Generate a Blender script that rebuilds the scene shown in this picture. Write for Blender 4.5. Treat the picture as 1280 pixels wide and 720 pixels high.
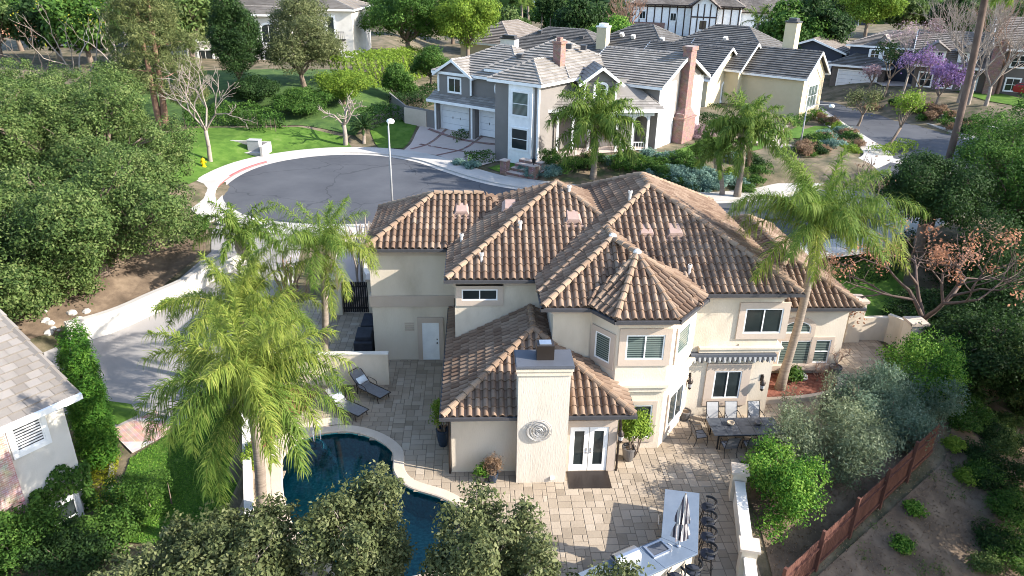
import bpy, bmesh, math, random
import numpy as np
from mathutils import Vector, Matrix
from mathutils.geometry import tessellate_polygon

for o in list(bpy.data.objects):
    bpy.data.objects.remove(o)
SC = bpy.context.scene
COL = SC.collection
R = math.radians
rng = random.Random(7)
npr = np.random.default_rng(11)

# ------------------------------------------------------------------ camera
F_PX, PITCH, ROLL, YAW, CAM_Z = 918.0, 24.0, 1.0, 3.0, 18.0
_fwd = Vector((math.sin(R(YAW)) * math.cos(R(PITCH)), math.cos(R(YAW)) * math.cos(R(PITCH)), -math.sin(R(PITCH))))
_r0 = Vector((math.cos(R(YAW)), -math.sin(R(YAW)), 0))
_u0 = _r0.cross(_fwd)
_rt = _r0 * math.cos(R(ROLL)) + _u0 * math.sin(R(ROLL))
_up = -_r0 * math.sin(R(ROLL)) + _u0 * math.cos(R(ROLL))
cam_data = bpy.data.cameras.new('camera')
cam = bpy.data.objects.new('camera', cam_data)
COL.objects.link(cam)
cam.matrix_world = Matrix(((_rt.x, _up.x, -_fwd.x, 0), (_rt.y, _up.y, -_fwd.y, 0), (_rt.z, _up.z, -_fwd.z, CAM_Z), (0, 0, 0, 1)))
cam_data.sensor_fit = 'HORIZONTAL'
cam_data.sensor_width = 36.0
cam_data.lens = 36.0 * F_PX / 1280.0
cam_data.clip_start = 0.1
cam_data.clip_end = 3000
SC.camera = cam

# ------------------------------------------------------------------ light
SUN_EL, SUN_AZ = 29.5, 17.0          # azimuth measured from +x towards the viewer
S = Vector((math.cos(R(SUN_AZ)) * math.cos(R(SUN_EL)), -math.sin(R(SUN_AZ)) * math.cos(R(SUN_EL)), math.sin(R(SUN_EL))))
world = bpy.data.worlds.new('World')
SC.world = world
world.use_nodes = True
wn = world.node_tree.nodes
sky = wn.new('ShaderNodeTexSky')
sky.sky_type = 'NISHITA'
sky.sun_disc = False
sky.sun_elevation = R(SUN_EL)
sky.sun_rotation = math.atan2(S.x, S.y)
wn['Background'].inputs['Strength'].default_value = 0.15
world.node_tree.links.new(sky.outputs['Color'], wn['Background'].inputs['Color'])
sun_d = bpy.data.lights.new('sun', 'SUN')
sun_d.energy = 3.7
sun_d.angle = R(0.5)
sun_d.color = (1.0, 0.93, 0.83)
sun = bpy.data.objects.new('sun', sun_d)
COL.objects.link(sun)
sun.location = (40, 0, 60)
sun.rotation_euler = S.to_track_quat('Z', 'Y').to_euler()
SC.view_settings.view_transform = 'Standard'
SC.view_settings.look = 'None'
SC.view_settings.gamma = 1.0
SC.view_settings.use_curve_mapping = False
SC.view_settings.exposure = 1.68
SC.render.engine = 'CYCLES'
SC.cycles.use_denoising = True
SC.cycles.use_adaptive_sampling = False
SC.cycles.filter_width = 1.0
SC.cycles.max_bounces = 7
SC.cycles.transparent_max_bounces = 12

# ------------------------------------------------------------------ terrain
def sst(a, b, t):
    t = min(1.0, max(0.0, (t - a) / (b - a)))
    return t * t * (3 - 2 * t)

FX0, FY0, FX1, FY1 = 10.4, 17.9, 19.0, 24.4     # the brown fence line
def zt(x, y):
    # ground height: the pool terrace is 0, the street 1.5, the lots across it about 2.6
    z = 1.5 * sst(39.5, 46.0, y)
    # lots beyond the cul-de-sac
    d = math.hypot(x + 9.0, y - 59.0) - 12.2
    if y > 56 and x < 34:
        k = sst(0, 5, d) * sst(56, 60, y)
        z += 1.1 * k
    if y > 60 and x >= 34:
        z += 1.1 * sst(0, 1, (y - 60) / 6) * 0
    # hill at the back left
    hl = sst(-6, -16, x) * sst(72, 92, y)
    z += 2.6 * hl
    # bank on the far side of the cross street
    if y > 45:
        k = sst(51.5, 60.0, x + 0.22 * (y - 76.0))
        z += 2.2 * k * sst(45, 55, y)
    # low lot on the left, beyond the garden wall
    xw = -8.1 - .3 * (min(max(y, 20.0), 31.0) - 21.5)
    kl = sst(-0.05, -0.75, x - xw)
    low = -1.5 + 3.0 * sst(27.0, 47.0, y)
    z = z * (1 - kl) + (low if y < 47 else z) * kl
    # bank under the oaks, left of the driveway
    kb = sst(-18.5, -24, x) * sst(28, 34, y) * sst(60, 52, y)
    z += 1.3 * kb
    # falling slope on the right, past the brown fence
    ux, uy = FX1 - FX0, FY1 - FY0
    L = math.hypot(ux, uy)
    s_ = ((x - FX0) * uy - (y - FY0) * ux) / L      # >0 on the outer side
    if s_ > -2 and y < 46:
        fall = 0.34 * max(0.0, s_ + 0.4) * sst(46, 34, y)
        z -= min(fall, 9.0)
        z -= 0.45 * sst(-2.0, 0.0, s_) * sst(40, 30, y)
    if x > 21.5 and 24 < y < 46:
        z -= min(7.0, 0.32 * (x - 21.5)) * sst(46, 36, y) * sst(-4, 2, -s_ + 2)
    # falling slope in front
    z -= 0.55 * max(0.0, 16.6 - y) * sst(12, 9, abs(x) * 0.6)  if y < 16.6 else 0
    if y > 110:
        z += 0.012 * (y - 110)
    if y > 210:
        z += 70 * sst(210, 620, y) * (0.75 + 0.25 * math.sin(x * 0.011 + 1.0)) * (0.45 + 0.55 * sst(-60, 160, x))
    return z

def ray(px, py):
    return (_rt * ((px - 640) / F_PX) + _up * ((360 - py) / F_PX) + _fwd)
def G(px, py, z=None, dz=0.0):
    """the ground point seen at a spot of the photograph (z: a given level instead of the terrain)"""
    d = ray(px, py)
    if z is not None:
        t = (z - CAM_Z) / d.z
        return Vector((d.x * t, d.y * t, z))
    t = 12.0
    while t < 900:
        p = Vector((d.x * t, d.y * t, CAM_Z + d.z * t))
        if p.z < zt(p.x, p.y):
            lo, hi = t - 1.0, t
            for _ in range(20):
                m = (lo + hi) / 2
                q = Vector((d.x * m, d.y * m, CAM_Z + d.z * m))
                if q.z < zt(q.x, q.y): hi = m
                else: lo = m
            return Vector((d.x * hi, d.y * hi, CAM_Z + d.z * hi + dz))
        t += 1.0
    return Vector((d.x * 900, d.y * 900, 0))
def W(px, py, Y):
    d = ray(px, py)
    t = Y / d.y
    return Vector((d.x * t, Y, CAM_Z + d.z * t))

# ------------------------------------------------------------------ materials
def _ramp(nt, cols):
    r = nt.nodes.new('ShaderNodeValToRGB')
    el = r.color_ramp.elements
    n = len(cols)
    el[0].position = 0.0; el[0].color = (*cols[0], 1)
    el[1].position = 1.0; el[1].color = (*cols[-1], 1)
    for i in range(1, n - 1):
        e = el.new(i / (n - 1)); e.color = (*cols[i], 1)
    return r

def mat(name, cols, rough=0.8, scale=2.0, detail=4.0, var=0.0, bump=0.0, bscale=None, metal=0.0, spec=0.3, trans=0.0, contrast=1.6, stretch=None):
    m = bpy.data.materials.new(name)
    m.use_nodes = True
    nt = m.node_tree
    b = nt.nodes['Principled BSDF']
    b.inputs['Roughness'].default_value = rough
    b.inputs['Metallic'].default_value = metal
    b.inputs['Specular IOR Level'].default_value = spec
    geo = nt.nodes.new('ShaderNodeNewGeometry')
    src = geo.outputs['Position']
    if stretch:
        mp = nt.nodes.new('ShaderNodeMapping'); mp.inputs['Scale'].default_value = stretch
        nt.links.new(src, mp.inputs['Vector']); src = mp.outputs['Vector']
    no = nt.nodes.new('ShaderNodeTexNoise')
    no.inputs['Scale'].default_value = scale
    no.inputs['Detail'].default_value = detail
    no.inputs['Roughness'].default_value = .62
    nt.links.new(src, no.inputs['Vector'])
    mr = nt.nodes.new('ShaderNodeMath'); mr.operation = 'MULTIPLY_ADD'
    mr.inputs[1].default_value = contrast; mr.inputs[2].default_value = 0.5 - 0.5 * contrast
    nt.links.new(no.outputs['Fac'], mr.inputs[0])
    fac = mr.outputs[0]
    if var > 0:
        at = nt.nodes.new('ShaderNodeAttribute'); at.attribute_name = 'var'
        mx = nt.nodes.new('ShaderNodeMix'); mx.data_type = 'FLOAT'
        mx.inputs[0].default_value = var
        nt.links.new(fac, mx.inputs[2]); nt.links.new(at.outputs['Fac'], mx.inputs[3])
        fac = mx.outputs[0]
    rp = _ramp(nt, cols)
    nt.links.new(fac, rp.inputs['Fac'])
    nt.links.new(rp.outputs['Color'], b.inputs['Base Color'])
    if bump > 0:
        n2 = nt.nodes.new('ShaderNodeTexNoise'); n2.inputs['Scale'].default_value = bscale or scale * 6; n2.inputs['Detail'].default_value = 5
        nt.links.new(src, n2.inputs['Vector'])
        bp = nt.nodes.new('ShaderNodeBump'); bp.inputs['Strength'].default_value = min(1, bump); bp.inputs['Distance'].default_value = 0.03
        nt.links.new(n2.outputs['Fac'], bp.inputs['Height']); nt.links.new(bp.outputs['Normal'], b.inputs['Normal'])
    if trans > 0:
        tr = nt.nodes.new('ShaderNodeBsdfTranslucent')
        hs = nt.nodes.new('ShaderNodeHueSaturation'); hs.inputs['Saturation'].default_value = 1.0; hs.inputs['Value'].default_value = 1.3
        nt.links.new(rp.outputs['Color'], hs.inputs['Color']); nt.links.new(hs.outputs['Color'], tr.inputs['Color'])
        ms = nt.nodes.new('ShaderNodeMixShader'); ms.inputs[0].default_value = trans
        nt.links.new(b.outputs[0], ms.inputs[1]); nt.links.new(tr.outputs[0], ms.inputs[2])
        nt.links.new(ms.outputs[0], nt.nodes['Material Output'].inputs['Surface'])
    return m

def brick_mat(name, c1, c2, mortar, w=0.2, h=0.065, axis='z'):
    m = bpy.data.materials.new(name); m.use_nodes = True
    nt = m.node_tree; b = nt.nodes['Principled BSDF']; b.inputs['Roughness'].default_value = 0.9
    tc = nt.nodes.new('ShaderNodeTexCoord')
    sp = nt.nodes.new('ShaderNodeSeparateXYZ'); nt.links.new(tc.outputs['Object'], sp.inputs[0])
    ad = nt.nodes.new('ShaderNodeMath'); ad.operation = 'ADD'
    nt.links.new(sp.outputs['X'], ad.inputs[0]); nt.links.new(sp.outputs['Y'], ad.inputs[1])
    cb = nt.nodes.new('ShaderNodeCombineXYZ'); nt.links.new(ad.outputs[0], cb.inputs['X'])
    nt.links.new(sp.outputs['Z'], cb.inputs['Y'])
    br = nt.nodes.new('ShaderNodeTexBrick')
    br.inputs['Color1'].default_value = (*c1, 1); br.inputs['Color2'].default_value = (*c2, 1); br.inputs['Mortar'].default_value = (*mortar, 1)
    br.inputs['Scale'].default_value = 1.0; br.inputs['Brick Width'].default_value = w; br.inputs['Row Height'].default_value = h
    br.inputs['Mortar Size'].default_value = 0.008; br.inputs['Bias'].default_value = 0.0
    nt.links.new(cb.outputs[0], br.inputs['Vector'])
    no = nt.nodes.new('ShaderNodeTexNoise'); no.inputs['Scale'].default_value = 3.0
    nt.links.new(tc.outputs['Object'], no.inputs['Vector'])
    mx = nt.nodes.new('ShaderNodeMix'); mx.data_type = 'RGBA'; mx.blend_type = 'OVERLAY'; mx.inputs[0].default_value = 0.5
    nt.links.new(br.outputs['Color'], mx.inputs[6]); nt.links.new(no.outputs['Color'], mx.inputs[7])
    hs = nt.nodes.new('ShaderNodeHueSaturation'); hs.inputs['Saturation'].default_value = 0.9
    nt.links.new(mx.outputs[2], hs.inputs['Color'])
    nt.links.new(hs.outputs['Color'], b.inputs['Base Color'])
    return m

def stripe_mat(name, c1, c2, freq, rough=0.3, spec=0.5, axis='Z'):
    """horizontal blinds or shutters behind glass"""
    m = bpy.data.materials.new(name); m.use_nodes = True
    nt = m.node_tree; b = nt.nodes['Principled BSDF']; b.inputs['Roughness'].default_value = rough
    b.inputs['Specular IOR Level'].default_value = spec
    geo = nt.nodes.new('ShaderNodeNewGeometry')
    sp = nt.nodes.new('ShaderNodeSeparateXYZ'); nt.links.new(geo.outputs['Position'], sp.inputs[0])
    mu = nt.nodes.new('ShaderNodeMath'); mu.operation = 'MULTIPLY'; mu.inputs[1].default_value = freq
    nt.links.new(sp.outputs[axis], mu.inputs[0])
    fr = nt.nodes.new('ShaderNodeMath'); fr.operation = 'FRACT'; nt.links.new(mu.outputs[0], fr.inputs[0])
    gt = nt.nodes.new('ShaderNodeMath'); gt.operation = 'GREATER_THAN'; gt.inputs[1].default_value = 0.42
    nt.links.new(fr.outputs[0], gt.inputs[0])
    mx = nt.nodes.new('ShaderNodeMix'); mx.data_type = 'RGBA'
    nt.links.new(gt.outputs[0], mx.inputs[0]); mx.inputs[6].default_value = (*c1, 1); mx.inputs[7].default_value = (*c2, 1)
    nt.links.new(mx.outputs[2], b.inputs['Base Color'])
    return m

def flat_mat(name, c, rough=0.5, metal=0.0, spec=0.4):
    c2 = tuple(min(1, x * 1.15) for x in c)
    c1 = tuple(x * 0.87 for x in c)
    return mat(name, [c1, c2], rough, 1.7, 5, metal=metal, spec=spec)

M = {}
M['stucco'] = mat('cream_stucco', [(.42, .355, .27), (.585, .51, .41), (.655, .58, .48)], .95, .55, 10, contrast=1.9, bump=.25, bscale=22, spec=.15, stretch=(1, 1, .45))
M['trim'] = mat('rose_beige_trim', [(.44, .355, .285), (.52, .43, .355)], .9, 1.2, 6, bump=.15, bscale=25, spec=.15)
M['chim'] = mat('weathered_chimney_stucco', [(.47, .42, .35), (.56, .505, .43), (.62, .565, .49)], .95, .9, 8, bump=.3, bscale=18, spec=.15, stretch=(1.6, 1.6, .28))
M['white'] = flat_mat('white_paint', (.78, .78, .77), .5)
M['gutter'] = flat_mat('dark_gutter', (.055, .055, .06), .4)
M['slate'] = flat_mat('slate_metal_cap', (.075, .082, .098), .5)
M['tile'] = mat('clay_barrel_tile', [(.085, .052, .036), (.15, .098, .068), (.21, .148, .106), (.285, .212, .158)], .85, .5, 7, var=.5, spec=.2, contrast=1.9)
M['cap'] = mat('clay_ridge_tile', [(.165, .11, .075), (.235, .165, .115), (.30, .22, .155)], .85, 2.0, 6, var=.6, spec=.2)
M['ventm'] = mat('copper_pink_vent', [(.27, .18, .15), (.36, .26, .22)], .7, 5, 5)
M['mortar'] = flat_mat('white_mortar', (.62, .58, .54), .9)
M['glass'] = mat('dark_window_glass', [(.012, .016, .018), (.035, .045, .045)], .06, .8, 2, spec=.6)
M['blind'] = stripe_mat('glass_over_blinds', (.03, .045, .045), (.16, .20, .18), 11, .12, .6)
M['louvre'] = stripe_mat('shutter_louvres', (.04, .04, .045), (.74, .74, .74), 9, .5, .3)
M['bronze'] = flat_mat('bronze_metal', (.05, .04, .035), .4, .6)
M['iron'] = flat_mat('black_iron', (.018, .018, .02), .45, .3)
M['black'] = mat('black_cover_fabric', [(.012, .014, .02), (.035, .04, .055)], .8, 3, 4)
M['wire'] = flat_mat('dull_grey_wire', (.40, .39, .38), .6, .2)
M['drive'] = mat('grey_driveway', [(.20, .19, .18), (.26, .245, .235), (.30, .285, .27)], .9, .4, 8, bump=.15, bscale=18, spec=.2)
M['darkbark'] = mat('dark_trunk', [(.05, .035, .028), (.10, .07, .058), (.15, .11, .09)], .95, 2.5, 8, bump=.7, bscale=9, stretch=(1, 1, .5))
M['steel'] = flat_mat('brushed_steel', (.55, .56, .58), .3, .9)
M['paver'] = mat('tumbled_paver', [(.16, .128, .095), (.265, .215, .16), (.335, .275, .21), (.41, .355, .285)], .9, .55, 7, var=.55, bump=.3, bscale=14, spec=.2, contrast=1.8)
M['grout'] = flat_mat('paver_joint', (.13, .105, .08), .95)
M['coping'] = mat('sandstone_coping', [(.44, .36, .285), (.55, .465, .375)], .85, 1.6, 6, bump=.2, bscale=15)
M['asphalt'] = mat('asphalt', [(.05, .053, .062), (.072, .076, .086), (.092, .096, .106)], .9, .22, 9, bump=.2, bscale=30, spec=.2, contrast=2.0)
M['concrete'] = mat('pale_concrete', [(.33, .31, .285), (.42, .395, .365), (.47, .445, .415)], .9, .5, 8, bump=.15, bscale=18, spec=.2)
M['pinkcon'] = mat('pinkish_concrete', [(.42, .34, .295), (.50, .42, .375)], .9, .5, 8, bump=.15, bscale=18, spec=.2)
M['brick'] = brick_mat('red_brick', (.15, .06, .045), (.225, .11, .085), (.26, .215, .19), .22, .075)
M['brickpale'] = brick_mat('washed_pink_brick', (.33, .17, .13), (.45, .29, .24), (.48, .43, .39), .24, .08)
M['redpaint'] = flat_mat('red_kerb_paint', (.50, .10, .10), .7)
M['soil'] = mat('dry_soil', [(.05, .036, .025), (.13, .094, .065), (.26, .195, .135)], .95, .7, 9, bump=.6, bscale=5, contrast=2.0)
M['mulch'] = mat('red_bark_mulch', [(.07, .025, .018), (.17, .06, .04), (.26, .12, .085)], .95, 6, 9, bump=.8, bscale=20, contrast=2.0)
M['lawn'] = mat('mown_lawn', [(.055, .08, .022), (.055, .115, .018), (.085, .155, .026), (.135, .185, .055)], .9, 1.1, 9, bump=.5, bscale=40, spec=.1, contrast=1.8)
M['wood'] = mat('brown_fence_board', [(.055, .024, .018), (.105, .046, .034), (.15, .072, .054)], .85, 1.2, 8, spec=.2, stretch=(3, 3, .6))
M['whitewall'] = mat('whitewashed_wall', [(.48, .45, .40), (.60, .565, .51), (.66, .63, .58)], .9, .8, 8, bump=.15, bscale=20)
M['pool'] = mat('pebble_pool_floor', [(.03, .19, .23), (.06, .38, .41), (.22, .62, .60)], .7, 9, 6, contrast=2.2)
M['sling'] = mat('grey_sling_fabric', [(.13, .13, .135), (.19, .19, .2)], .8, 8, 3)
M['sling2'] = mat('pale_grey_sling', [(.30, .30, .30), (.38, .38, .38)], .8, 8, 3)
M['pillow'] = flat_mat('pale_pillow', (.55, .60, .64), .9)
M['stone'] = mat('pale_blue_stone_counter', [(.095, .125, .17), (.14, .175, .225)], .35, 2.5, 7, spec=.5)
M['granite'] = mat('dark_slate_top', [(.035, .04, .05), (.085, .095, .11)], .3, 5, 7, spec=.6)
M['umb'] = stripe_mat('striped_parasol_cloth', (.09, .075, .09), (.55, .52, .50), 7, .9, .1, axis='X')
M['bluepot'] = flat_mat('dark_blue_glaze', (.02, .035, .06), .25)
M['claypot'] = flat_mat('grey_clay_pot', (.12, .11, .105), .6)
M['bark'] = mat('grey_brown_bark', [(.09, .065, .048), (.17, .13, .10), (.25, .20, .16)], .95, 2.5, 8, bump=.7, bscale=12, stretch=(1, 1, .3))
M['palebark'] = mat('pale_bark', [(.20, .165, .14), (.32, .275, .235)], .95, 3, 8, bump=.5, bscale=12)
M['redbark'] = mat('reddish_bark', [(.15, .085, .06), (.27, .17, .125)], .95, 2.5, 8, bump=.6, bscale=10)
M['palmbark'] = mat('ringed_palm_bark', [(.13, .10, .08), (.22, .18, .145), (.30, .25, .205)], .95, 3.5, 6, bump=.7, bscale=5, stretch=(.4, .4, 4))
M['boot'] = mat('palm_leaf_bases', [(.20, .15, .10), (.38, .31, .23), (.5, .44, .36)], .95, 6, 6, bump=.6, bscale=14)

def leafm(name, cols, trans=.34, rough=.65, var=.8):
    return mat(name, cols, rough, .9, 4, var=var, spec=.16, trans=trans)
M['l_oak'] = leafm('oak_leaf', [(.022, .045, .012), (.06, .105, .026), (.115, .165, .046), (.19, .225, .085)])
M['l_live'] = leafm('dusty_oak_leaf', [(.032, .045, .017), (.075, .094, .035), (.14, .158, .066), (.22, .23, .115)])
M['l_dark'] = leafm('dark_evergreen_leaf', [(.010, .026, .008), (.024, .055, .014), (.048, .09, .022)])
M['l_mid'] = leafm('mid_green_leaf', [(.015, .045, .008), (.05, .115, .018), (.115, .195, .038)])
M['l_lime'] = leafm('lime_leaf', [(.07, .13, .015), (.14, .22, .025), (.24, .31, .045)])
M['l_bright'] = leafm('bright_citrus_leaf', [(.012, .05, .006), (.05, .145, .016), (.16, .29, .04), (.26, .37, .07)])
M['l_pine'] = leafm('pine_needle', [(.05, .07, .024), (.115, .14, .05), (.20, .215, .085)])
M['l_silver'] = leafm('silvery_olive_leaf', [(.075, .10, .05), (.165, .20, .11), (.29, .325, .21)])
M['l_teal'] = leafm('grey_teal_leaf', [(.06, .105, .065), (.135, .195, .125), (.24, .30, .21)])
M['l_cyp'] = leafm('cypress_leaf', [(.02, .07, .01), (.05, .14, .015), (.12, .22, .03)])
M['l_yellow'] = leafm('yellow_leaf', [(.16, .17, .02), (.30, .29, .03), (.42, .38, .05)])
M['l_gold'] = leafm('golden_groundcover', [(.13, .16, .012), (.24, .26, .02), (.36, .34, .03)])
M['l_flower'] = leafm('yellow_flower', [(.6, .45, .01), (.75, .6, .02)])
M['l_rust'] = leafm('dry_rust_cluster', [(.20, .09, .05), (.34, .17, .10), (.46, .26, .17)])
M['l_pink'] = leafm('pale_pink_blossom', [(.30, .20, .22), (.44, .33, .35)])
M['l_purple'] = leafm('purple_blossom', [(.20, .11, .25), (.31, .19, .37), (.40, .29, .44)])
M['l_palm'] = leafm('palm_leaflet', [(.03, .075, .012), (.08, .145, .022), (.15, .21, .04), (.27, .30, .08)], trans=.4)
M['l_palmy'] = leafm('yellowing_palm_leaflet', [(.045, .095, .014), (.12, .175, .028), (.23, .27, .05), (.40, .39, .12)], trans=.42)
M['l_juniper'] = leafm('blue_juniper', [(.07, .13, .11), (.14, .23, .19), (.22, .33, .27)])
M['l_dry'] = leafm('dry_brown_leaf', [(.16, .10, .06), (.28, .19, .12)])

M['l_litter'] = leafm('leaf_litter', [(.09, .06, .04), (.17, .12, .08), (.25, .18, .12)], .1)

def crack(m):
    """dark tar lines and faint patches in the asphalt"""
    nt = m.node_tree; b = nt.nodes['Principled BSDF']; src = b.inputs['Base Color'].links[0].from_socket
    geo = nt.nodes.new('ShaderNodeNewGeometry')
    wp = nt.nodes.new('ShaderNodeTexNoise'); wp.inputs['Scale'].default_value = .5
    ad = nt.nodes.new('ShaderNodeVectorMath'); ad.operation = 'MULTIPLY_ADD'; ad.inputs[1].default_value = (2.5, 2.5, 0)
    nt.links.new(geo.outputs['Position'], wp.inputs['Vector']); nt.links.new(wp.outputs['Color'], ad.inputs[0]); nt.links.new(geo.outputs['Position'], ad.inputs[2])
    vo = nt.nodes.new('ShaderNodeTexVoronoi'); vo.feature = 'DISTANCE_TO_EDGE'; vo.inputs['Scale'].default_value = .13
    nt.links.new(ad.outputs[0], vo.inputs['Vector'])
    lt = nt.nodes.new('ShaderNodeMath'); lt.operation = 'LESS_THAN'; lt.inputs[1].default_value = .006; nt.links.new(vo.outputs['Distance'], lt.inputs[0])
    mu = nt.nodes.new('ShaderNodeMath'); mu.operation = 'MULTIPLY'; mu.inputs[1].default_value = .4; nt.links.new(lt.outputs[0], mu.inputs[0])
    mx = nt.nodes.new('ShaderNodeMix'); mx.data_type = 'RGBA'; mx.inputs[7].default_value = (.022, .023, .027, 1)
    nt.links.new(mu.outputs[0], mx.inputs[0]); nt.links.new(src, mx.inputs[6]); nt.links.new(mx.outputs[2], b.inputs['Base Color'])
crack(M['asphalt'])
# ------------------------------------------------------------------ object helpers
MW = {}          # world matrix of every thing or part made here
def mw(o):
    return MW[o.name]
def thing(name, label, cat, loc=(0, 0, 0), rz=0.0, group=None):
    o = bpy.data.objects.new(name, None)
    COL.objects.link(o)
    o.empty_display_size = 0.3
    o.location = loc; o.rotation_euler = (0, 0, rz)
    o['label'] = label; o['category'] = cat
    if group: o['group'] = group
    MW[o.name] = Matrix.Translation(Vector(loc)) @ Matrix.Rotation(rz, 4, 'Z')
    return o
def tag(o, label=None, cat=None, group=None, kind=None):
    if label: o['label'] = label
    if cat: o['category'] = cat
    if group: o['group'] = group
    if kind: o['kind'] = kind
    return o
def link(name, me, mats, parent=None, loc=None, rz=0.0):
    o = bpy.data.objects.new(name, me)
    COL.objects.link(o)
    for m in (mats if isinstance(mats, (list, tuple)) else [mats]):
        if len(me.materials) < len(mats if isinstance(mats, (list, tuple)) else [mats]):
            me.materials.append(m)
    lm = Matrix.Identity(4)
    if loc is not None:
        o.location = loc; o.rotation_euler = (0, 0, rz)
        lm = Matrix.Translation(Vector(loc)) @ Matrix.Rotation(rz, 4, 'Z')
    if parent is not None:
        o.parent = parent
        MW[o.name] = MW[parent.name] @ lm
    else:
        MW[o.name] = lm
    return o
def copy_tree(o, parent=None):
    c = o.copy(); COL.objects.link(c)
    if parent: c.parent = parent
    for ch in [x for x in bpy.data.objects if x.parent == o]:
        copy_tree(ch, c)
    return c
def children_map():
    d = {}
    for x in bpy.data.objects:
        if x.parent: d.setdefault(x.parent.name, []).append(x)
    return d
def dup(root, loc, rz, label, scale=None, group=None, cm=None):
    cm = cm if cm is not None else children_map()
    def rec(o, parent):
        c = o.copy(); COL.objects.link(c)
        if parent: c.parent = parent
        for ch in cm.get(o.name, []): rec(ch, c)
        return c
    r = rec(root, None)
    r.location = loc; r.rotation_euler = (0, 0, rz)
    if scale: r.scale = (scale, scale, scale)
    r['label'] = label
    if group: r['group'] = group
    return r

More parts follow.
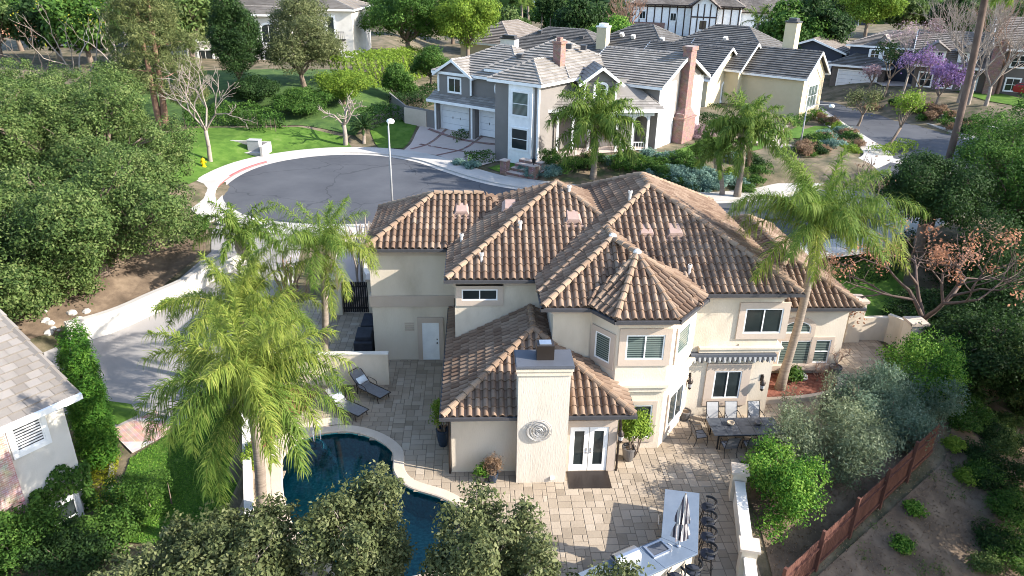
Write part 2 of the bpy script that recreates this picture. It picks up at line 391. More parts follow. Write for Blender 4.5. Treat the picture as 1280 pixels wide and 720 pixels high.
class MB:
    """collects faces and links them as ONE mesh object"""
    def __init__(s): s.v = []; s.f = []; s.m = []; s.a = []
    def face(s, pts, m=0, a=0.5):
        i = len(s.v)
        s.v.extend([tuple(p) for p in pts]); s.f.append(tuple(range(i, i + len(pts)))); s.m.append(m); s.a.append(a)
    def box(s, c, d, rz=0.0, m=0, a=0.5, rx=0.0, ry=0.0):
        x, y, z = d[0] / 2, d[1] / 2, d[2] / 2
        rot = Matrix.Rotation(rz, 3, 'Z') @ Matrix.Rotation(ry, 3, 'Y') @ Matrix.Rotation(rx, 3, 'X')
        P = [Vector(c) + rot @ Vector((i * x, j * y, k * z)) for k in (-1, 1) for j in (-1, 1) for i in (-1, 1)]
        i = len(s.v); s.v.extend([tuple(p) for p in P])
        for q in ((0, 2, 3, 1), (4, 5, 7, 6), (0, 1, 5, 4), (2, 6, 7, 3), (0, 4, 6, 2), (1, 3, 7, 5)):
            s.f.append(tuple(i + k for k in q)); s.m.append(m); s.a.append(a)
        return s
    def bx(s, x0, x1, y0, y1, z0, z1, m=0, a=0.5):
        return s.box(((x0 + x1) / 2, (y0 + y1) / 2, (z0 + z1) / 2), (x1 - x0, y1 - y0, z1 - z0), m=m, a=a)
    def prism(s, poly, z0, z1, m=0, a=0.5, bottom=True):
        n = len(poly)
        area = sum(poly[i][0] * poly[(i + 1) % n][1] - poly[(i + 1) % n][0] * poly[i][1] for i in range(n))
        if area < 0: poly = poly[::-1]
        i = len(s.v)
        s.v.extend([(p[0], p[1], z0) for p in poly]); s.v.extend([(p[0], p[1], z1) for p in poly])
        for k in range(n):
            j = (k + 1) % n
            s.f.append((i + k, i + j, i + n + j, i + n + k)); s.m.append(m); s.a.append(a)
        tris = tessellate_polygon([[Vector((p[0], p[1], 0)) for p in poly]])
        for t in tris:
            s.f.append(tuple(i + n + q for q in t)); s.m.append(m); s.a.append(a)
            if bottom: s.f.append(tuple(i + q for q in reversed(t))); s.m.append(m); s.a.append(a)
        return s
    def tube(s, pts, rad, n=8, m=0, a=0.5, cap=True):
        pts = [Vector(p) for p in pts]
        if not isinstance(rad, (list, tuple)): rad = [rad] * len(pts)
        i0 = len(s.v); ref = None
        for k, p in enumerate(pts):
            t = (pts[min(k + 1, len(pts) - 1)] - pts[max(k - 1, 0)])
            if t.length < 1e-9: t = Vector((0, 0, 1))
            t.normalize()
            if ref is None: ref = Vector((1, 0, 0)) if abs(t.x) < .8 else Vector((0, 1, 0))
            u = ref - t * ref.dot(t)
            if u.length < 1e-6: u = t.orthogonal()
            u.normalize(); ref = u; w = t.cross(u)
            for j in range(n):
                an = 2 * math.pi * j / n
                s.v.append(tuple(p + (u * math.cos(an) + w * math.sin(an)) * rad[k]))
        for k in range(len(pts) - 1):
            for j in range(n):
                b = i0 + k * n
                s.f.append((b + j, b + (j + 1) % n, b + n + (j + 1) % n, b + n + j)); s.m.append(m); s.a.append(a)
        if cap:
            s.f.append(tuple(i0 + j for j in reversed(range(n)))); s.m.append(m); s.a.append(a)
            e = i0 + (len(pts) - 1) * n
            s.f.append(tuple(e + j for j in range(n))); s.m.append(m); s.a.append(a)
        return s
    def lathe(s, c, prof, n=16, m=0, a=0.5):
        """prof: (radius, height) pairs"""
        i0 = len(s.v)
        for r, h in prof:
            for j in range(n):
                an = 2 * math.pi * j / n
                s.v.append((c[0] + r * math.cos(an), c[1] + r * math.sin(an), c[2] + h))
        for k in range(len(prof) - 1):
            for j in range(n):
                b = i0 + k * n
                s.f.append((b + j, b + (j + 1) % n, b + n + (j + 1) % n, b + n + j)); s.m.append(m); s.a.append(a)
        s.f.append(tuple(i0 + j for j in reversed(range(n)))); s.m.append(m); s.a.append(a)
        e = i0 + (len(prof) - 1) * n
        s.f.append(tuple(e + j for j in range(n))); s.m.append(m); s.a.append(a)
        return s
    def torus(s, c, Rr, r, n=28, k=6, m=0, a=0.5, axis='z', arc=1.0):
        pts = []
        cnt = int(n * arc) + 1
        for i in range(cnt):
            t = 2 * math.pi * i / n
            if axis == 'z': pts.append((c[0] + Rr * math.cos(t), c[1] + Rr * math.sin(t), c[2]))
            else: pts.append((c[0] + Rr * math.cos(t), c[1], c[2] + Rr * math.sin(t)))
        return s.tube(pts, r, k, m, a)
    def build(s, name, mats, parent=None, smooth=False, local=False, loc=None, rz=0.0, bevel=0.0):
        """vertices are given in world space unless local; loc/rz give the object its own origin"""
        me = bpy.data.meshes.new(name)
        vs = s.v
        X = Matrix.Identity(4)
        if parent is not None and not local: X = MW[parent.name].inverted()
        if loc is not None and not local:
            X = (Matrix.Translation(Vector(loc)) @ Matrix.Rotation(rz, 4, 'Z')).inverted()
        if X != Matrix.Identity(4): vs = [tuple(X @ Vector(p)) for p in vs]
        me.from_pydata(vs, [], s.f)
        ml = mats if isinstance(mats, (list, tuple)) else [mats]
        for m in ml: me.materials.append(m)
        if len(ml) > 1: me.polygons.foreach_set('material_index', s.m)
        at = me.attributes.new('var', 'FLOAT', 'FACE')
        at.data.foreach_set('value', s.a)
        if smooth: me.polygons.foreach_set('use_smooth', [True] * len(s.f))
        me.update()
        o = link(name, me, [], parent, loc, rz)
        if bevel > 0:
            bv = o.modifiers.new('bevel', 'BEVEL'); bv.width = bevel; bv.segments = 2; bv.limit_method = 'ANGLE'; bv.angle_limit = R(40)
        return o

def np_mesh(name, verts, quads, var, m):
    me = bpy.data.meshes.new(name)
    nv, nf = len(verts), len(quads)
    me.vertices.add(nv); me.vertices.foreach_set('co', np.ascontiguousarray(verts, dtype=np.float32).ravel())
    me.loops.add(nf * 4); me.loops.foreach_set('vertex_index', np.ascontiguousarray(quads, dtype=np.int32).ravel())
    me.polygons.add(nf)
    me.polygons.foreach_set('loop_start', np.arange(0, nf * 4, 4, dtype=np.int32))
    me.update(calc_edges=True)
    at = me.attributes.new('var', 'FLOAT', 'FACE')
    at.data.foreach_set('value', np.ascontiguousarray(var, dtype=np.float32))
    me.materials.append(m)
    me.validate()
    return me

# ------------------------------------------------------------------ roofs
def clip2(poly, hp):
    """Sutherland-Hodgman on (a,b,h) points; hp = list of (na,nb,c): keep na*a+nb*b<=c"""
    for na, nb, c in hp:
        out = []
        n = len(poly)
        for i in range(n):
            p, q = poly[i], poly[(i + 1) % n]
            dp, dq = na * p[0] + nb * p[1] - c, na * q[0] + nb * q[1] - c
            if dp <= 0: out.append(p)
            if (dp < 0 < dq) or (dq < 0 < dp):
                t = dp / (dp - dq)
                out.append(tuple(p[k] + (q[k] - p[k]) * t for k in range(3)))
        poly = out
        if len(poly) < 3: return []
    return poly

BARREL = [(0, -.01), (.07, .055), (.2, .1), (.36, .118), (.52, .1), (.65, .055), (.72, -.01), (1, -.01)]
FLAT = [(0, 0), (1, 0)]
def tile_plane(mb, poly, prof=BARREL, cw=.30, rl=.40, lift=.045, seed=0, stagger=False, gap=0.0):
    """covers a convex sloping polygon (first edge is the eave, counter-clockwise from above) with tiles"""
    poly = [Vector(p) for p in poly]
    n = Vector((0, 0, 0))
    for i in range(len(poly)):
        p, q = poly[i], poly[(i + 1) % len(poly)]
        n += Vector(((p.y - q.y) * (p.z + q.z), (p.z - q.z) * (p.x + q.x), (p.x - q.x) * (p.y + q.y)))
    n.normalize()
    if n.z < 0: n = -n
    e = (poly[1] - poly[0]).normalized()
    up = n.cross(e)
    if up.z < 0: up = -up; 
    o = poly[0]
    P2 = [((p - o).dot(e), (p - o).dot(up)) for p in poly]
    ca, cb = sum(p[0] for p in P2) / len(P2), sum(p[1] for p in P2) / len(P2)
    hp = []
    for i in range(len(P2)):
        (a0, b0), (a1, b1) = P2[i], P2[(i + 1) % len(P2)]
        na, nb = (b1 - b0), -(a1 - a0)
        l = math.hypot(na, nb)
        if l < 1e-6: continue
        na /= l; nb /= l; c = na * a0 + nb * b0
        if na * ca + nb * cb > c: na, nb, c = -na, -nb, -c
        hp.append((na, nb, c))
    amin, amax = min(p[0] for p in P2), max(p[0] for p in P2)
    bmin, bmax = min(p[1] for p in P2), max(p[1] for p in P2)
    rr = random.Random(seed)
    def put(pts, a):
        pts = clip2(pts, hp)
        if len(pts) >= 3: mb.face([o + e * p[0] + up * p[1] + n * p[2] for p in pts], 0, a)
    rows = int((bmax - bmin) / rl) + 1
    for r in range(rows):
        b0 = bmin + r * rl; b1 = b0 + rl
        off = -(cw * 0.5 if (stagger and r % 2) else 0) - (rr.random() * cw * .3 if stagger else 0)
        cols = int((amax - amin) / cw) + 2
        for k in range(cols):
            a0 = amin + off + k * cw
            if a0 > amax or a0 + cw < amin: continue
            cm = (a0 + cw / 2, (b0 + b1) / 2)
            if any(h[0] * cm[0] + h[1] * cm[1] - h[2] > (cw + rl) * .75 for h in hp): continue
            v = rr.random()
            j = rr.uniform(-.008, .008)
            for (u0, h0), (u1, h1) in zip(prof[:-1], prof[1:]):
                x0, x1 = a0 + u0 * cw + (gap if u0 == 0 else 0), a0 + u1 * cw
                put([(x0, b0, h0 + lift + j), (x1, b0, h1 + lift + j), (x1, b1, h1 + .004), (x0, b1, h0 + .004)], v)
                put([(x0, b0 + .001, h0 - .004), (x1, b0 + .001, h1 - .004), (x1, b0, h1 + lift + j), (x0, b0, h0 + lift + j)], v * .5)  # tile ends get a darker tone: shade between rows put into the colour
def ridge_caps(mb, p, q, r=.13, L=.42, seed=0, flat=False):
    p, q = Vector(p), Vector(q)
    d = (q - p); n = max(1, int(d.length / L)); t = d.normalized()
    side = t.cross(Vector((0, 0, 1))).normalized(); upv = side.cross(t).normalized()
    rr = random.Random(seed)
    for i in range(n):
        a, b = p + d * (i / n), p + d * ((i + 1) / n)
        v = rr.random()
        k = 6 if not flat else 2
        for s_ in range(k):
            a0, a1 = math.pi * s_ / k, math.pi * (s_ + 1) / k
            if flat:
                prof = [(-1, -.35), (0, .35), (1, -.35)]
                (x0, y0), (x1, y1) = prof[s_], prof[s_ + 1]
            else:
                x0, y0, x1, y1 = -math.cos(a0), math.sin(a0) - .25, -math.cos(a1), math.sin(a1) - .25
            f0, f1 = r * 1.08, r * .86
            mb.face([a + side * x0 * f0 + upv * (y0 * f0 + .03), a + side * x1 * f0 + upv * (y1 * f0 + .03),
                     b + side * x1 * f1 + upv * y1 * f1, b + side * x0 * f1 + upv * y0 * f1], 0, v)
            mb.face([a + side * x0 * f0 + upv * (y0 * f0 + .03), a + side * x0 * f0 * .6 + upv * (y0 * f0 * .6), a + side * x1 * f0 * .6 + upv * (y1 * f0 * .6), a + side * x1 * f0 + upv * (y1 * f0 + .03)], 0, v)

def hip_planes(x0, x1, y0, y1, z, s):
    w, d = x1 - x0, y1 - y0
    h = min(w, d) / 2
    zr = z + s * h
    if w >= d:
        a, b = (x0 + h, (y0 + y1) / 2, zr), (x1 - h, (y0 + y1) / 2, zr)
    else:
        a, b = ((x0 + x1) / 2, y0 + h, zr), ((x0 + x1) / 2, y1 - h, zr)
    c = [(x0, y0, z), (x1, y0, z), (x1, y1, z), (x0, y1, z)]
    if w >= d:
        pl = {'front': [c[0], c[1], b, a], 'right': [c[1], c[2], b], 'back': [c[2], c[3], a, b], 'left': [c[3], c[0], a]}
        hips = [(c[0], a), (c[3], a), (c[1], b), (c[2], b), (a, b)]
    else:
        pl = {'front': [c[0], c[1], a], 'right': [c[1], c[2], b, a], 'back': [c[2], c[3], b], 'left': [c[3], c[0], a, b]}
        hips = [(c[0], a), (c[1], a), (c[2], b), (c[3], b), (a, b)]
    return pl, hips

# ------------------------------------------------------------------ windows and doors
def frame_axes(nx, ny):
    n = Vector((nx, ny, 0)).normalized()
    return n, Vector((-n.y, n.x, 0))      # outward normal, and "right" as seen from outside is  -t ... t below
def window(parent, c, nrm, w, h, pane=None, frame_m=None, trim=0.16, trim_m=None, cols=2, rows=1, arch=False, proud=0.05, local=False, name='window', fw=0.06):
    """c = centre of the opening on the wall surface; nrm = outward normal (x,y)"""
    n = Vector((nrm[0], nrm[1], 0)).normalized(); t = Vector((0, 0, 1)).cross(n); c = Vector(c); zz = Vector((0, 0, 1))
    rz = math.atan2(t.y, t.x)
    pane = pane or M['glass']; frame_m = frame_m or M['white']; trim_m = trim_m or M['trim']
    bl = local
    def outline(hw, hh0, hh1):
        if not arch: return [(-hw, -hh0), (hw, -hh0), (hw, hh1), (-hw, hh1)]
        pts = [(-hw, -hh0), (hw, -hh0)]
        for k in range(13):
            a = math.pi * k / 12
            pts.append((hw * math.cos(a), hh1 - hw * .55 + hw * .55 * math.sin(a)))
        return pts
    def ring(mb, o1, o2, d0, d1):
        k = len(o1)
        for i in range(k):
            j = (i + 1) % k
            A, B, C_, D = o1[i], o1[j], o2[j], o2[i]
            P = lambda q, d: c + t * q[0] + zz * q[1] + n * d
            mb.face([P(A, d1), P(B, d1), P(C_, d1), P(D, d1)])
            mb.face([P(A, d0), P(B, d0), P(B, d1), P(A, d1)])
            mb.face([P(D, d1), P(C_, d1), P(C_, d0), P(D, d0)])
    mb = MB()
    if trim > 0:
        ring(mb, outline(w / 2 + trim, h / 2 + trim, h / 2 + trim), outline(w / 2, h / 2, h / 2), -.02, proud + .015)
    else:
        ring(mb, outline(w / 2 + .03, h / 2 + .03, h / 2 + .03), outline(w / 2, h / 2, h / 2), -.02, proud)
    win = mb.build(name, trim_m if trim > 0 else frame_m, parent, local=bl)
    fr = MB()
    ring(fr, outline(w / 2 - .002, h / 2 - .002, h / 2 - .002), outline(w / 2 - fw, h / 2 - fw, h / 2 - fw), .0, proud - .004)
    hh = h - 2 * fw
    for i in range(1, cols):
        x = -w / 2 + w * i / cols
        fr.box(c + t * x + n * (proud - .02) - zz * (h * .02 if arch else 0), (fw * .8, .03, hh * (.9 if arch else 1)), rz)
    for i in range(1, rows):
        z = -h / 2 + h * i / rows
        fr.box(c + zz * z + n * (proud - .023), (w - 2 * fw, .026, fw * .8), rz)
    f = fr.build('frame', frame_m, win, local=bl)
    pn = MB()
    o_ = outline(w / 2 - fw * .5, h / 2 - fw * .5, h / 2 - fw * .5)
    pn.face([c + t * q[0] + zz * q[1] + n * .018 for q in o_])
    pn.build('pane', pane, win, local=bl)
    return win

# ------------------------------------------------------------------ draped ground sheets
def point_in(poly, x, y):
    ins = False
    j = len(poly) - 1
    for i in range(len(poly)):
        xi, yi, xj, yj = poly[i][0], poly[i][1], poly[j][0], poly[j][1]
        if (yi > y) != (yj > y) and x < (xj - xi) * (y - yi) / (yj - yi) + xi: ins = not ins
        j = i
    return ins
def sheet(name, poly, m, off=.03, cell=1.2, zf=None, skirt=0.0, kind='structure', hole=None):
    """a ground sheet that follows the terrain; skirt>0 gives it an edge of that height"""
    zf = zf or zt
    bm = bmesh.new()
    rings = [[Vector((p[0], p[1], 0)) for p in poly]] + ([[Vector((p[0], p[1], 0)) for p in hole]] if hole else [])
    flat = [p for r_ in rings for p in r_]
    vs = [bm.verts.new(p) for p in flat]
    for t in tessellate_polygon(rings):
        try:
            bm.faces.new([vs[i] for i in t])
        except ValueError:
            pass
    # dice along both axes so that the sheet can follow the ground
    if cell:
        x0, x1 = min(p.x for p in flat), max(p.x for p in flat); y0, y1 = min(p.y for p in flat), max(p.y for p in flat)
        for ax, lo, hi in ((0, x0, x1), (1, y0, y1)):
            k = int((hi - lo) / cell)
            for i in range(1, k + 1):
                co = Vector((0, 0, 0)); co[ax] = lo + i * (hi - lo) / (k + 1)
                no = Vector((0, 0, 0)); no[ax] = 1
                bmesh.ops.bisect_plane(bm, geom=bm.verts[:] + bm.edges[:] + bm.faces[:], plane_co=co, plane_no=no)
    bmesh.ops.recalc_face_normals(bm, faces=bm.faces[:])
    for f in bm.faces:
        if f.normal.z < 0: f.normal_flip()
    for v in bm.verts: v.co.z = zf(v.co.x, v.co.y) + off
    if skirt:
        be = [e for e in bm.edges if e.is_boundary]
        r = bmesh.ops.extrude_edge_only(bm, edges=be)
        for v in r['geom']:
            if isinstance(v, bmesh.types.BMVert): v.co.z -= skirt
        bmesh.ops.recalc_face_normals(bm, faces=bm.faces[:])
    me = bpy.data.meshes.new(name); bm.to_mesh(me); bm.free()
    o = link(name, me, [m])
    if kind: o['kind'] = kind
    return o
def spline(pts, n=8, closed=False):
    """Catmull-Rom through 2-D or 3-D points"""
    P = [Vector(p) if len(p) == 3 else Vector((p[0], p[1], 0)) for p in pts]
    out = []
    N = len(P)
    rngk = range(N if closed else N - 1)
    for i in rngk:
        if closed: a, b, c, d = P[(i - 1) % N], P[i], P[(i + 1) % N], P[(i + 2) % N]
        else: a, b, c, d = P[max(i - 1, 0)], P[i], P[i + 1], P[min(i + 2, N - 1)]
        for k in range(n):
            t = k / n
            out.append(.5 * ((2 * b) + (c - a) * t + (2 * a - 5 * b + 4 * c - d) * t * t + (3 * b - a - 3 * c + d) * t ** 3))
    if not closed: out.append(P[-1])
    return out
def offset_line(pts, d):
    out = []
    for i, p in enumerate(pts):
        t = pts[min(i + 1, len(pts) - 1)] - pts[max(i - 1, 0)]
        t = Vector((t.x, t.y, 0)).normalized()
        out.append(Vector((p.x - t.y * d, p.y + t.x * d, p.z)))
    return out
def strip_poly(pts, d0, d1):
    a, b = offset_line(pts, d0), offset_line(pts, d1)
    return [(p.x, p.y) for p in a] + [(p.x, p.y) for p in reversed(b)]
def wall_along(mb, pts, th, h0, h1, zf=None):
    """a wall of thickness th along a ground line, from h0 to h1 above the ground (numbers or functions of the index)"""
    zf = zf or zt
    a, b = offset_line(pts, -th / 2), offset_line(pts, th / 2)
    n = len(pts)
    top = [(h1(i / (n - 1)) if callable(h1) else zf(pts[i].x, pts[i].y) + h1) for i in range(n)]
    bot = [zf(pts[i].x, pts[i].y) + h0 for i in range(n)]
    A0 = [(a[i].x, a[i].y, bot[i]) for i in range(n)]; A1 = [(a[i].x, a[i].y, top[i]) for i in range(n)]
    B0 = [(b[i].x, b[i].y, bot[i]) for i in range(n)]; B1 = [(b[i].x, b[i].y, top[i]) for i in range(n)]
    for i in range(n - 1):
        mb.face([A0[i], A0[i + 1], A1[i + 1], A1[i]]); mb.face([B0[i + 1], B0[i], B1[i], B1[i + 1]])
        mb.face([A1[i], A1[i + 1], B1[i + 1], B1[i]])
    mb.face([B0[0], A0[0], A1[0], B1[0]]); mb.face([A0[-1], B0[-1], B1[-1], A1[-1]])

# ------------------------------------------------------------------ plants
def leaf_quads(c, nrm, size, aspect=.5, jit=.35, rg=None):
    """c,nrm (N,3) -> a pointed leaf (rhombus) each"""
    rg = rg or npr
    N = len(c)
    nn = nrm + rg.normal(0, jit, (N, 3)); nn /= (np.linalg.norm(nn, axis=1, keepdims=True) + 1e-9)
    r = rg.normal(0, 1, (N, 3)); u = r - nn * np.sum(r * nn, axis=1, keepdims=True); u /= (np.linalg.norm(u, axis=1, keepdims=True) + 1e-9)
    v = np.cross(nn, u)
    L = size * rg.uniform(.6, 1.35, (N, 1)); Wd = L * aspect
    V = np.stack([c - u * L * .5, c + v * Wd * .5 + u * L * .05, c + u * L * .5, c - v * Wd * .5 + u * L * .05], axis=1)
    return V.reshape(-1, 3)
def quads_of(n): return np.arange(n * 4, dtype=np.int32).reshape(-1, 4)

def crown_mesh(name, lobes, n_clumps, per, clump_r, leaf, m, seed=1, shell=(.62, 1.02), low=-.55, aspect=.5, flat=.75, up=.35, jit=.55):
    rg = np.random.default_rng(seed)
    lobes = np.array(lobes, dtype=float)
    wts = (lobes[:, 3] * lobes[:, 4] + lobes[:, 4] * lobes[:, 5] + lobes[:, 3] * lobes[:, 5]); wts /= wts.sum()
    cs, ns = [], []
    while len(cs) < n_clumps:
        i = rg.choice(len(lobes), p=wts)
        d = rg.normal(0, 1, 3); d /= np.linalg.norm(d)
        if d[2] < low and rg.random() < .85: continue
        rr = rg.uniform(*shell)
        p = lobes[i, :3] + d * lobes[i, 3:] * rr
        q = (p - lobes[:, :3]) / lobes[:, 3:]
        k = np.sum(q * q, axis=1)
        if np.any(k < .36) and rg.random() < .75: continue
        cs.append(p); ns.append(d / lobes[i, 3:] * lobes[i, 3:].mean())
    cs = np.array(cs); ns = np.array(ns); ns /= np.linalg.norm(ns, axis=1, keepdims=True)
    C = np.repeat(cs, per, axis=0); Nn = np.repeat(ns, per, axis=0)
    off = rg.normal(0, 1, C.shape); off /= np.linalg.norm(off, axis=1, keepdims=True)
    off *= clump_r * rg.uniform(.15, 1.0, (len(C), 1)) ** .6 * np.repeat(rg.uniform(.6, 1.35, (n_clumps, 1)), per, axis=0)
    off[:, 2] *= flat
    P = C + off
    o2 = off / (np.linalg.norm(off, axis=1, keepdims=True) + 1e-9)
    Nr = Nn * .5 + o2 * .7 + np.array([0, 0, up])
    V = leaf_quads(P, Nr, leaf, aspect, jit, rg)
    cv = np.repeat(rg.normal(.48, .24, n_clumps), per) + rg.normal(0, .2, len(C))
    return np_mesh(name, V, quads_of(len(P)), np.clip(cv, 0, 1), m)

def limb(mb, p, q, r0, r1, seed, n=7, bend=.18, seg=5):
    rr = random.Random(seed)
    p, q = Vector(p), Vector(q); L = (q - p).length
    pts = []
    for i in range(seg + 1):
        t = i / seg
        w = math.sin(math.pi * t) * bend * L
        pts.append(p.lerp(q, t) + Vector((rr.uniform(-1, 1), rr.uniform(-1, 1), rr.uniform(-.2, .6))) * w * .5)
    pts[0] = p; pts[-1] = q
    mb.tube(pts, [r0 + (r1 - r0) * i / seg for i in range(seg + 1)], n)
    return pts

def tree(name, label, loc, lobes, n_clumps, per, clump_r, leaf, lm, bark, trunk_r, fork, seed=1, group=None, cat='tree', **kw):
    """loc = foot; lobes are relative to the foot; fork = height where limbs leave the trunk"""
    t = thing(name, label, cat, loc, 0, group)
    mb = MB()
    rr = random.Random(seed)
    top = (rr.uniform(-.2, .2), rr.uniform(-.2, .2), fork)
    mb.tube([(0, 0, -1.2), (0, 0, .05), (top[0] * .4, top[1] * .4, fork * .5), top], [trunk_r * 1.5, trunk_r * 1.25, trunk_r, trunk_r * .85], 10)
    for i, l in enumerate(lobes):
        limb(mb, top, (l[0], l[1], l[2] + l[5] * .2), trunk_r * .6, trunk_r * .14, seed * 13 + i)
        for k in range(3):
            limb(mb, (l[0] * .6 + top[0] * .4, l[1] * .6 + top[1] * .4, l[2] * .6 + top[2] * .4),
                 (l[0] + l[3] * rr.uniform(-.7, .7), l[1] + l[4] * rr.uniform(-.7, .7), l[2] + l[5] * rr.uniform(-.1, .7)), trunk_r * .28, trunk_r * .06, seed * 17 + i * 5 + k, n=5)
    mb.build('trunk', bark, t, smooth=True, local=True)
    link('crown', crown_mesh(name + '_crown', lobes, n_clumps, per, clump_r, leaf, lm, seed, **kw), [], t)
    return t

def auto_lobes(rx, ry, z0, z1, n, seed, full=False):
    """an uneven crown: a main body and n lobes round it"""
    rr = random.Random(seed)
    zc, rz = (z0 + z1) / 2, (z1 - z0) / 2
    L = [(0, 0, zc - rz * .05, rx * .62, ry * .62, rz * .74)]
    n = n + 3
    for i in range(n):
        a = 2 * math.pi * (i + rr.uniform(-.3, .3)) / n
        k = rr.uniform(.46, .74); e = rr.uniform(-.5, .62)
        f = rr.uniform(.36, .54) if full else rr.uniform(.26, .46)
        if full: k = min(k, .6)
        L.append((rx * k * math.cos(a), ry * k * math.sin(a), zc + e * rz * .75, rx * f, ry * f, rz * f))
    L.append((rr.uniform(-.2, .2) * rx, rr.uniform(-.2, .2) * ry, zc + rz * .55, rx * .42, ry * .42, rz * .44))
    return L

def bush_lobes(rx, ry, z0, z1, n, seed):
    """a ragged crown: many small clumps at uneven heights"""
    rr = random.Random(seed); L = [(0, 0, z0 + (z1 - z0) * .42, rx * .5, ry * .5, (z1 - z0) * .38)]; h = z1 - z0
    for i in range(n):
        a = i * 2.39996 + rr.uniform(-.5, .5); k = math.sqrt(rr.uniform(.06, .72)); e = rr.uniform(.2, .86) * (1.06 - .32 * k)
        f = rr.uniform(.2, .36)
        L.append((rx * k * math.cos(a), ry * k * math.sin(a), z0 + h * e, rx * f, ry * f, h * f * rr.uniform(.5, .8)))
    return L

def shrub(name, label, loc, rx, ry, h, lm, leaf=.09, n=260, per=26, cr=.28, seed=1, group=None, z0=0.0, cat='shrub', lobes=5, **kw):
    t = thing(name, label, cat, loc, 0, group)
    mb = MB(); rr = random.Random(seed)
    for k in range(6):
        a = k * 1.05 + rr.random()
        limb(mb, (0.08 * math.cos(a), .08 * math.sin(a), -.4), (rx * .5 * math.cos(a), ry * .5 * math.sin(a), h * rr.uniform(.5, .85)), .045, .012, seed + k, n=5, seg=4)
    mb.build('stems', M['bark'], t, local=True)
    kw.setdefault('low', -.8)
    link('foliage', crown_mesh(name + '_foliage', bush_lobes(rx * 1.08, ry * 1.08, z0 + h * .02, h * 1.04, lobes * 2 + 4, seed) if rx > .9 else auto_lobes(rx, ry, z0 + h * .02, h, lobes, seed), n, per, cr, leaf, lm, seed, **kw), [], t)
    return t

def hedge(name, label, pts, th, h, lm, leaf=.07, dens=260, seed=1, zf=None, group=None, cat='hedge', parent=None, bulge=.12, base=0.0, mbark=None):
    """a clipped hedge along a ground line: leaves fill a shell round a box"""
    rg = np.random.default_rng(seed); zf = zf or zt
    Pn, Nn, cv = [], [], []
    pts = [Vector((p[0], p[1], 0)) for p in pts]
    c0 = pts[0]
    loc = Vector((c0.x, c0.y, zf(c0.x, c0.y)))
    for a, b in zip(pts[:-1], pts[1:]):
        d = b - a; L = d.length; t = d.normalized(); s_ = Vector((-t.y, t.x, 0))
        area = L * (th + 2 * h); N = int(area * dens)
        u = rg.random(N) * L; k = rg.random(N) * (th + 2 * h)
        side = np.where(k < h, -1, np.where(k < h + th, 0, 1))
        x = np.where(side == 0, (k - h) - th / 2, side * th / 2)
        z = np.where(side == -1, k, np.where(side == 0, h, k - h - th))
        nb = np.sin(u * 2.1 + seed) * .5 + np.sin(u * 5.3 + z * 3) * .5
        depth = rg.uniform(-.18, .05, N) + nb * bulge
        nx = side * 1.0; nz = np.where(side == 0, 1.0, .15)
        X = a.x + t.x * u + s_.x * (x + nx * depth); Y = a.y + t.y * u + s_.y * (x + nx * depth)
        Zg = np.array([zf(float(xx), float(yy)) for xx, yy in zip(X, Y)]) if N < 60000 else np.full(N, zf(a.x, a.y))
        Z = Zg + base + z + np.where(side == 0, depth, 0)
        Pn.append(np.stack([X, Y, Z], 1)); Nn.append(np.stack([nx * s_.x, nx * s_.y, nz], 1)); cv.append(.5 + .3 * nb + rg.normal(0, .16, N))
    P = np.concatenate(Pn); N_ = np.concatenate(Nn); C_ = np.concatenate(cv)
    V = leaf_quads(P, N_, leaf, .6, .6, rg)
    if parent is not None:
        X = np.array(MW[parent.name].inverted())
        V = V @ X[:3, :3].T + X[:3, 3]
        return link(name, np_mesh(name, V, quads_of(len(P)), np.clip(C_, 0, 1), lm), [], parent)
    t = thing(name, label, cat, loc, 0, group)
    V = V - np.array(loc)
    link('foliage', np_mesh(name, V, quads_of(len(P)), np.clip(C_, 0, 1), lm), [], t)
    mb = MB()
    core = th * .5
    for a, b in zip(pts[:-1], pts[1:]):
        d = (b - a).normalized(); n_ = max(2, int((b - a).length / .7))
        for i in range(n_ + 1):
            q = a.lerp(b, i / n_); zg = zf(q.x, q.y)
            mb.tube([(q.x, q.y, zg - .2), (q.x + rg.uniform(-.1, .1), q.y + rg.uniform(-.1, .1), zg + h * .8)], [.04, .012], 5)
    mb.build('stems', M['bark'], t)
    return t

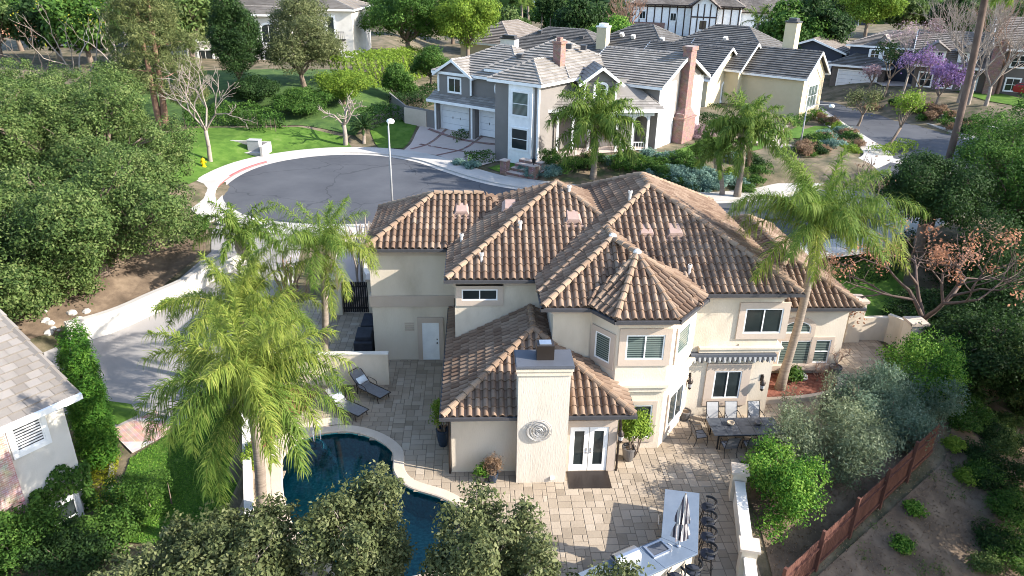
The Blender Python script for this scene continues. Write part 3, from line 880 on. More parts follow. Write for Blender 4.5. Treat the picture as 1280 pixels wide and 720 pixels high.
def frond_mesh(name, L, a0, droop, leaflet, m, n=58, w=.036, seed=1, twist=1.1):
    """one feather leaf along +x: rachis rising at angle a0 and arching over by droop (radians)"""
    rg = np.random.default_rng(seed)
    K = 26
    ts = np.linspace(0, 1, K + 1)
    ang = a0 - droop * ts ** 1.35
    dx = np.cos(ang) * L / K; dz = np.sin(ang) * L / K
    xs = np.concatenate([[0], np.cumsum(dx[:-1])]); zs = np.concatenate([[0], np.cumsum(dz[:-1])])
    ys = np.sin(ts * 2.2) * rg.uniform(-.18, .18) * L * .2
    V, Q, A = [], [], []
    def quad(p):
        i = len(V); V.extend(p); Q.append((i, i + 1, i + 2, i + 3))
    # rachis as a three-sided tube
    for k in range(K):
        r0, r1 = .035 * (1 - ts[k]) + .006, .035 * (1 - ts[k + 1]) + .006
        a, b = np.array([xs[k], ys[k], zs[k]]), np.array([xs[k + 1], ys[k + 1], zs[k + 1]])
        for j in range(3):
            c0, c1 = 2.094 * j, 2.094 * (j + 1)
            f = lambda c, r: np.array([0, math.cos(c) * r, math.sin(c) * r])
            quad([a + f(c0, r0), a + f(c1, r0), b + f(c1, r1), b + f(c0, r1)]); A.append(.95)
    for side in (-1, 1):
        for i in range(n):
            t = .13 + .87 * (i + rg.uniform(-.4, .4)) / n
            t = min(max(t, .1), .995)
            k = min(int(t * K), K - 1); fr = t * K - k
            p = np.array([xs[k] + (xs[k + 1] - xs[k]) * fr, ys[k] + (ys[k + 1] - ys[k]) * fr, zs[k] + (zs[k + 1] - zs[k]) * fr])
            tg = np.array([math.cos(ang[k]), 0, math.sin(ang[k])]); nu = np.array([-math.sin(ang[k]), 0, math.cos(ang[k])])
            ll = leaflet * (.55 + .45 * math.sin(math.pi * min(1, t * 1.05))) * rg.uniform(.6, 1.2) * (1.0 if t < .85 else 1.25 - t * .4)
            roll = rg.normal(.0, twist)
            d = tg * (.35 + .5 * t) + np.array([0, side, 0]) * math.cos(roll) * 1.0 + nu * math.sin(roll)
            d /= np.linalg.norm(d)
            q = p.copy(); dd = d.copy()
            wv = np.cross(dd, nu); wv /= (np.linalg.norm(wv) + 1e-9)
            S_ = 4; prev = None
            va = rg.normal(.5, .2)
            for s in range(S_ + 1):
                ww = w * (1.0 - (s / S_) ** 1.6 * .9)
                e = (q - wv * ww * .5, q + wv * ww * .5)
                if prev is not None:
                    quad([prev[0], prev[1], e[1], e[0]]); A.append(va)
                prev = e
                q = q + dd * ll / S_
                dd = dd + np.array([rg.normal(0, .08), rg.normal(0, .08), -.7 * rg.uniform(.35, 1.7)]); dd /= np.linalg.norm(dd)
    return np_mesh(name, np.array(V), np.array(Q, dtype=np.int32), np.clip(np.array(A), 0, 1), m)

FR = {}
def frond_set(key, L, leaflet, m, n=58, w=.036, seed=1, my=None):
    FR[key] = [frond_mesh('frond_%s' % key, L * (.9 + .02 * i), a0, dr, leaflet, (my if (my and i >= 4) else m), n, w, seed + i)
               for i, (a0, dr) in enumerate([(1.35, .9), (1.15, 1.25), (.9, 1.6), (.62, 1.7), (.3, 1.6), (-.05, 1.3), (.75, 2.2)])]
def palm(name, label, foot, top, key, trunk_r=.17, n=24, seed=1, group=None, scale=1.0, dead=0, boots=True, bark='palmbark', maxv=5, brown=0):
    """foot and top are world points; fronds are parts"""
    rr = random.Random(seed)
    foot, top = Vector(foot), Vector(top)
    t = thing(name, label, 'palm tree', foot, 0, group)
    mb = MB(); d = top - foot
    pts, rad = [], []
    K = 9
    for i in range(K + 1):
        f = i / K
        p = d * f; p = Vector((p.x + math.sin(f * math.pi) * d.length * .02, p.y, p.z))
        pts.append(p); rad.append(trunk_r * (1.45 - .45 * min(1, f * 6)) * (1 - .12 * f))
    pts[0] = pts[0] - Vector((0, 0, .5))
    mb.tube(pts, rad, 12)
    mb.build('trunk', M[bark], t, smooth=True, local=True)
    if boots:
        b = MB()
        for i in range(26):
            a = i * 2.4; h = -.15 - .75 * (i / 26)
            base = d + Vector((math.cos(a) * trunk_r * .9, math.sin(a) * trunk_r * .9, h))
            b.tube([base, base + Vector((math.cos(a) * .09, math.sin(a) * .09, .28)), base + Vector((math.cos(a) * .2, math.sin(a) * .2, .5))], [.09, .07, .02], 5)
        b.tube([d + Vector((0, 0, -.9)), d + Vector((0, 0, .1)), d + Vector((0, 0, .5))], [trunk_r * 1.0, trunk_r * 1.15, .06], 10)
        b.build('leaf_bases', M['boot'], t, local=True)
    for i in range(n):
        f = i / (n - 1)
        vi = min(maxv, int(f ** 1.1 * (maxv + 1)))
        if rr.random() < .2: vi = 6
        az = i * 2.39996 + rr.uniform(-.25, .25)
        o = bpy.data.objects.new('frond', FR[key][vi]); COL.objects.link(o)
        o.parent = t
        o.location = d + Vector((math.cos(az) * .08, math.sin(az) * .08, .25 - .3 * f))
        o.rotation_euler = (rr.uniform(-.25, .25), rr.uniform(-.14, .14), az)
        s_ = scale * rr.uniform(.88, 1.08) * (1 - .12 * (f < .12))
        o.scale = (s_, s_, s_)
    for i in range(brown):
        o = bpy.data.objects.new('dead_frond', FR['dead'][i % 2]); COL.objects.link(o); o.parent = t
        az = i * 2.1 + seed; o.location = d + Vector((math.cos(az) * .12, math.sin(az) * .12, -.25)); o.rotation_euler = (0, 0, az); o.scale = (scale * .8,) * 3
    return t

def bare_mesh(mb, p, d, L, r, depth, rr, spread=.55, up=.12, tips=None, shrink=.72, kids=(2, 3), sides=5):
    q = p; seg = 3; pts = [p]; dd = d.normalized()
    for i in range(seg):
        dd = (dd + Vector((rr.uniform(-1, 1), rr.uniform(-1, 1), rr.uniform(-.6, .9))) * .16 + Vector((0, 0, up * .3))).normalized()
        q = q + dd * L / seg; pts.append(q)
    mb.tube(pts, [r, r * .88, r * .76, r * .66], sides if depth > 1 else 4, cap=depth == 0)
    if depth == 0:
        if tips is not None: tips.append(q)
        return
    for k in range(rr.choice(kids) if depth > 1 else max(kids)):
        a = rr.uniform(0, 2 * math.pi); sp = spread * rr.uniform(.6, 1.35)
        o = dd.orthogonal().normalized(); o.rotate(Matrix.Rotation(a, 3, dd))
        nd = (dd * math.cos(sp) + o * math.sin(sp) + Vector((0, 0, up))).normalized()
        st = pts[-1] if k == 0 else pts[rr.choice((2, 3))]
        bare_mesh(mb, st, nd, L * shrink * rr.uniform(.8, 1.15), r * .62, depth - 1, rr, spread, up, tips, shrink, kids, sides)
def bare_tree(name, label, loc, h, r, depth, bark, seed, spread=.55, group=None, lean=(0, 0), tips=None, leafm_=None, leaf=.08, per=10, cr=.2, cname='crown', cat='tree', up=.12, trunk=.32, kids=(2, 3), frac=1.0, shrink=.72):
    t = thing(name, label, cat, loc, 0, group)
    rr = random.Random(seed); mb = MB(); tp = []
    top = Vector((lean[0], lean[1], h * trunk))
    mb.tube([(0, 0, -.5), (0, 0, 0), top * .5 + Vector((.05, 0, 0)), top], [r * 1.4, r * 1.2, r, r * .9], 9)
    for k in range(4):
        a = k * 1.57 + rr.uniform(-.4, .4)
        nd = Vector((math.cos(a) * spread * 1.3, math.sin(a) * spread * 1.3, 1))
        bare_mesh(mb, top, nd, h * .26, r * .62, depth, rr, spread, up, tp, shrink, kids)
    mb.build('trunk', bark, t, smooth=True, local=True)
    if leafm_ is not None:
        rg = np.random.default_rng(seed)
        tp2 = [p for p in tp if rg.random() < frac]
        C0 = np.array([tuple(p) for p in tp2])
        C = np.repeat(C0, per, axis=0)
        off = rg.normal(0, 1, C.shape) * cr * .6
        P = C + off
        V = leaf_quads(P, off / (np.linalg.norm(off, axis=1, keepdims=True) + 1e-9) + np.array([0, 0, .4]), leaf, .6, .5, rg)
        cv = np.repeat(rg.normal(.5, .22, len(C0)), per) + rg.normal(0, .15, len(P))
        link(cname, np_mesh(name + '_' + cname, V, quads_of(len(P)), np.clip(cv, 0, 1), leafm_), [], t)
    return t
# ================================================================== GROUND
M['bedmix'] = mat('planted_bed', [(.03, .055, .018), (.07, .085, .035), (.16, .12, .08), (.24, .18, .125)], .95, .9, 9, bump=.8, bscale=7, contrast=2.2)
M['ivyg'] = mat('low_ivy_groundcover', [(.018, .04, .01), (.045, .09, .018), (.09, .14, .03)], .9, .9, 9, bump=.8, bscale=9, contrast=2.0)
def make_terrain():
    def axis(segs):
        out = [segs[0][0]]
        for a, b, st in segs:
            n = max(1, int(round((b - a) / st)))
            out += [a + (b - a) * i / n for i in range(1, n + 1)]
        return out
    xs = axis([(-420, -120, 20), (-120, -50, 5), (-50, -30, 2), (-30, 40, .7), (40, 70, 1.5), (70, 140, 6), (140, 560, 20)])
    ys = axis([(-30, 8, 4), (8, 50, .7), (50, 80, 1.2), (80, 130, 4), (130, 240, 9), (240, 900, 20)])
    nx, ny = len(xs), len(ys)
    V = []
    for y in ys:
        for x in xs:
            z = zt(x, y)
            if y > 210: z += 5 * math.sin(x * .05) * math.sin(y * .043) * sst(210, 300, y)
            if in_pool(x, y): z = -3.0
            V.append((x, y, z))
    Fc = [(j * nx + i, j * nx + i + 1, (j + 1) * nx + i + 1, (j + 1) * nx + i) for j in range(ny - 1) for i in range(nx - 1)]
    me = bpy.data.meshes.new('ground'); me.from_pydata(V, [], Fc); me.materials.append(M['ground'])
    me.polygons.foreach_set('use_smooth', [True] * len(Fc)); me.update()
    o = link('ground', me, []); o['kind'] = 'structure'
    return o
# ground material: dry soil near, dark scrub green far away
def ground_mat():
    m = mat('ground_cover', [(.035, .04, .02), (.085, .075, .042), (.15, .12, .078), (.22, .175, .12)], .95, .6, 12, bump=1, bscale=6, contrast=2.4)
    return m
M['ground'] = ground_mat()

POOL = spline([(-7.45, 22.9), (-7.65, 24.2), (-7.0, 25.35), (-5.6, 25.75), (-4.3, 25.3), (-3.35, 24.3), (-3.15, 23.0), (-2.55, 22.15), (-1.3, 21.5), (-0.35, 20.6), (-0.15, 19.4), (-0.9, 18.2), (-2.6, 17.6), (-4.6, 18.2), (-6.2, 19.8), (-7.0, 21.4)], 6, closed=True)
POOLXY = [(p.x, p.y) for p in POOL]
def in_pool(x, y):
    if not (-9.5 < x < 1.5 and 16 < y < 27.2): return False
    if point_in(POOLXY, x, y): return True
    return min((p.x - x) ** 2 + (p.y - y) ** 2 for p in POOL) < 1.1
make_terrain()

PATIO = [(-8.05, 16.6), (9.0, 16.6), (9.5, 20.8), (10.3, 23.2), (13.5, 24.6), (16.5, 26.6), (19.2, 29.5), (20.6, 31.6), (21.2, 33.2), (20.2, 34.6), (18.9, 34.9), (17.0, 31.0), (-0.5, 31.0), (-0.5, 33.0), (-4.0, 38.6), (-10.0, 38.6), (-10.0, 30.2), (-7.2, 28.6), (-7.6, 27.3), (-8.75, 24.5)]
def make_patio():
    outer = [Vector((x, y, 0)) for x, y in PATIO]
    hole = [Vector((p.x, p.y, 0)) for p in POOL]
    mb = MB()
    fl = outer + hole
    zoff = 0.035
    for t in tessellate_polygon([outer, hole]):
        mb.face([(fl[i].x, fl[i].y, zoff) for i in t])
    o = mb.build('patio_joint_sand', M['grout']); o['kind'] = 'structure'
    # pavers of four sizes fitted together on a grid
    cell = .17
    x0, y0 = -10.2, 16.4
    nx, ny = int(31.6 / cell), int(22.4 / cell)
    used = np.zeros((nx + 4, ny + 4), bool)
    pv = MB(); rr = random.Random(5)
    sizes = [(2, 2), (3, 2), (2, 3), (2, 2), (3, 2), (1, 2), (2, 1), (1, 1)]
    for j in range(ny):
        for i in range(nx):
            if used[i, j]: continue
            opts = sizes[:5]; rr.shuffle(opts)
            opts = opts + [(1, 2), (2, 1), (1, 1)]
            for w, h in opts:
                if not used[i:i + w, j:j + h].any(): break
            used[i:i + w, j:j + h] = True
            cx, cy = x0 + (i + w / 2) * cell, y0 + (j + h / 2) * cell
            if not point_in(PATIO, cx, cy) or point_in(POOLXY, cx, cy): continue
            if -.9 < cx < 12.4 and 26.7 < cy < 31.6 or (-.85 < cx < 5.0 and cy > 23.1): continue
            if -4.9 < cx < -.9 and cy > 31.8: continue
            g = .008
            a0, a1, b0, b1 = cx - w * cell / 2 + g, cx + w * cell / 2 - g, cy - h * cell / 2 + g, cy + h * cell / 2 - g
            z = .047 + rr.uniform(-.002, .002); v = min(1, max(0, rr.gauss(.5, .26)))
            c = .012
            pv.face([(a0 + c, b0 + c, z), (a1 - c, b0 + c, z), (a1 - c, b1 - c, z), (a0 + c, b1 - c, z)], 0, v)
            for (p, q, r_, s_) in (((a0, b0), (a1, b0), (a1 - c, b0 + c), (a0 + c, b0 + c)), ((a1, b0), (a1, b1), (a1 - c, b1 - c), (a1 - c, b0 + c)), ((a1, b1), (a0, b1), (a0 + c, b1 - c), (a1 - c, b1 - c)), ((a0, b1), (a0, b0), (a0 + c, b0 + c), (a0 + c, b1 - c))):
                pv.face([(*p, .037), (*q, .037), (*r_, z), (*s_, z)], 0, v)
    o = pv.build('patio', M['paver']); o['kind'] = 'structure'
make_patio()

def water_mat():
    m = bpy.data.materials.new('pool_water'); m.use_nodes = True
    nt = m.node_tree; nt.nodes.clear()
    out = nt.nodes.new('ShaderNodeOutputMaterial')
    tr = nt.nodes.new('ShaderNodeBsdfTransparent'); tr.inputs['Color'].default_value = (.27, .52, .55, 1)
    gl = nt.nodes.new('ShaderNodeBsdfGlossy'); gl.inputs['Roughness'].default_value = .03
    fr = nt.nodes.new('ShaderNodeFresnel'); fr.inputs['IOR'].default_value = 1.33
    no = nt.nodes.new('ShaderNodeTexNoise'); no.inputs['Scale'].default_value = 2.5
    bp = nt.nodes.new('ShaderNodeBump'); bp.inputs['Strength'].default_value = .12; bp.inputs['Distance'].default_value = .05
    nt.links.new(no.outputs['Fac'], bp.inputs['Height'])
    nt.links.new(bp.outputs['Normal'], gl.inputs['Normal']); nt.links.new(bp.outputs['Normal'], fr.inputs['Normal'])
    mx = nt.nodes.new('ShaderNodeMixShader')
    nt.links.new(fr.outputs[0], mx.inputs[0]); nt.links.new(tr.outputs[0], mx.inputs[1]); nt.links.new(gl.outputs[0], mx.inputs[2])
    nt.links.new(mx.outputs[0], out.inputs['Surface'])
    return m
M['water'] = water_mat()
def make_pool():
    pl = thing('swimming_pool', 'kidney shaped dark blue swimming pool set in the paved terrace', 'swimming pool', (-4, 21.8, 0))
    b = MB()
    fl = [Vector((p.x, p.y, 0)) for p in POOL]
    dep = lambda p: -1.25 + .55 * sst(21.5, 18.5, p.y)
    n = len(fl)
    for i in range(n):
        p, q = fl[i], fl[(i + 1) % n]
        b.face([(p.x, p.y, .02), (q.x, q.y, .02), (q.x, q.y, dep(q)), (p.x, p.y, dep(p))])
    for t in tessellate_polygon([fl]): b.face([(fl[i].x, fl[i].y, dep(fl[i])) for i in t])
    b.build('basin', M['pool'], pl)
    w = MB()
    for t in tessellate_polygon([fl]):
        q = [Vector((fl[i].x, fl[i].y, -.09)) for i in t]
        if (q[1] - q[0]).cross(q[2] - q[0]).z < 0: q = q[::-1]
        w.face(q)
    w.build('water', M['water'], pl)
    # rounded coping
    c = MB()
    inner = [Vector((p.x, p.y, 0)) for p in POOL]
    def off(d):
        out = []
        for i in range(n):
            t = (inner[(i + 1) % n] - inner[i - 1]).normalized()
            out.append(Vector((inner[i].x - t.y * d, inner[i].y + t.x * d, 0)))
        return out
    area = sum(inner[i].x * inner[(i + 1) % n].y - inner[(i + 1) % n].x * inner[i].y for i in range(n))
    sg = 1 if area < 0 else -1
    prof = [(-.06 * sg, .0), (-.07 * sg, .075), (-.03 * sg, .105), (.34 * sg, .105), (.37 * sg, .08), (.37 * sg, .03)]
    rings = [[(p.x, p.y, z) for p in off(d)] for d, z in prof]
    for k in range(len(rings) - 1):
        for i in range(n):
            j = (i + 1) % n
            c.face([rings[k][i], rings[k][j], rings[k + 1][j], rings[k + 1][i]])
    c.build('coping', M['coping'], pl)
    # pale deck shelf on the bed side of the coping
    s_ = MB()
    seg = [(-8.0, 21.6), (-8.35, 22.9), (-8.4, 24.4), (-7.75, 25.9), (-6.6, 26.6), (-5.9, 26.65)]
    a = spline(seg, 5); bb = spline([(-7.35, 21.5), (-7.75, 22.9), (-7.95, 24.25), (-7.2, 25.6), (-6.2, 26.1), (-5.6, 26.15)], 5)
    for i in range(len(a) - 1):
        s_.face([(a[i].x, a[i].y, .09), (bb[i].x, bb[i].y, .09), (bb[i + 1].x, bb[i + 1].y, .09), (a[i + 1].x, a[i + 1].y, .09)])
        s_.face([(a[i].x, a[i].y, -.1), (a[i].x, a[i].y, .09), (a[i + 1].x, a[i + 1].y, .09), (a[i + 1].x, a[i + 1].y, -.1)])
    s_.build('deck_edge', M['coping'], pl)
    st = MB()
    for k in range(3):
        st.torus((-7.0 + k * .18, 24.75 - k * .1, -.2 - .25 * k), .8, .12, n=20, k=4, arc=.4)
    st.build('step', M['pool'], pl)
    r_ = MB()
    for k in (0, .42):
        r_.tube([(-6.75 + k * .6, 25.65 + k * .35, .1), (-6.75 + k * .6, 25.6 + k * .3, .42), (-6.7 + k * .6, 25.3 + k * .3, .36), (-6.68 + k * .6, 25.22 + k * .3, -.3)], .022, 8)
    r_.build('handrail', M['white'], pl, smooth=True)
make_pool()

# streets ------------------------------------------------------------
far_curb = spline([(-16.6, 49.3), (-19.0, 52.6), (-20.1, 57), (-19.4, 61.8), (-17.2, 65.2), (-13.4, 67.3), (-9.0, 67.2), (-5.2, 65.0), (-2.4, 61.6), (.3, 58.6), (3.2, 56.5), (8, 54.5), (14, 53), (20, 53.2), (26, 55.6), (31, 59.3), (35.5, 63.2), (38.6, 66.4), (40.0, 70), (40.9, 76), (42.0, 84), (43.4, 93), (44.6, 104), (46, 125)], 5)
near_curb = spline([(-16.6, 49.3), (-13.4, 47.6), (-9.2, 47.1), (-5, 47.5), (0, 47.6), (6, 46.2), (12, 44.2), (18, 43.2), (24, 44.3), (29, 47.2), (34, 50.6), (38, 53.2), (42, 54.0), (45.5, 52.5), (48, 48)], 5)
sheet('street', [(p.x, p.y) for p in far_curb] + [(53, 125), (52.4, 104), (51.8, 93), (51.5, 84), (52.2, 76), (53.5, 66), (55, 56), (57, 47)] + [(p.x, p.y) for p in reversed(near_curb[1:])], M['asphalt'], off=.035, cell=4, zf=lambda x, y: 1.5)
def kerb_and_walk(name, line, sign, wid, i0=0, i1=None, gut=.5):
    ln = line[i0:i1]
    sheet(name + '_gutter', strip_poly(ln, -sign * gut, sign * .01), M['concrete'], off=.05, cell=3, zf=lambda x, y: 1.5)
    sheet(name, strip_poly(ln, 0, sign * wid), M['concrete'], off=.16, cell=3, zf=lambda x, y: max(1.5, min(zt(x, y), 1.6)), skirt=.3)
kerb_and_walk('sidewalk', far_curb, 1, 2.1)
kerb_and_walk('pavement', near_curb, -1, 1.9)
sheet('cross_gutter', strip_poly(spline([(38.2, 66.6), (41.5, 62.5), (44, 57.5), (45.6, 53)], 5), -.9, .9), M['concrete'], off=.047, cell=4, zf=lambda x, y: 1.5)
far_side = spline([(53, 125), (52.4, 104), (51.8, 93), (51.5, 84), (52.2, 76), (53.5, 66), (55, 56), (57, 47)], 4)
kerb_and_walk('footpath', far_side, 1, 1.9)
red = [p for p in far_curb if p.x < -15.8 and 55.5 < p.y < 64.2]
r_ = MB()
for a, b in zip(offset_line(red, -.012)[:-1], offset_line(red, -.012)[1:]):
    c, d = a - (b - a).orthogonal().normalized() * 0, b
    pass
rl0, rl1 = offset_line(red, -.015), offset_line(red, .17)
for i in range(len(red) - 1):
    r_.face([(rl0[i].x, rl0[i].y, 1.53), (rl0[i + 1].x, rl0[i + 1].y, 1.53), (rl0[i + 1].x, rl0[i + 1].y, 1.668), (rl0[i].x, rl0[i].y, 1.668)])
    r_.face([(rl0[i].x, rl0[i].y, 1.668), (rl0[i + 1].x, rl0[i + 1].y, 1.668), (rl1[i + 1].x, rl1[i + 1].y, 1.668), (rl1[i].x, rl1[i].y, 1.668)])
o = r_.build('kerb_marking', M['redpaint']); o['kind'] = 'structure'

# driveway of the house on the left -------------------------------------
sheet('driveway', [(-17.2, 49.6), (-17.3, 46.2), (-16.4, 43.2), (-17.6, 39.4), (-19.6, 35.8), (-21.5, 33.0), (-19.0, 29.4), (-16.2, 28.2), (-14.6, 26.6), (-13.6, 28.2), (-11.9, 31.2), (-10.9, 34.5), (-10.9, 40), (-11.2, 46.8), (-13.4, 47.9)], M['drive'], off=.05, cell=.8)
sheet('driveway_apron', [(-16.4, 28.15), (-14.7, 26.45), (-13.5, 28.1), (-14.9, 29.5)], M['brickpale'], off=.065, cell=.8)
LWN = [(-14.65, 26.1), (-13.6, 27.9), (-12.0, 31.0), (-11.3, 30.6), (-9.2, 22.5), (-8.6, 20.5), (-13.0, 21.2), (-14.05, 23.4)]
sheet('lawn_left', LWN, M['lawn'], off=.06, cell=.6)
sheet('drive_strip_lawn', [(-16.2, 28.5), (-15.6, 29.2), (-16.2, 30.0), (-17.6, 30.3), (-18.0, 29.4)], M['lawn'], off=.07, cell=.6)
# front drive and planting of the main house
sheet('front_drive', [(-8.8, 47.1), (-8.8, 39.2), (-4.0, 38.8), (12, 39.5), (22, 39.5), (19, 43), (12, 44), (6, 46), (0, 47.4), (-5, 47.4)], M['pinkcon'], off=.06, cell=.8)
sheet('side_lawn', [(17.9, 35.2), (20.8, 35.4), (25.6, 38.5), (27.5, 42.5), (24, 43.4), (20, 42.2), (17.9, 42.5)], M['lawn'], off=.06, cell=.7)
# cul-de-sac lawns
sheet('lawn_culdesac', [(-21.9, 55.5), (-22.1, 59), (-21.0, 63.6), (-18.6, 67), (-14.3, 69.5), (-11.8, 69.9), (-12.8, 72.6), (-17.5, 73.6), (-22, 73.2), (-27, 73), (-30, 69), (-28, 60), (-25.5, 55.5)], M['lawn'], off=.06, cell=.9)
sheet('lawn_by_drive', [(-9.2, 69.6), (-7.0, 69.6), (-6.2, 74), (-5.6, 77.5), (-8.5, 77.5), (-10.6, 74)], M['lawn'], off=.06, cell=.9)
sheet('grey_house_driveway', [(-6.8, 68.9), (-3.6, 66.9), (-0.8, 63.3), (-.2, 62.6), (3.4, 66.4), (4.2, 68.4), (-3.3, 75.6), (-5.2, 77), (-6.0, 73.5)], M['pinkcon'], off=.075, cell=.8)
sheet('front_lawn', [(1.0, 62.6), (3.9, 65.6), (5.4, 62.9), (4.4, 61.1), (2.4, 60.5)], M['lawn'], off=.06, cell=.8)
sheet('garden_path', [(4.3, 58.6), (3.0, 59.5), (5.0, 61.3), (6.2, 63.6), (9, 65.2), (13, 66.4), (15.6, 66.0), (14, 64.2), (9.5, 63.2), (7.2, 61.6), (5.9, 59.8)], M['pinkcon'], off=.08, cell=.8)
sheet('planting_bed', [(5.0, 57.7), (6.2, 59.7), (7.8, 61.3), (10, 62.4), (13.5, 62.3), (20, 62.0), (24, 60.5), (23, 55.7), (19, 54.9), (14, 55.1), (9, 56.4)], M['bedmix'], off=.05, cell=.8)
sheet('side_strip_lawn', [(11, 62.6), (14.5, 63.8), (17.5, 64.2), (20, 67), (22.4, 70.4), (24.4, 70), (23.5, 65), (21, 62.4), (14, 62.5)], M['lawn'], off=.065, cell=.9)
sheet('corner_lawn', [(29.6, 70.5), (31.0, 72.5), (33.6, 75.6), (35.6, 79.0), (38.2, 81.5), (40.6, 81.0), (39.4, 76.5), (36.6, 72.6), (32.6, 69.5)], M['lawn'], off=.07, cell=.9)
sheet('entry_path', [(27.0, 66.2), (28.3, 68.2), (28.0, 70.5), (29.5, 73.5), (32, 77), (33, 76), (30.8, 73), (29.6, 70.6), (30.0, 68.6), (28.3, 65.8)], M['pinkcon'], off=.075, cell=.9)
sheet('lawn_strip', [(24.4, 64.2), (24.6, 69), (27.5, 71), (27.6, 68.5), (26.2, 65.6)], M['lawn'], off=.065, cell=.9)
sheet('corner_bed', [(28.6, 62.5), (29.4, 66), (31.5, 69.2), (36.6, 72.2), (39.4, 76), (41, 84), (41.9, 92), (40, 84), (38.7, 72), (37.2, 68.7), (34.4, 66), (30.2, 62.2)], M['bedmix'], off=.06, cell=.9)
sheet('bank_lawn', [(60, 103), (61, 94), (60.5, 86), (63, 80), (66, 76), (70, 78), (66, 88), (66, 103)], M['lawn'], off=.07, cell=1.5)
sheet('blue_house_driveway', [(54, 104), (54.0, 97.5), (57.5, 96), (58.5, 100), (57, 108)], M['pinkcon'], off=.07, cell=1.5)
sheet('distant_street', [(-140, 150), (-60, 132), (-52, 126), (-52, 116), (-62, 116), (-80, 132), (-140, 136)], M['asphalt'], off=.25, cell=6)
sheet('mulch_bed', [(12.55, 27.55), (16.3, 28.25), (16.95, 28.9), (16.95, 29.95), (12.55, 29.95)], M['mulch'], off=.12, cell=.7)
sheet('pool_side_bed', [(-8.35, 20.6), (-9.0, 23.2), (-10.1, 27.3), (-10.2, 29.8), (-7.2, 28.6), (-7.4, 27.5), (-8.1, 26.2), (-8.5, 24.4), (-8.25, 22.4)], M['mulch'], off=.06, cell=.6)
sheet('dry_bank', [(-17.6, 46), (-16.8, 43.4), (-18.0, 39.6), (-20.2, 35.8), (-23, 33), (-30, 33), (-30, 40), (-24, 46), (-21, 50)], M['soil'], off=.05, cell=.9)

sheet('slope_groundcover', [(-11.9, 73.0), (-17.5, 74.2), (-28, 73.8), (-40, 78), (-40, 92), (-24, 96), (-13, 96), (-9, 88), (-10.5, 79)], M['ivyg'], off=.06, cell=1.2)
sheet('dirt_slope', [(FX0 + .2, FY0 - .4), (FX1 + .4, FY1 - .3), (21.5, 27), (26, 30), (34, 30), (34, 8), (9.6, 8), (9.3, 16.6)], M['soil'], off=.05, cell=.7)

for k, ln in enumerate(([(-5.5, 71.2), (-1.2, 68.4), (3.0, 66.2)], [(-4.8, 74.2), (-1.8, 71.6), (1.5, 69.2), (3.6, 67.8)], [(-3.6, 66.9), (-1.6, 68.8), (.6, 71.2)], [(-6.2, 69.2), (-3.9, 72.2), (-2.6, 74.6)])):
    sheet('driveway_brick_band', strip_poly(spline(ln, 4), -.16, .16), M['brick'], off=.09, cell=1)
# ================================================================== MAIN HOUSE
HOUSE = thing('tiled_house', 'large two storey cream stucco house with brown clay barrel tile roof and corner turret', 'house', (4, 28, 0))
EZ, SL = 6.0, .55
def walls(poly, z0, z1, m='stucco', name='wall'):
    return MB().prism(poly, z0, z1).build(name, M[m], HOUSE)
walls([(-4.96, 31.7), (3, 31.7), (3, 36.9), (-4.96, 36.9)], 0, 5.93)
walls([(-.93, 28.1), (3.2, 28.1), (3.2, 36.5), (-.93, 36.5)], 2.2, 5.94)
TOW = [(2.95, 25.4), (4.45, 25.4), (5.3, 24.3), (7.3, 24.3), (9.0, 26.6), (9.0, 36), (2.95, 36)]
walls(TOW, 0, 5.95)
walls([(8.6, 26.55), (12.5, 26.55), (12.5, 38), (8.6, 38)], 0, 5.92)
walls([(12.3, 30.0), (17.3, 30.0), (17.3, 40.5), (12.3, 40.5)], 0, 3.64)
walls([(-.98, 22.95), (5.3, 22.95), (5.3, 24.0), (5.02, 24.4), (5.0, 31), (-.98, 31.69)], 0, 2.78)
# moulded bands
def band(line, z0, z1, d=.07, m='trim', name='moulding'):
    mb = MB(); pts = [Vector((p[0], p[1], 0)) for p in line]
    # mitred outward offset (the outside is on the right hand of the line)
    out = []
    for i, p in enumerate(pts):
        def nrm(a, b):
            t = (b - a).normalized(); return Vector((t.y, -t.x, 0))
        ns = []
        if i > 0: ns.append(nrm(pts[i - 1], p))
        if i < len(pts) - 1: ns.append(nrm(p, pts[i + 1]))
        n = sum(ns, Vector((0, 0, 0))).normalized()
        out.append(p + n * d / max(.4, n.dot(ns[0])))
    for i in range(len(pts) - 1):
        a, b, c, e = pts[i], pts[i + 1], out[i + 1], out[i]
        mb.face([(e.x, e.y, z0), (c.x, c.y, z0), (c.x, c.y, z1), (e.x, e.y, z1)])
        mb.face([(e.x, e.y, z1), (c.x, c.y, z1), (b.x, b.y, z1), (a.x, a.y, z1)])
        mb.face([(e.x, e.y, z0), (a.x, a.y, z0), (b.x, b.y, z0), (c.x, c.y, z0)])
    for i in (0, -1):
        a, e = pts[i], out[i]
        mb.face([(a.x, a.y, z0), (e.x, e.y, z0), (e.x, e.y, z1), (a.x, a.y, z1)])
    return mb.build(name, M[m], HOUSE)
band([(-4.965, 36.5), (-4.965, 31.695), (-.98, 31.695)], 2.95, 3.5, .09)
band([(-4.965, 36.5), (-4.965, 31.695), (-.98, 31.695)], 5.55, 5.9, .07)
band([(-.935, 31), (-.935, 28.095), (2.95, 28.095)], 5.6, 5.9, .06)
TL = [(2.945, 28.0), (2.945, 25.395), (4.45, 25.395), (5.3, 24.295), (7.3, 24.295), (9.0, 26.545)]
band(TL, 5.62, 5.92, .07)
band([(5.3, 24.294), (7.3, 24.294), (8.99, 26.54)], 2.78, 3.0, .12, 'stucco')
band([(5.3, 24.293), (7.3, 24.293), (8.99, 26.535)], 3.0, 3.12, .2, 'stucco')
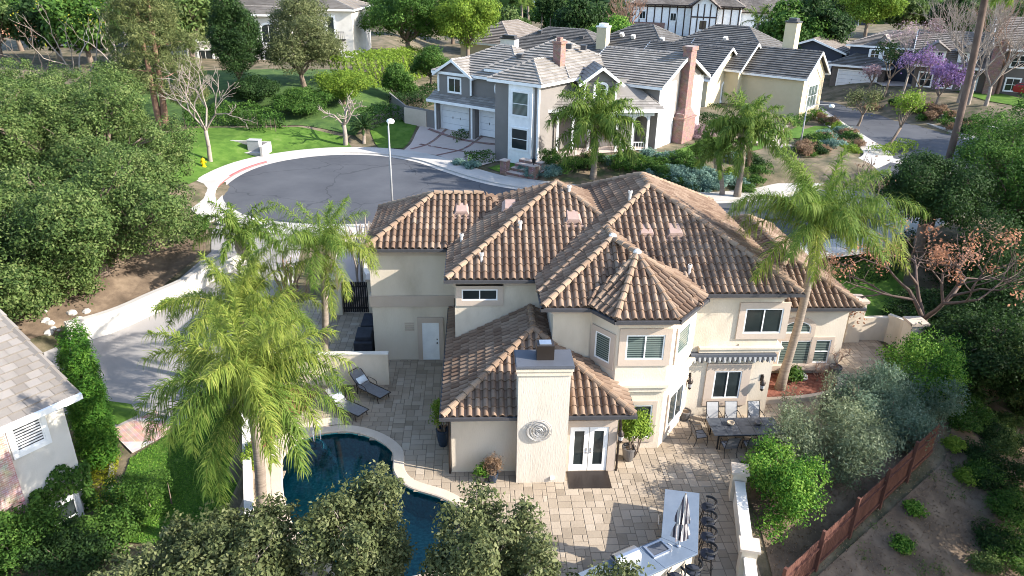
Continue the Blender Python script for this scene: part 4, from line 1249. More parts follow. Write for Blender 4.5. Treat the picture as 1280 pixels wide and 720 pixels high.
band([(8.99, 26.545), (12.505, 26.545), (12.505, 29.9)], 5.65, 5.9, .06)
band([(9.2, 26.543), (12.507, 26.543), (12.507, 29.9)], 3.25, 3.42, .16, 'stucco')
band([(9.2, 26.542), (12.508, 26.542), (12.508, 29.9)], 3.42, 3.5, .22, 'stucco')
band([(-.985, 31), (-.985, 22.945), (1.45, 22.945)], 2.5, 2.76, .06)
band([(3.3, 22.945), (5.305, 22.945), (5.305, 24.3)], 2.5, 2.76, .06)
band([(12.51, 29.995), (17.305, 29.995), (17.305, 40)], 3.35, 3.62, .06)
band([(13.4, 29.994), (17.0, 29.994)], .35, .62, .22)
# soffits, gutters and roofs
def roof_block(x0, x1, y0, y1, z, s, seed, sides=('front', 'right', 'left'), hips=True, gut=True, back=False, skip=()):
    pl, hp = hip_planes(x0, x1, y0, y1, z, s)
    mb = MB()
    for k, sd in enumerate(('front', 'right', 'left', 'back')):
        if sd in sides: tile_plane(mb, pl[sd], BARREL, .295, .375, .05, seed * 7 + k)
    # dark underlay so that nothing shows between tiles
    for sd in ('front', 'right', 'left', 'back'):
        mb.face([(p[0], p[1], p[2] - .02) for p in pl[sd]], 0, .1)
    r = mb.build('roof', M['tile'], HOUSE)
    rc = MB()
    for k, (p, q) in enumerate(hp):
        if k in skip: continue
        ridge_caps(rc, (p[0], p[1], p[2] + .07), (q[0], q[1], q[2] + .07), .14, .40, seed * 31 + k)
    rc.build('ridge_tile', M['cap'], r)
    so = MB(); so.bx(x0 + .04, x1 - .04, y0 + .04, y1 - .04, z - .09, z - .03)
    so.build('soffit', M['trim'], HOUSE)
    if gut:
        g = MB()
        g.bx(x0 - .1, x1 + .1, y0 - .11, y0 + .02, z - .1, z + .02)
        g.bx(x0 - .11, x0 + .02, y0 - .1, y1, z - .101, z + .019)
        g.bx(x1 - .02, x1 + .11, y0 - .1, y1, z - .102, z + .018)
        g.build('gutter', M['gutter'], HOUSE)
    return r
roof_block(-5.08, 3.4, 31.25, 37.35, EZ, SL, 1, skip=(2, 3))
rB = roof_block(-1.25, 8.6, 27.7, 37.6, EZ + .01, SL, 2, gut=False, skip=(2, 3))
g = MB(); g.bx(-1.35, 2.6, 27.59, 27.72, EZ - .1, EZ + .02); g.bx(-1.36, -1.23, 27.7, 31.4, EZ - .1, EZ + .02); g.build('gutter', M['gutter'], HOUSE)
rC = roof_block(2.42, 13.0, 26.2, 38.6, EZ + .02, SL, 3, gut=False, sides=('front', 'right', 'left', 'back'))
g = MB(); g.bx(8.75, 13.1, 26.08, 26.22, EZ - .09, EZ + .03); g.bx(12.98, 13.11, 26.1, 38.6, EZ - .09, EZ + .03); g.build('gutter', M['gutter'], HOUSE)
# turret block: short ridge, then the eight sided bay
zD = EZ + .03
xm = 5.55; hD = xm - 2.5
pk = (xm, 24.97 + hD, zD + SL * hD); pk2 = (xm, 29.6, zD + SL * hD)
mb = MB()
tile_plane(mb, [(2.5, 29.6, zD), (2.5, 24.97, zD), pk, pk2], BARREL, .295, .375, .05, 41)
tile_plane(mb, [(2.5, 24.97, zD), (8.6, 24.97, zD), pk], BARREL, .295, .375, .05, 42)
tile_plane(mb, [(8.6, 24.97, zD), (8.6, 29.6, zD), pk2, pk], BARREL, .295, .375, .05, 43)
mb.face([(2.5, 29.6, zD - .02), (2.5, 24.97, zD - .02), pk, pk2], 0, .1); mb.face([(2.5, 24.97, zD - .02), (8.6, 24.97, zD - .02), pk], 0, .1); mb.face([(8.6, 24.97, zD - .02), (8.6, 29.6, zD - .02), pk2, pk], 0, .1)
rD = mb.build('roof', M['tile'], HOUSE)
up7 = lambda p, d=.08: (p[0], p[1], p[2] + d)
rc = MB(); ridge_caps(rc, up7((2.5, 24.97, zD)), up7(pk), .14, .4, 5); ridge_caps(rc, up7(pk), up7((5.55, 29.3, pk[2])), .14, .4, 6)
rc.build('ridge_tile', M['cap'], rD)
ap = (6.25, 26.45, 7.62)
BAY = [(3.9, 25.2), (4.35, 24.93), (5.08, 23.87), (7.42, 23.87), (8.98, 25.75), (9.0, 27.4)]
zb = EZ + .04
mb = MB()
for i in range(len(BAY) - 1):
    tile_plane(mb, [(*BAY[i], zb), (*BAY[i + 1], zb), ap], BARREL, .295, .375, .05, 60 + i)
    mb.face([(*BAY[i], zb - .03), (*BAY[i + 1], zb - .03), (ap[0], ap[1], ap[2] - .03)], 0, .1)
rE = mb.build('roof', M['tile'], HOUSE)
rc = MB()
for i in range(1, len(BAY) - 1): ridge_caps(rc, (BAY[i][0], BAY[i][1], zb + .07), up7(ap), .13, .4, 70 + i)
ridge_caps(rc, up7(ap), up7(pk, .03), .14, .4, 78)
rc.build('ridge_tile', M['cap'], rE)
for p in (ap, pk): mb = MB(); mb.lathe((p[0], p[1], p[2] + .05), [(.17, 0), (.16, .09), (.09, .16), (.01, .19)], 10); mb.build('mortar_cap', M['mortar'], rE)
so = MB(); so.prism([(2.55, 29), (2.55, 25.02)] + BAY[1:] , zb - .14, zb - .06); so.build('soffit', M['trim'], HOUSE)
g = MB(); GL = [Vector((2.46, 28.2, 0)), Vector((2.46, 24.9, 0)), Vector((4.33, 24.86, 0)), Vector((5.05, 23.8, 0)), Vector((7.46, 23.8, 0)), Vector((9.04, 25.7, 0)), Vector((9.05, 26.1, 0))]
for a, b in zip(GL[:-1], GL[1:]):
    d = b - a; g.box(((a.x + b.x) / 2, (a.y + b.y) / 2, zb - .06), (d.length + .1, .12, .125), math.atan2(d.y, d.x))
g.build('gutter', M['gutter'], HOUSE)
# right single storey wing
roof_block(12.4, 17.7, 29.6, 41.0, 3.72, SL, 9)
# low front wing
pl, hp = hip_planes(-1.28, 5.75, 22.45, 31.6, 2.86, .5)
mb = MB()
for k, sd in enumerate(('front', 'left', 'right')): tile_plane(mb, pl[sd], BARREL, .295, .375, .05, 90 + k)
for sd in ('front', 'left', 'right'): mb.face([(p[0], p[1], p[2] - .02) for p in pl[sd]], 0, .1)
rL = mb.build('roof', M['tile'], HOUSE)
rc = MB()
for k, (p, q) in enumerate(hp):
    if k in (0, 1): ridge_caps(rc, up7(p), up7(q), .14, .4, 95 + k)
ridge_caps(rc, up7(hp[4][0]), (hp[4][0][0], 28.0, hp[4][0][2] + .08), .14, .4, 97)
rc.build('ridge_tile', M['cap'], rL)
so = MB(); so.bx(-1.24, 5.7, 22.5, 22.94, 2.75, 2.82); so.bx(-1.24, -.97, 22.94, 31.5, 2.75, 2.82); so.bx(5.31, 5.7, 22.94, 24.1, 2.75, 2.82); so.build('soffit', M['trim'], HOUSE)
g = MB(); g.bx(-1.38, 1.44, 22.34, 22.47, 2.76, 2.88); g.bx(3.31, 5.85, 22.34, 22.47, 2.76, 2.88); g.bx(-1.39, -1.26, 22.45, 31.6, 2.759, 2.879); g.bx(5.73, 5.86, 22.45, 23.9, 2.759, 2.879)
g.build('gutter', M['gutter'], HOUSE)
# downspouts
for (x, y, z1) in ((-1.05, 22.88, 2.8), (5.36, 22.9, 2.8), (-1.05, 31.62, 3.4)):
    d = MB(); d.tube([(x, y, .05), (x, y, z1 - .3), (x, y - .25 if y < 31 else y, z1)], .045, 8); d.build('downspout', M['bronze'], HOUSE)
# dormer vents, plumbing vents
def roof_z(x, y, x0, y0): return EZ + SL * min(x - x0, y - y0)
def dvent(px, py, facing, Y0=None):
    # little half-round vent seated on the slope: solve for the point on the plane under that pixel
    d = ray(px, py); best = None
    for i in range(300):
        t = 20 + i * .12; p = Vector((d.x * t, d.y * t, CAM_Z + d.z * t))
        z = facing(p)
        if p.z < z: best = p; break
    if best is None: return
    v = MB(); w, l, h = .42, .55, .26
    x, y, z = best
    prof = [(-w, 0), (-w * .6, h), (w * .6, h), (w, 0)]
    A = [(x + a, y - .28, z + b - .1) for a, b in prof]; B = [(x + a * .9, y + .42, z + b * .55 + .22) for a, b in prof]
    for i in range(3): v.face([A[i], A[i + 1], B[i + 1], B[i]])
    v.face(A)
    for k in range(3): v.box((x, y - .29, z + .0 + .06 * k - .05), (w * (1.5 - .25 * k), .02, .02), 0)
    v.bx(x - w * 1.15, x + w * 1.15, y - .42, y - .28, z - .17, z - .09)
    v.build('roof_vent', M['ventm'], HOUSE)
fA = lambda p: EZ + SL * (p.y - 31.25)
fB = lambda p: EZ + SL * (p.y - 27.7)
fC = lambda p: EZ + SL * (p.y - 26.2)
fBl = lambda p: EZ + SL * (p.x + 1.25)
for px, py, f in ((577, 266, fA), (716, 276, fB), (807, 293, fC), (843, 293, fC), (638, 262, fBl)): dvent(px, py, f)
def pipe(px, py, f, h=.5, r=.06):
    d = ray(px, py)
    for i in range(300):
        t = 20 + i * .12; p = Vector((d.x * t, d.y * t, CAM_Z + d.z * t))
        if p.z < f(p): break
    m_ = MB(); m_.tube([(p.x, p.y, p.z - .1), (p.x, p.y, p.z + h)], r, 9); m_.tube([(p.x, p.y, p.z + h - .12), (p.x, p.y, p.z + h)], r * 1.5, 9)
    m_.build('vent_pipe', M['mortar'], HOUSE, smooth=False)
for px, py, f in ((711, 245, fB), (650, 290, fB), (602, 330, fB), (787, 252, fC), (861, 345, fC), (577, 305, fBl)): pipe(px, py, f)

# chimney ---------------------------------------------------------------
ch = MB(); ch.prism([(1.45, 22.25), (3.3, 22.25), (3.3, 23.3), (1.45, 23.3)], 0, 4.86); CH = ch.build('chimney', M['chim'], HOUSE)
mb = MB(); mb.bx(1.4, 3.35, 22.2, 23.35, 4.72, 4.9); mb.bx(1.36, 3.39, 22.16, 23.39, 4.9, 5.02); mb.build('chimney_moulding', M['stucco'], CH)
mb = MB(); mb.bx(1.34, 3.41, 22.14, 23.41, 5.02, 5.09); mb.bx(1.37, 3.38, 22.17, 23.38, 5.09, 5.12); mb.build('chimney_cap', M['slate'], CH)
mb = MB(); mb.bx(2.1, 2.72, 22.6, 23.1, 5.12, 5.68); mb.build('flue', M['bronze'], CH)
mb = MB(); mb.bx(2.2, 2.62, 22.68, 23.02, 5.68, 5.72); mb.build('flue_lid', M['steel'], CH)
art = W(674, 539, 22.2)
sp = thing('wall_sculpture', 'round swirled silver wire sculpture hung on the chimney', 'wall art', (art.x, 22.25, art.z))
mb = MB(); rr = random.Random(3)
for k in range(10):
    r0 = .08 + .042 * k
    c = (art.x + rr.uniform(-.03, .03), 22.19 + rr.uniform(-.03, .015), art.z + rr.uniform(-.03, .03))
    mb.torus(c, r0, .013, n=40, k=5, axis='y')
for k in range(5):
    a = k * 1.257; mb.tube([(art.x, 22.2, art.z), (art.x + math.cos(a) * .48, 22.215, art.z + math.sin(a) * .48)], .01, 5)
for k in (0, 1, 2): mb.tube([(art.x + .3 * math.cos(k * 2.1), 22.2, art.z + .3 * math.sin(k * 2.1)), (art.x + .3 * math.cos(k * 2.1), 22.26, art.z + .3 * math.sin(k * 2.1))], .012, 5)
mb.build('wire_rings', M['wire'], sp)

# windows and doors of the main house ------------------------------------
def pxwin(px0, px1, py0, py1, Y, **k):
    a, b = W(px0, (py0 + py1) / 2, Y), W(px1, (py0 + py1) / 2, Y)
    t, u = W((px0 + px1) / 2, py0, Y), W((px0 + px1) / 2, py1, Y)
    return window(HOUSE, (((a.x + b.x) / 2), Y, (t.z + u.z) / 2), (0, -1), b.x - a.x, t.z - u.z, **k)
pxwin(577, 622, 361, 375, 28.1, cols=2, trim=.24)
pxwin(782, 830, 418, 449, 24.3, cols=2, pane=M['blind'], trim=.26)
pxwin(930, 977, 385, 416, 26.55, cols=2, trim=.26)
pxwin(891, 925, 463, 497, 26.55, cols=2, trim=.36)
pxwin(973, 1012, 425, 456, 30.0, cols=1, pane=M['blind'], trim=.2)
pxwin(1015, 1036, 424, 453, 30.0, cols=1, rows=2, pane=M['blind'], trim=.14, proud=.062)
pxwin(979, 1014, 401, 416, 30.0, cols=1, pane=M['blind'], arch=True, trim=.2, proud=.056)
# facets of the turret
fl = Vector((5.3 - 4.45, 24.3 - 25.4, 0)); fn = (fl.y, -fl.x)          # outward is right of the line
def facet(a, b, u, z, w, h, **k):
    a, b = Vector(a), Vector(b); d = (b - a).normalized(); n = (d.y, -d.x)
    p = a.lerp(b, u)
    return window(HOUSE, (p.x, p.y, z), n, w, h, **k)
facet((4.45, 25.4, 0), (5.3, 24.3, 0), .5, 4.42, .8, 1.15, cols=1, pane=M['blind'], trim=.2)
facet((7.3, 24.3, 0), (9.0, 26.6, 0), .5, 4.42, 1.2, 1.15, cols=1, pane=M['blind'], trim=.22)
facet((7.3, 24.3, 0), (9.0, 26.6, 0), .5, 1.35, 1.5, 1.5, cols=2, trim=.2)
window(HOUSE, (6.3, 24.3, 1.35), (0, -1), 1.2, 1.55, cols=1, trim=.18)
# french doors
fd = W(735, 562, 22.95); TOPZ = 2.08
mb = MB(); x0, x1 = W(711, 562, 22.95).x, W(759, 562, 22.95).x
tr = MB(); tr.bx(x0 - .3, x0, 22.87, 22.97, .05, TOPZ + .28); tr.bx(x1, x1 + .3, 22.87, 22.97, .05, TOPZ + .28); tr.bx(x0, x1, 22.868, 22.97, TOPZ, TOPZ + .279)
tr.build('door_surround', M['trim'], HOUSE)
for k in (0, 1):
    a0 = x0 + k * (x1 - x0) / 2 + .015; a1 = a0 + (x1 - x0) / 2 - .03
    d = MB(); d.bx(a0, a0 + .17, 22.9, 22.95, .06, TOPZ - .02); d.bx(a1 - .17, a1, 22.9, 22.95, .06, TOPZ - .02); d.bx(a0 + .17, a1 - .17, 22.9, 22.95, .06, .33); d.bx(a0 + .17, a1 - .17, 22.9, 22.95, TOPZ - .2, TOPZ - .02)
    D = d.build('french_door', M['white'], HOUSE)
    p = MB(); p.face([(a0 + .16, 22.93, .32), (a1 - .16, 22.93, .32), (a1 - .16, 22.93, TOPZ - .19), (a0 + .16, 22.93, TOPZ - .19)]); p.build('pane', M['glass'], D)
    h = MB(); hx = (a1 - .07) if k == 0 else (a0 + .07); h.tube([(hx, 22.89, .98), (hx, 22.84, .98), (hx + (.1 if k else -.1), 22.84, .98)], .014, 6); h.bx(hx - .025, hx + .025, 22.88, 22.9, .88, 1.12); h.build('handle', M['steel'], D)
# white side door in the garage wing
x0, x1 = W(528, 420, 31.7).x, W(549, 420, 31.7).x
tr = MB(); tr.bx(x0 - .22, x0, 31.6, 31.72, .05, 2.35); tr.bx(x1, x1 + .22, 31.6, 31.72, .05, 2.35); tr.bx(x0, x1, 31.598, 31.72, 2.1, 2.351); tr.build('door_surround', M['trim'], HOUSE)
d = MB(); d.bx(x0, x1, 31.64, 31.7, .06, 2.1); D = d.build('door', M['white'], HOUSE)
h = MB(); h.lathe((x1 - .1, 31.6, 1.0), [(.03, -.03), (.04, 0), (.03, .03)], 8); h.lathe((x1 - .1, 31.61, 1.2), [(.03, -.02), (.03, .02)], 8); h.build('handle', M['bronze'], D)
v = MB(); c = W(512, 408, 31.7)
for k in range(4): v.bx(c.x - .22, c.x + .22, 31.66, 31.7, c.z - .22 + k * .12, c.z - .16 + k * .12)
v.build('wall_vent', M['trim'], HOUSE)
v = MB(); c = W(928, 433, 26.55); v.bx(c.x - .18, c.x + .18, 26.5, 26.55, c.z - .13, c.z + .13); v.build('wall_vent', M['stucco'], HOUSE)
v = MB(); c = W(690, 597, 22.25); v.bx(c.x - .07, c.x + .07, 22.18, 22.25, c.z - .06, c.z + .06); v.build('outlet_box', M['white'], HOUSE)
# roller awning over the kitchen window
aw0, aw1 = W(862, 449, 26.4), W(968, 449, 26.4)
aw = thing('roller_awning', 'rolled up dark awning with a scalloped striped valance on the rear wall', 'awning', (aw0.x, 26.4, aw0.z))
mb = MB(); mb.bx(aw0.x, aw1.x, 26.24, 26.54, 3.1, 3.22); mb.build('housing', M['slate'], aw)
mb = MB(); n = 34
for i in range(n):
    u0, u1 = aw0.x + (aw1.x - aw0.x) * i / n, aw0.x + (aw1.x - aw0.x) * (i + 1) / n
    dz = .16 + .05 * math.sin(i * 2.1)
    mb.face([(u0, 26.22, 3.1 - dz), ((u0 + u1) / 2, 26.2, 3.1 - dz - .05), (u1, 26.22, 3.1 - dz), (u1, 26.22, 3.12), (u0, 26.22, 3.12)], i % 2)
mb.build('valance', [M['gutter'], M['sling2']], aw)
# wall lanterns
def lantern(px, py, Y, label):
    p = W(px, py, Y)
    t = thing('wall_lantern', label, 'wall lamp', (p.x, Y, p.z), 0, 'bronze wall lanterns of the stucco house')
    a = MB(); a.bx(p.x - .06, p.x + .06, Y - .02, Y + .0, p.z + .1, p.z + .4); a.tube([(p.x, Y - .02, p.z + .3), (p.x, Y - .16, p.z + .42), (p.x, Y - .2, p.z + .3)], .018, 6); a.build('bracket', M['bronze'], t)
    b = MB(); b.lathe((p.x, Y - .2, p.z - .25), [(.03, -.05), (.07, 0), (.11, .3), (.13, .34), (.09, .42), (.02, .52)], 8); b.build('lamp_housing', M['bronze'], t)
    c = MB(); c.lathe((p.x, Y - .2, p.z - .2), [(.082, .03), (.112, .2)], 8); c.build('lamp_glass', M['sling2'], t)
lantern(775, 541, 22.95, 'bronze wall lantern right of the white french doors')
lantern(861, 476, 26.55, 'bronze wall lantern between the turret and the kitchen window')
lantern(951, 478, 26.55, 'bronze wall lantern right of the kitchen window under the awning')
# ================================================================== OTHER HOUSES
def roofm(name, cols): return mat(name, cols, .9, .7, 7, var=.55, spec=.2, contrast=1.7)
M['shake'] = roofm('grey_slate_shingle', [(.15, .137, .124), (.235, .217, .198), (.325, .303, .278)])
M['shake_dark'] = roofm('charcoal_shingle', [(.072, .068, .066), (.115, .11, .106), (.17, .162, .154)])
M['shake_brown'] = roofm('brown_grey_shingle', [(.13, .11, .095), (.20, .175, .155), (.27, .24, .215)])
M['shake_pale'] = roofm('pale_concrete_shingle', [(.15, .13, .112), (.205, .185, .165), (.26, .238, .22)])
M['gwall'] = mat('taupe_grey_siding', [(.165, .152, .142), (.205, .19, .178)], .85, 1, 5)
M['ywall'] = mat('pale_yellow_stucco', [(.50, .42, .27), (.58, .50, .34)], .9, .8, 6)
M['bwall'] = mat('navy_siding', [(.03, .037, .055), (.045, .055, .078)], .8, 1, 5)
M['nwall'] = mat('brown_siding', [(.10, .085, .075), (.15, .13, .115)], .85, 1, 5)
M['timber'] = flat_mat('dark_timber', (.045, .03, .026), .8)
M['garage'] = mat('white_garage_door', [(.62, .63, .65), (.72, .73, .74)], .6, 2, 4)

def lbuild(mb, name, m, par, **k): return mb.build(name, m, par, local=True, **k)
def gable_planes(x0, x1, y0, y1, z, s, axis):
    if axis == 'x':
        ym = (y0 + y1) / 2; zr = z + s * (y1 - y0) / 2
        return {'a': [(x0, y0, z), (x1, y0, z), (x1, ym, zr), (x0, ym, zr)], 'b': [(x1, y1, z), (x0, y1, z), (x0, ym, zr), (x1, ym, zr)]}, ((x0, ym, zr), (x1, ym, zr))
    xm = (x0 + x1) / 2; zr = z + s * (x1 - x0) / 2
    return {'a': [(x0, y1, z), (x0, y0, z), (xm, y0, zr), (xm, y1, zr)], 'b': [(x1, y0, z), (x1, y1, z), (xm, y1, zr), (xm, y0, zr)]}, ((xm, y0, zr), (xm, y1, zr))
_bseed = [100]
def block(H, x0, x1, y0, y1, h, kind='hip', s=.5, wall='gwall', roof='shake', trim='white', ov=.5, z0=-1.0, cw=.6, rl=.38, lift=.1, gables='both', fasc=.22):
    """walls, roof, ridge and fascia of one wing"""
    _bseed[0] += 1; sd = _bseed[0]
    w = MB(); w.prism([(x0, y0), (x1, y0), (x1, y1), (x0, y1)], z0, h)
    X0, X1, Y0, Y1 = x0 - ov, x1 + ov, y0 - ov, y1 + ov
    if kind == 'hip': pl, hp = hip_planes(X0, X1, Y0, Y1, h, s)
    else:
        pl, rd = gable_planes(X0, X1, Y0, Y1, h - .02, s, kind[-1]); hp = [rd]
        hw = (y1 - y0) / 2 if kind[-1] == 'x' else (x1 - x0) / 2
        zr = h + s * (hw + ov) - .06
        if kind[-1] == 'x':
            for x, sg in ((x0, -1), (x1, 1)):
                w.face([(x, y0, h), (x, y1, h), (x, (y0 + y1) / 2, zr)])
        else:
            for y in (y0, y1): w.face([(x0, y, h), (x1, y, h), ((x0 + x1) / 2, y, zr)])
    lbuild(w, 'wall', M[wall], H)
    mb = MB()
    for k, p in enumerate(pl.values()):
        tile_plane(mb, p, FLAT, cw, rl, lift, sd * 11 + k, stagger=True, gap=.012)
        mb.face([(q[0], q[1], q[2] - .03) for q in p], 0, .2)
    r = lbuild(mb, 'roof', M[roof], H)
    rc = MB()
    for k, (p, q) in enumerate(hp):
        ridge_caps(rc, (p[0], p[1], p[2] + .05), (q[0], q[1], q[2] + .05), .17, .5, sd + k, flat=True)
    lbuild(rc, 'ridge_tile', M[roof], r)
    f = MB()
    if kind == 'hip':
        f.bx(X0 - .03, X1 + .03, Y0 - .05, Y0 + .04, h - fasc, h + .03); f.bx(X0 - .05, X0 + .04, Y0, Y1, h - fasc + .002, h + .028); f.bx(X1 - .04, X1 + .05, Y0, Y1, h - fasc + .002, h + .028)
        f.bx(X0 - .03, X1 + .03, Y1 - .04, Y1 + .05, h - fasc, h + .03)
        f.bx(X0 + .05, X1 - .05, Y0 + .05, Y1 - .05, h - .1, h - .06)
    else:
        def rake(a, b):
            a, b = Vector(a), Vector(b); d = b - a; n = Vector((0, 0, 1))
            sdv = d.cross(n).normalized() * .05
            lo = Vector((0, 0, -fasc)); hi = Vector((0, 0, .05))
            P = [a - sdv + lo, a + sdv + lo, b + sdv + lo, b - sdv + lo, a - sdv + hi, a + sdv + hi, b + sdv + hi, b - sdv + hi]
            for q in ((0, 3, 2, 1), (4, 5, 6, 7), (0, 1, 5, 4), (1, 2, 6, 5), (2, 3, 7, 6), (3, 0, 4, 7)): f.face([P[i] for i in q])
        (r0, r1) = hp[0]
        if kind[-1] == 'x':
            for X, rr_ in ((X0, r0), (X1, r1)): rake((X, Y0, h), rr_); rake((X, Y1, h), rr_)
            f.bx(X0, X1, Y0 - .05, Y0 + .05, h - fasc, h + .02); f.bx(X0, X1, Y1 - .05, Y1 + .05, h - fasc, h + .02)
        else:
            for Y, rr_ in ((Y0, r0), (Y1, r1)): rake((X0, Y, h), rr_); rake((X1, Y, h), rr_)
            f.bx(X0 - .05, X0 + .05, Y0, Y1, h - fasc, h + .02); f.bx(X1 - .05, X1 + .05, Y0, Y1, h - fasc, h + .02)
    lbuild(f, 'fascia', M[trim], H)
    return r
def garage_door(H, c, n, w, h, m='garage', trim='white', chamfer=.0):
    n = Vector((n[0], n[1], 0)).normalized(); t = Vector((0, 0, 1)).cross(n); c = Vector(c); rz = math.atan2(t.y, t.x)
    d = MB()
    for k in range(4):
        d.box(c + Vector((0, 0, -h / 2 + h * (k + .5) / 4)) + n * .03, (w, .05, h / 4 - .02), rz)
    D = lbuild(d, 'garage_door', M[m], H)
    f = MB()
    for sg in (-1, 1):
        f.box(c + t * sg * (w / 2 + .07) + n * .05, (.14, .1, h + .1), rz)
        if chamfer: f.box(c + t * sg * (w / 2 - chamfer * .3) + Vector((0, 0, h / 2 - chamfer * .3)) + n * .055, (chamfer * 1.25, .06, .16), rz, ry=sg * .785)
    f.box(c + Vector((0, 0, h / 2 + .1)) + n * .05, (w + .28, .1, .16), rz)
    lbuild(f, 'frame', M[trim], D)
    hd = MB()
    for sg in (-1, 1): hd.box(c + t * sg * w * .12 + n * .07, (.05, .03, .22), rz)
    lbuild(hd, 'handle', M['iron'], D)
def lwin(H, c, n, w, h, **k):
    k.setdefault('trim', .12); k.setdefault('trim_m', M['white'])
    return window(H, c, n, w, h, local=True, **k)
def lbox_chimney(H, x0, x1, y0, y1, z0, z1, m='brick', cap=True, capm=None):
    b = MB(); b.bx(x0, x1, y0, y1, z0, z1)
    c = lbuild(b, 'chimney', M[m], H)
    if cap:
        k = MB(); k.bx(x0 - .1, x1 + .1, y0 - .1, y1 + .1, z1 - .02, z1 + .16); k.bx(x0 + .2, x1 - .2, y0 + .2, y1 - .2, z1 + .16, z1 + .5)
        lbuild(k, 'chimney_cap', M[capm or m], c)
    return c

# ---- grey house across the cul-de-sac ----------------------------------
GH = thing('grey_house', 'two storey taupe grey house with white trim and brick chimneys across the cul-de-sac', 'house', (-3.4, 74.4, 2.6), R(-39))
block(GH, -.3, 9.6, 0, 8.5, 5.5, 'hip', .5)
block(GH, 5.8, 14.2, .6, 10, 6.15, 'hip', .55)
block(GH, 9.6, 14.25, -3.8, 3, 6.1, 'hip', .55)
block(GH, 13, 20.8, 5.4, 14.9, 5.5, 'gable-x', .46)
# small front gable over the garage
block(GH, -.1, 4.0, -.35, 4, 5.3, 'gable-y', .6, ov=.4, z0=2.6)
# pent roof above the garage doors
mb = MB(); pent = [(-.9, -1.2, 2.85), (9.55, -1.2, 2.85), (9.55, .05, 3.6), (-.9, .05, 3.6)]
tile_plane(mb, pent, FLAT, .55, .33, .05, 5, stagger=True, gap=.012); mb.face([(p[0], p[1], p[2] - .04) for p in pent], 0, .2)
lbuild(mb, 'roof', M['shake'], GH)
f = MB(); f.bx(-.95, 9.55, -1.28, -1.17, 2.62, 2.88); f.bx(-.95, -.86, -1.2, 0, 2.62, 2.87)
f.bx(-.8, 9.5, -1.1, 0, 2.7, 2.76)
lbuild(f, 'fascia', M['white'], GH)
for x0_, x1_ in ((-.4, -.1), (4.05, 4.75), (8.2, 9.6)): f = MB(); f.bx(x0_, x1_, -.7, -.02, -.9, 2.68); lbuild(f, 'pier', M['gwall'], GH)
for x in (-.25, 4.4, 8.35): f = MB(); f.bx(x - .1, x + .1, -.76, -.7, -.9, 2.65); lbuild(f, 'corner_board', M['white'], GH)
for x in (-.05, 4.05): f = MB(); f.bx(x - .09, x + .09, -.44, -.33, 3.6, 5.2); lbuild(f, 'corner_board', M['white'], GH)
f = MB(); f.bx(14.12, 14.3, -3.9, -3.72, -.9, 6.0); lbuild(f, 'corner_board', M['white'], GH)
garage_door(GH, (1.97, -.03, 1.15), (0, -1), 3.9, 2.5, chamfer=.5)
garage_door(GH, (6.45, -.03, 1.15), (0, -1), 3.0, 2.5, chamfer=.4)
lwin(GH, (2.0, -.35, 4.35), (0, -1), 1.5, 1.3, cols=2)
b = MB(); b.bx(11.3, 13.8, -4.15, -3.8, -.9, 5.9); lbuild(b, 'bay', M['white'], GH)
lwin(GH, (12.55, -4.15, 4.3), (0, -1), 1.7, 2.0, cols=1, rows=2, pane=M['blind'])
lwin(GH, (12.55, -4.15, 1.3), (0, -1), 1.7, 1.8, cols=1, rows=2)
mb = MB(); mb.lathe((0, 0, 0), [(.62, 0), (.62, .05), (.42, .06)], 20)
ov_ = MB()
for i in range(20):
    a0, a1 = 2 * math.pi * i / 20, 2 * math.pi * (i + 1) / 20
    P = lambda a, r: (7.0 + math.cos(a) * r * .42, -.06, 4.5 + math.sin(a) * r * .62)
    ov_.face([P(a0, 1), P(a1, 1), P(a1, .68), P(a0, .68)])
OW = lbuild(ov_, 'oval_window', M['white'], GH)
ov_ = MB(); ov_.face([(7.0 + math.cos(2 * math.pi * i / 20) * .29, -.05, 4.5 + math.sin(2 * math.pi * i / 20) * .43) for i in range(20)]); lbuild(ov_, 'pane', M['glass'], OW)
# porch in the corner, with arches, and the dormer over it
p0, p1 = Vector((14.25, -1.6, 0)), Vector((20.95, 4.4, 0)); ax = (p1 - p0).normalized(); nn = Vector((ax.y, -ax.x, 0))
zp = 3.75
mb = MB()
q0, q1 = p0 + nn * .5 - ax * .8, p1 + nn * .5 + ax * .9
apx = Vector((15.2, 5.6, 6.3)); apl = Vector((14.3, 3.5, 5.9)); apr = Vector((17.6, 5.6, 5.9))
for poly in ([q0.to_3d() + Vector((0, 0, zp)), q1 + Vector((0, 0, zp)), apr, apl],):
    tile_plane(mb, poly, FLAT, .55, .36, .05, 9, stagger=True, gap=.012); mb.face([(p[0], p[1], p[2] - .04) for p in poly], 0, .2)
tile_plane(mb, [q1 + Vector((0, 0, zp)), Vector((21.3, 5.6, zp)), apr], FLAT, .55, .36, .05, 10)
tile_plane(mb, [Vector((14.1, -2.1, zp)), q0 + Vector((0, 0, zp)), apl], FLAT, .55, .36, .05, 11)
lbuild(mb, 'roof', M['shake'], GH)
f = MB(); mid = (q0 + q1) / 2; rz = math.atan2(ax.y, ax.x)
f.box((mid.x, mid.y, zp - .1), ((q1 - q0).length, .12, .26), rz)
mid2 = (p0 + p1) / 2; f.box((mid2.x, mid2.y, zp - .4), ((p1 - p0).length, .2, .4), rz)
lbuild(f, 'fascia', M['white'], GH)
f = MB(); Lp = (p1 - p0).length
us = (0.05, .2, .36, .64, .8, .95)
for u in us:
    p = p0 + ax * Lp * u; f.box((p.x, p.y, 1.3), (.2, .2, 4.4), rz)
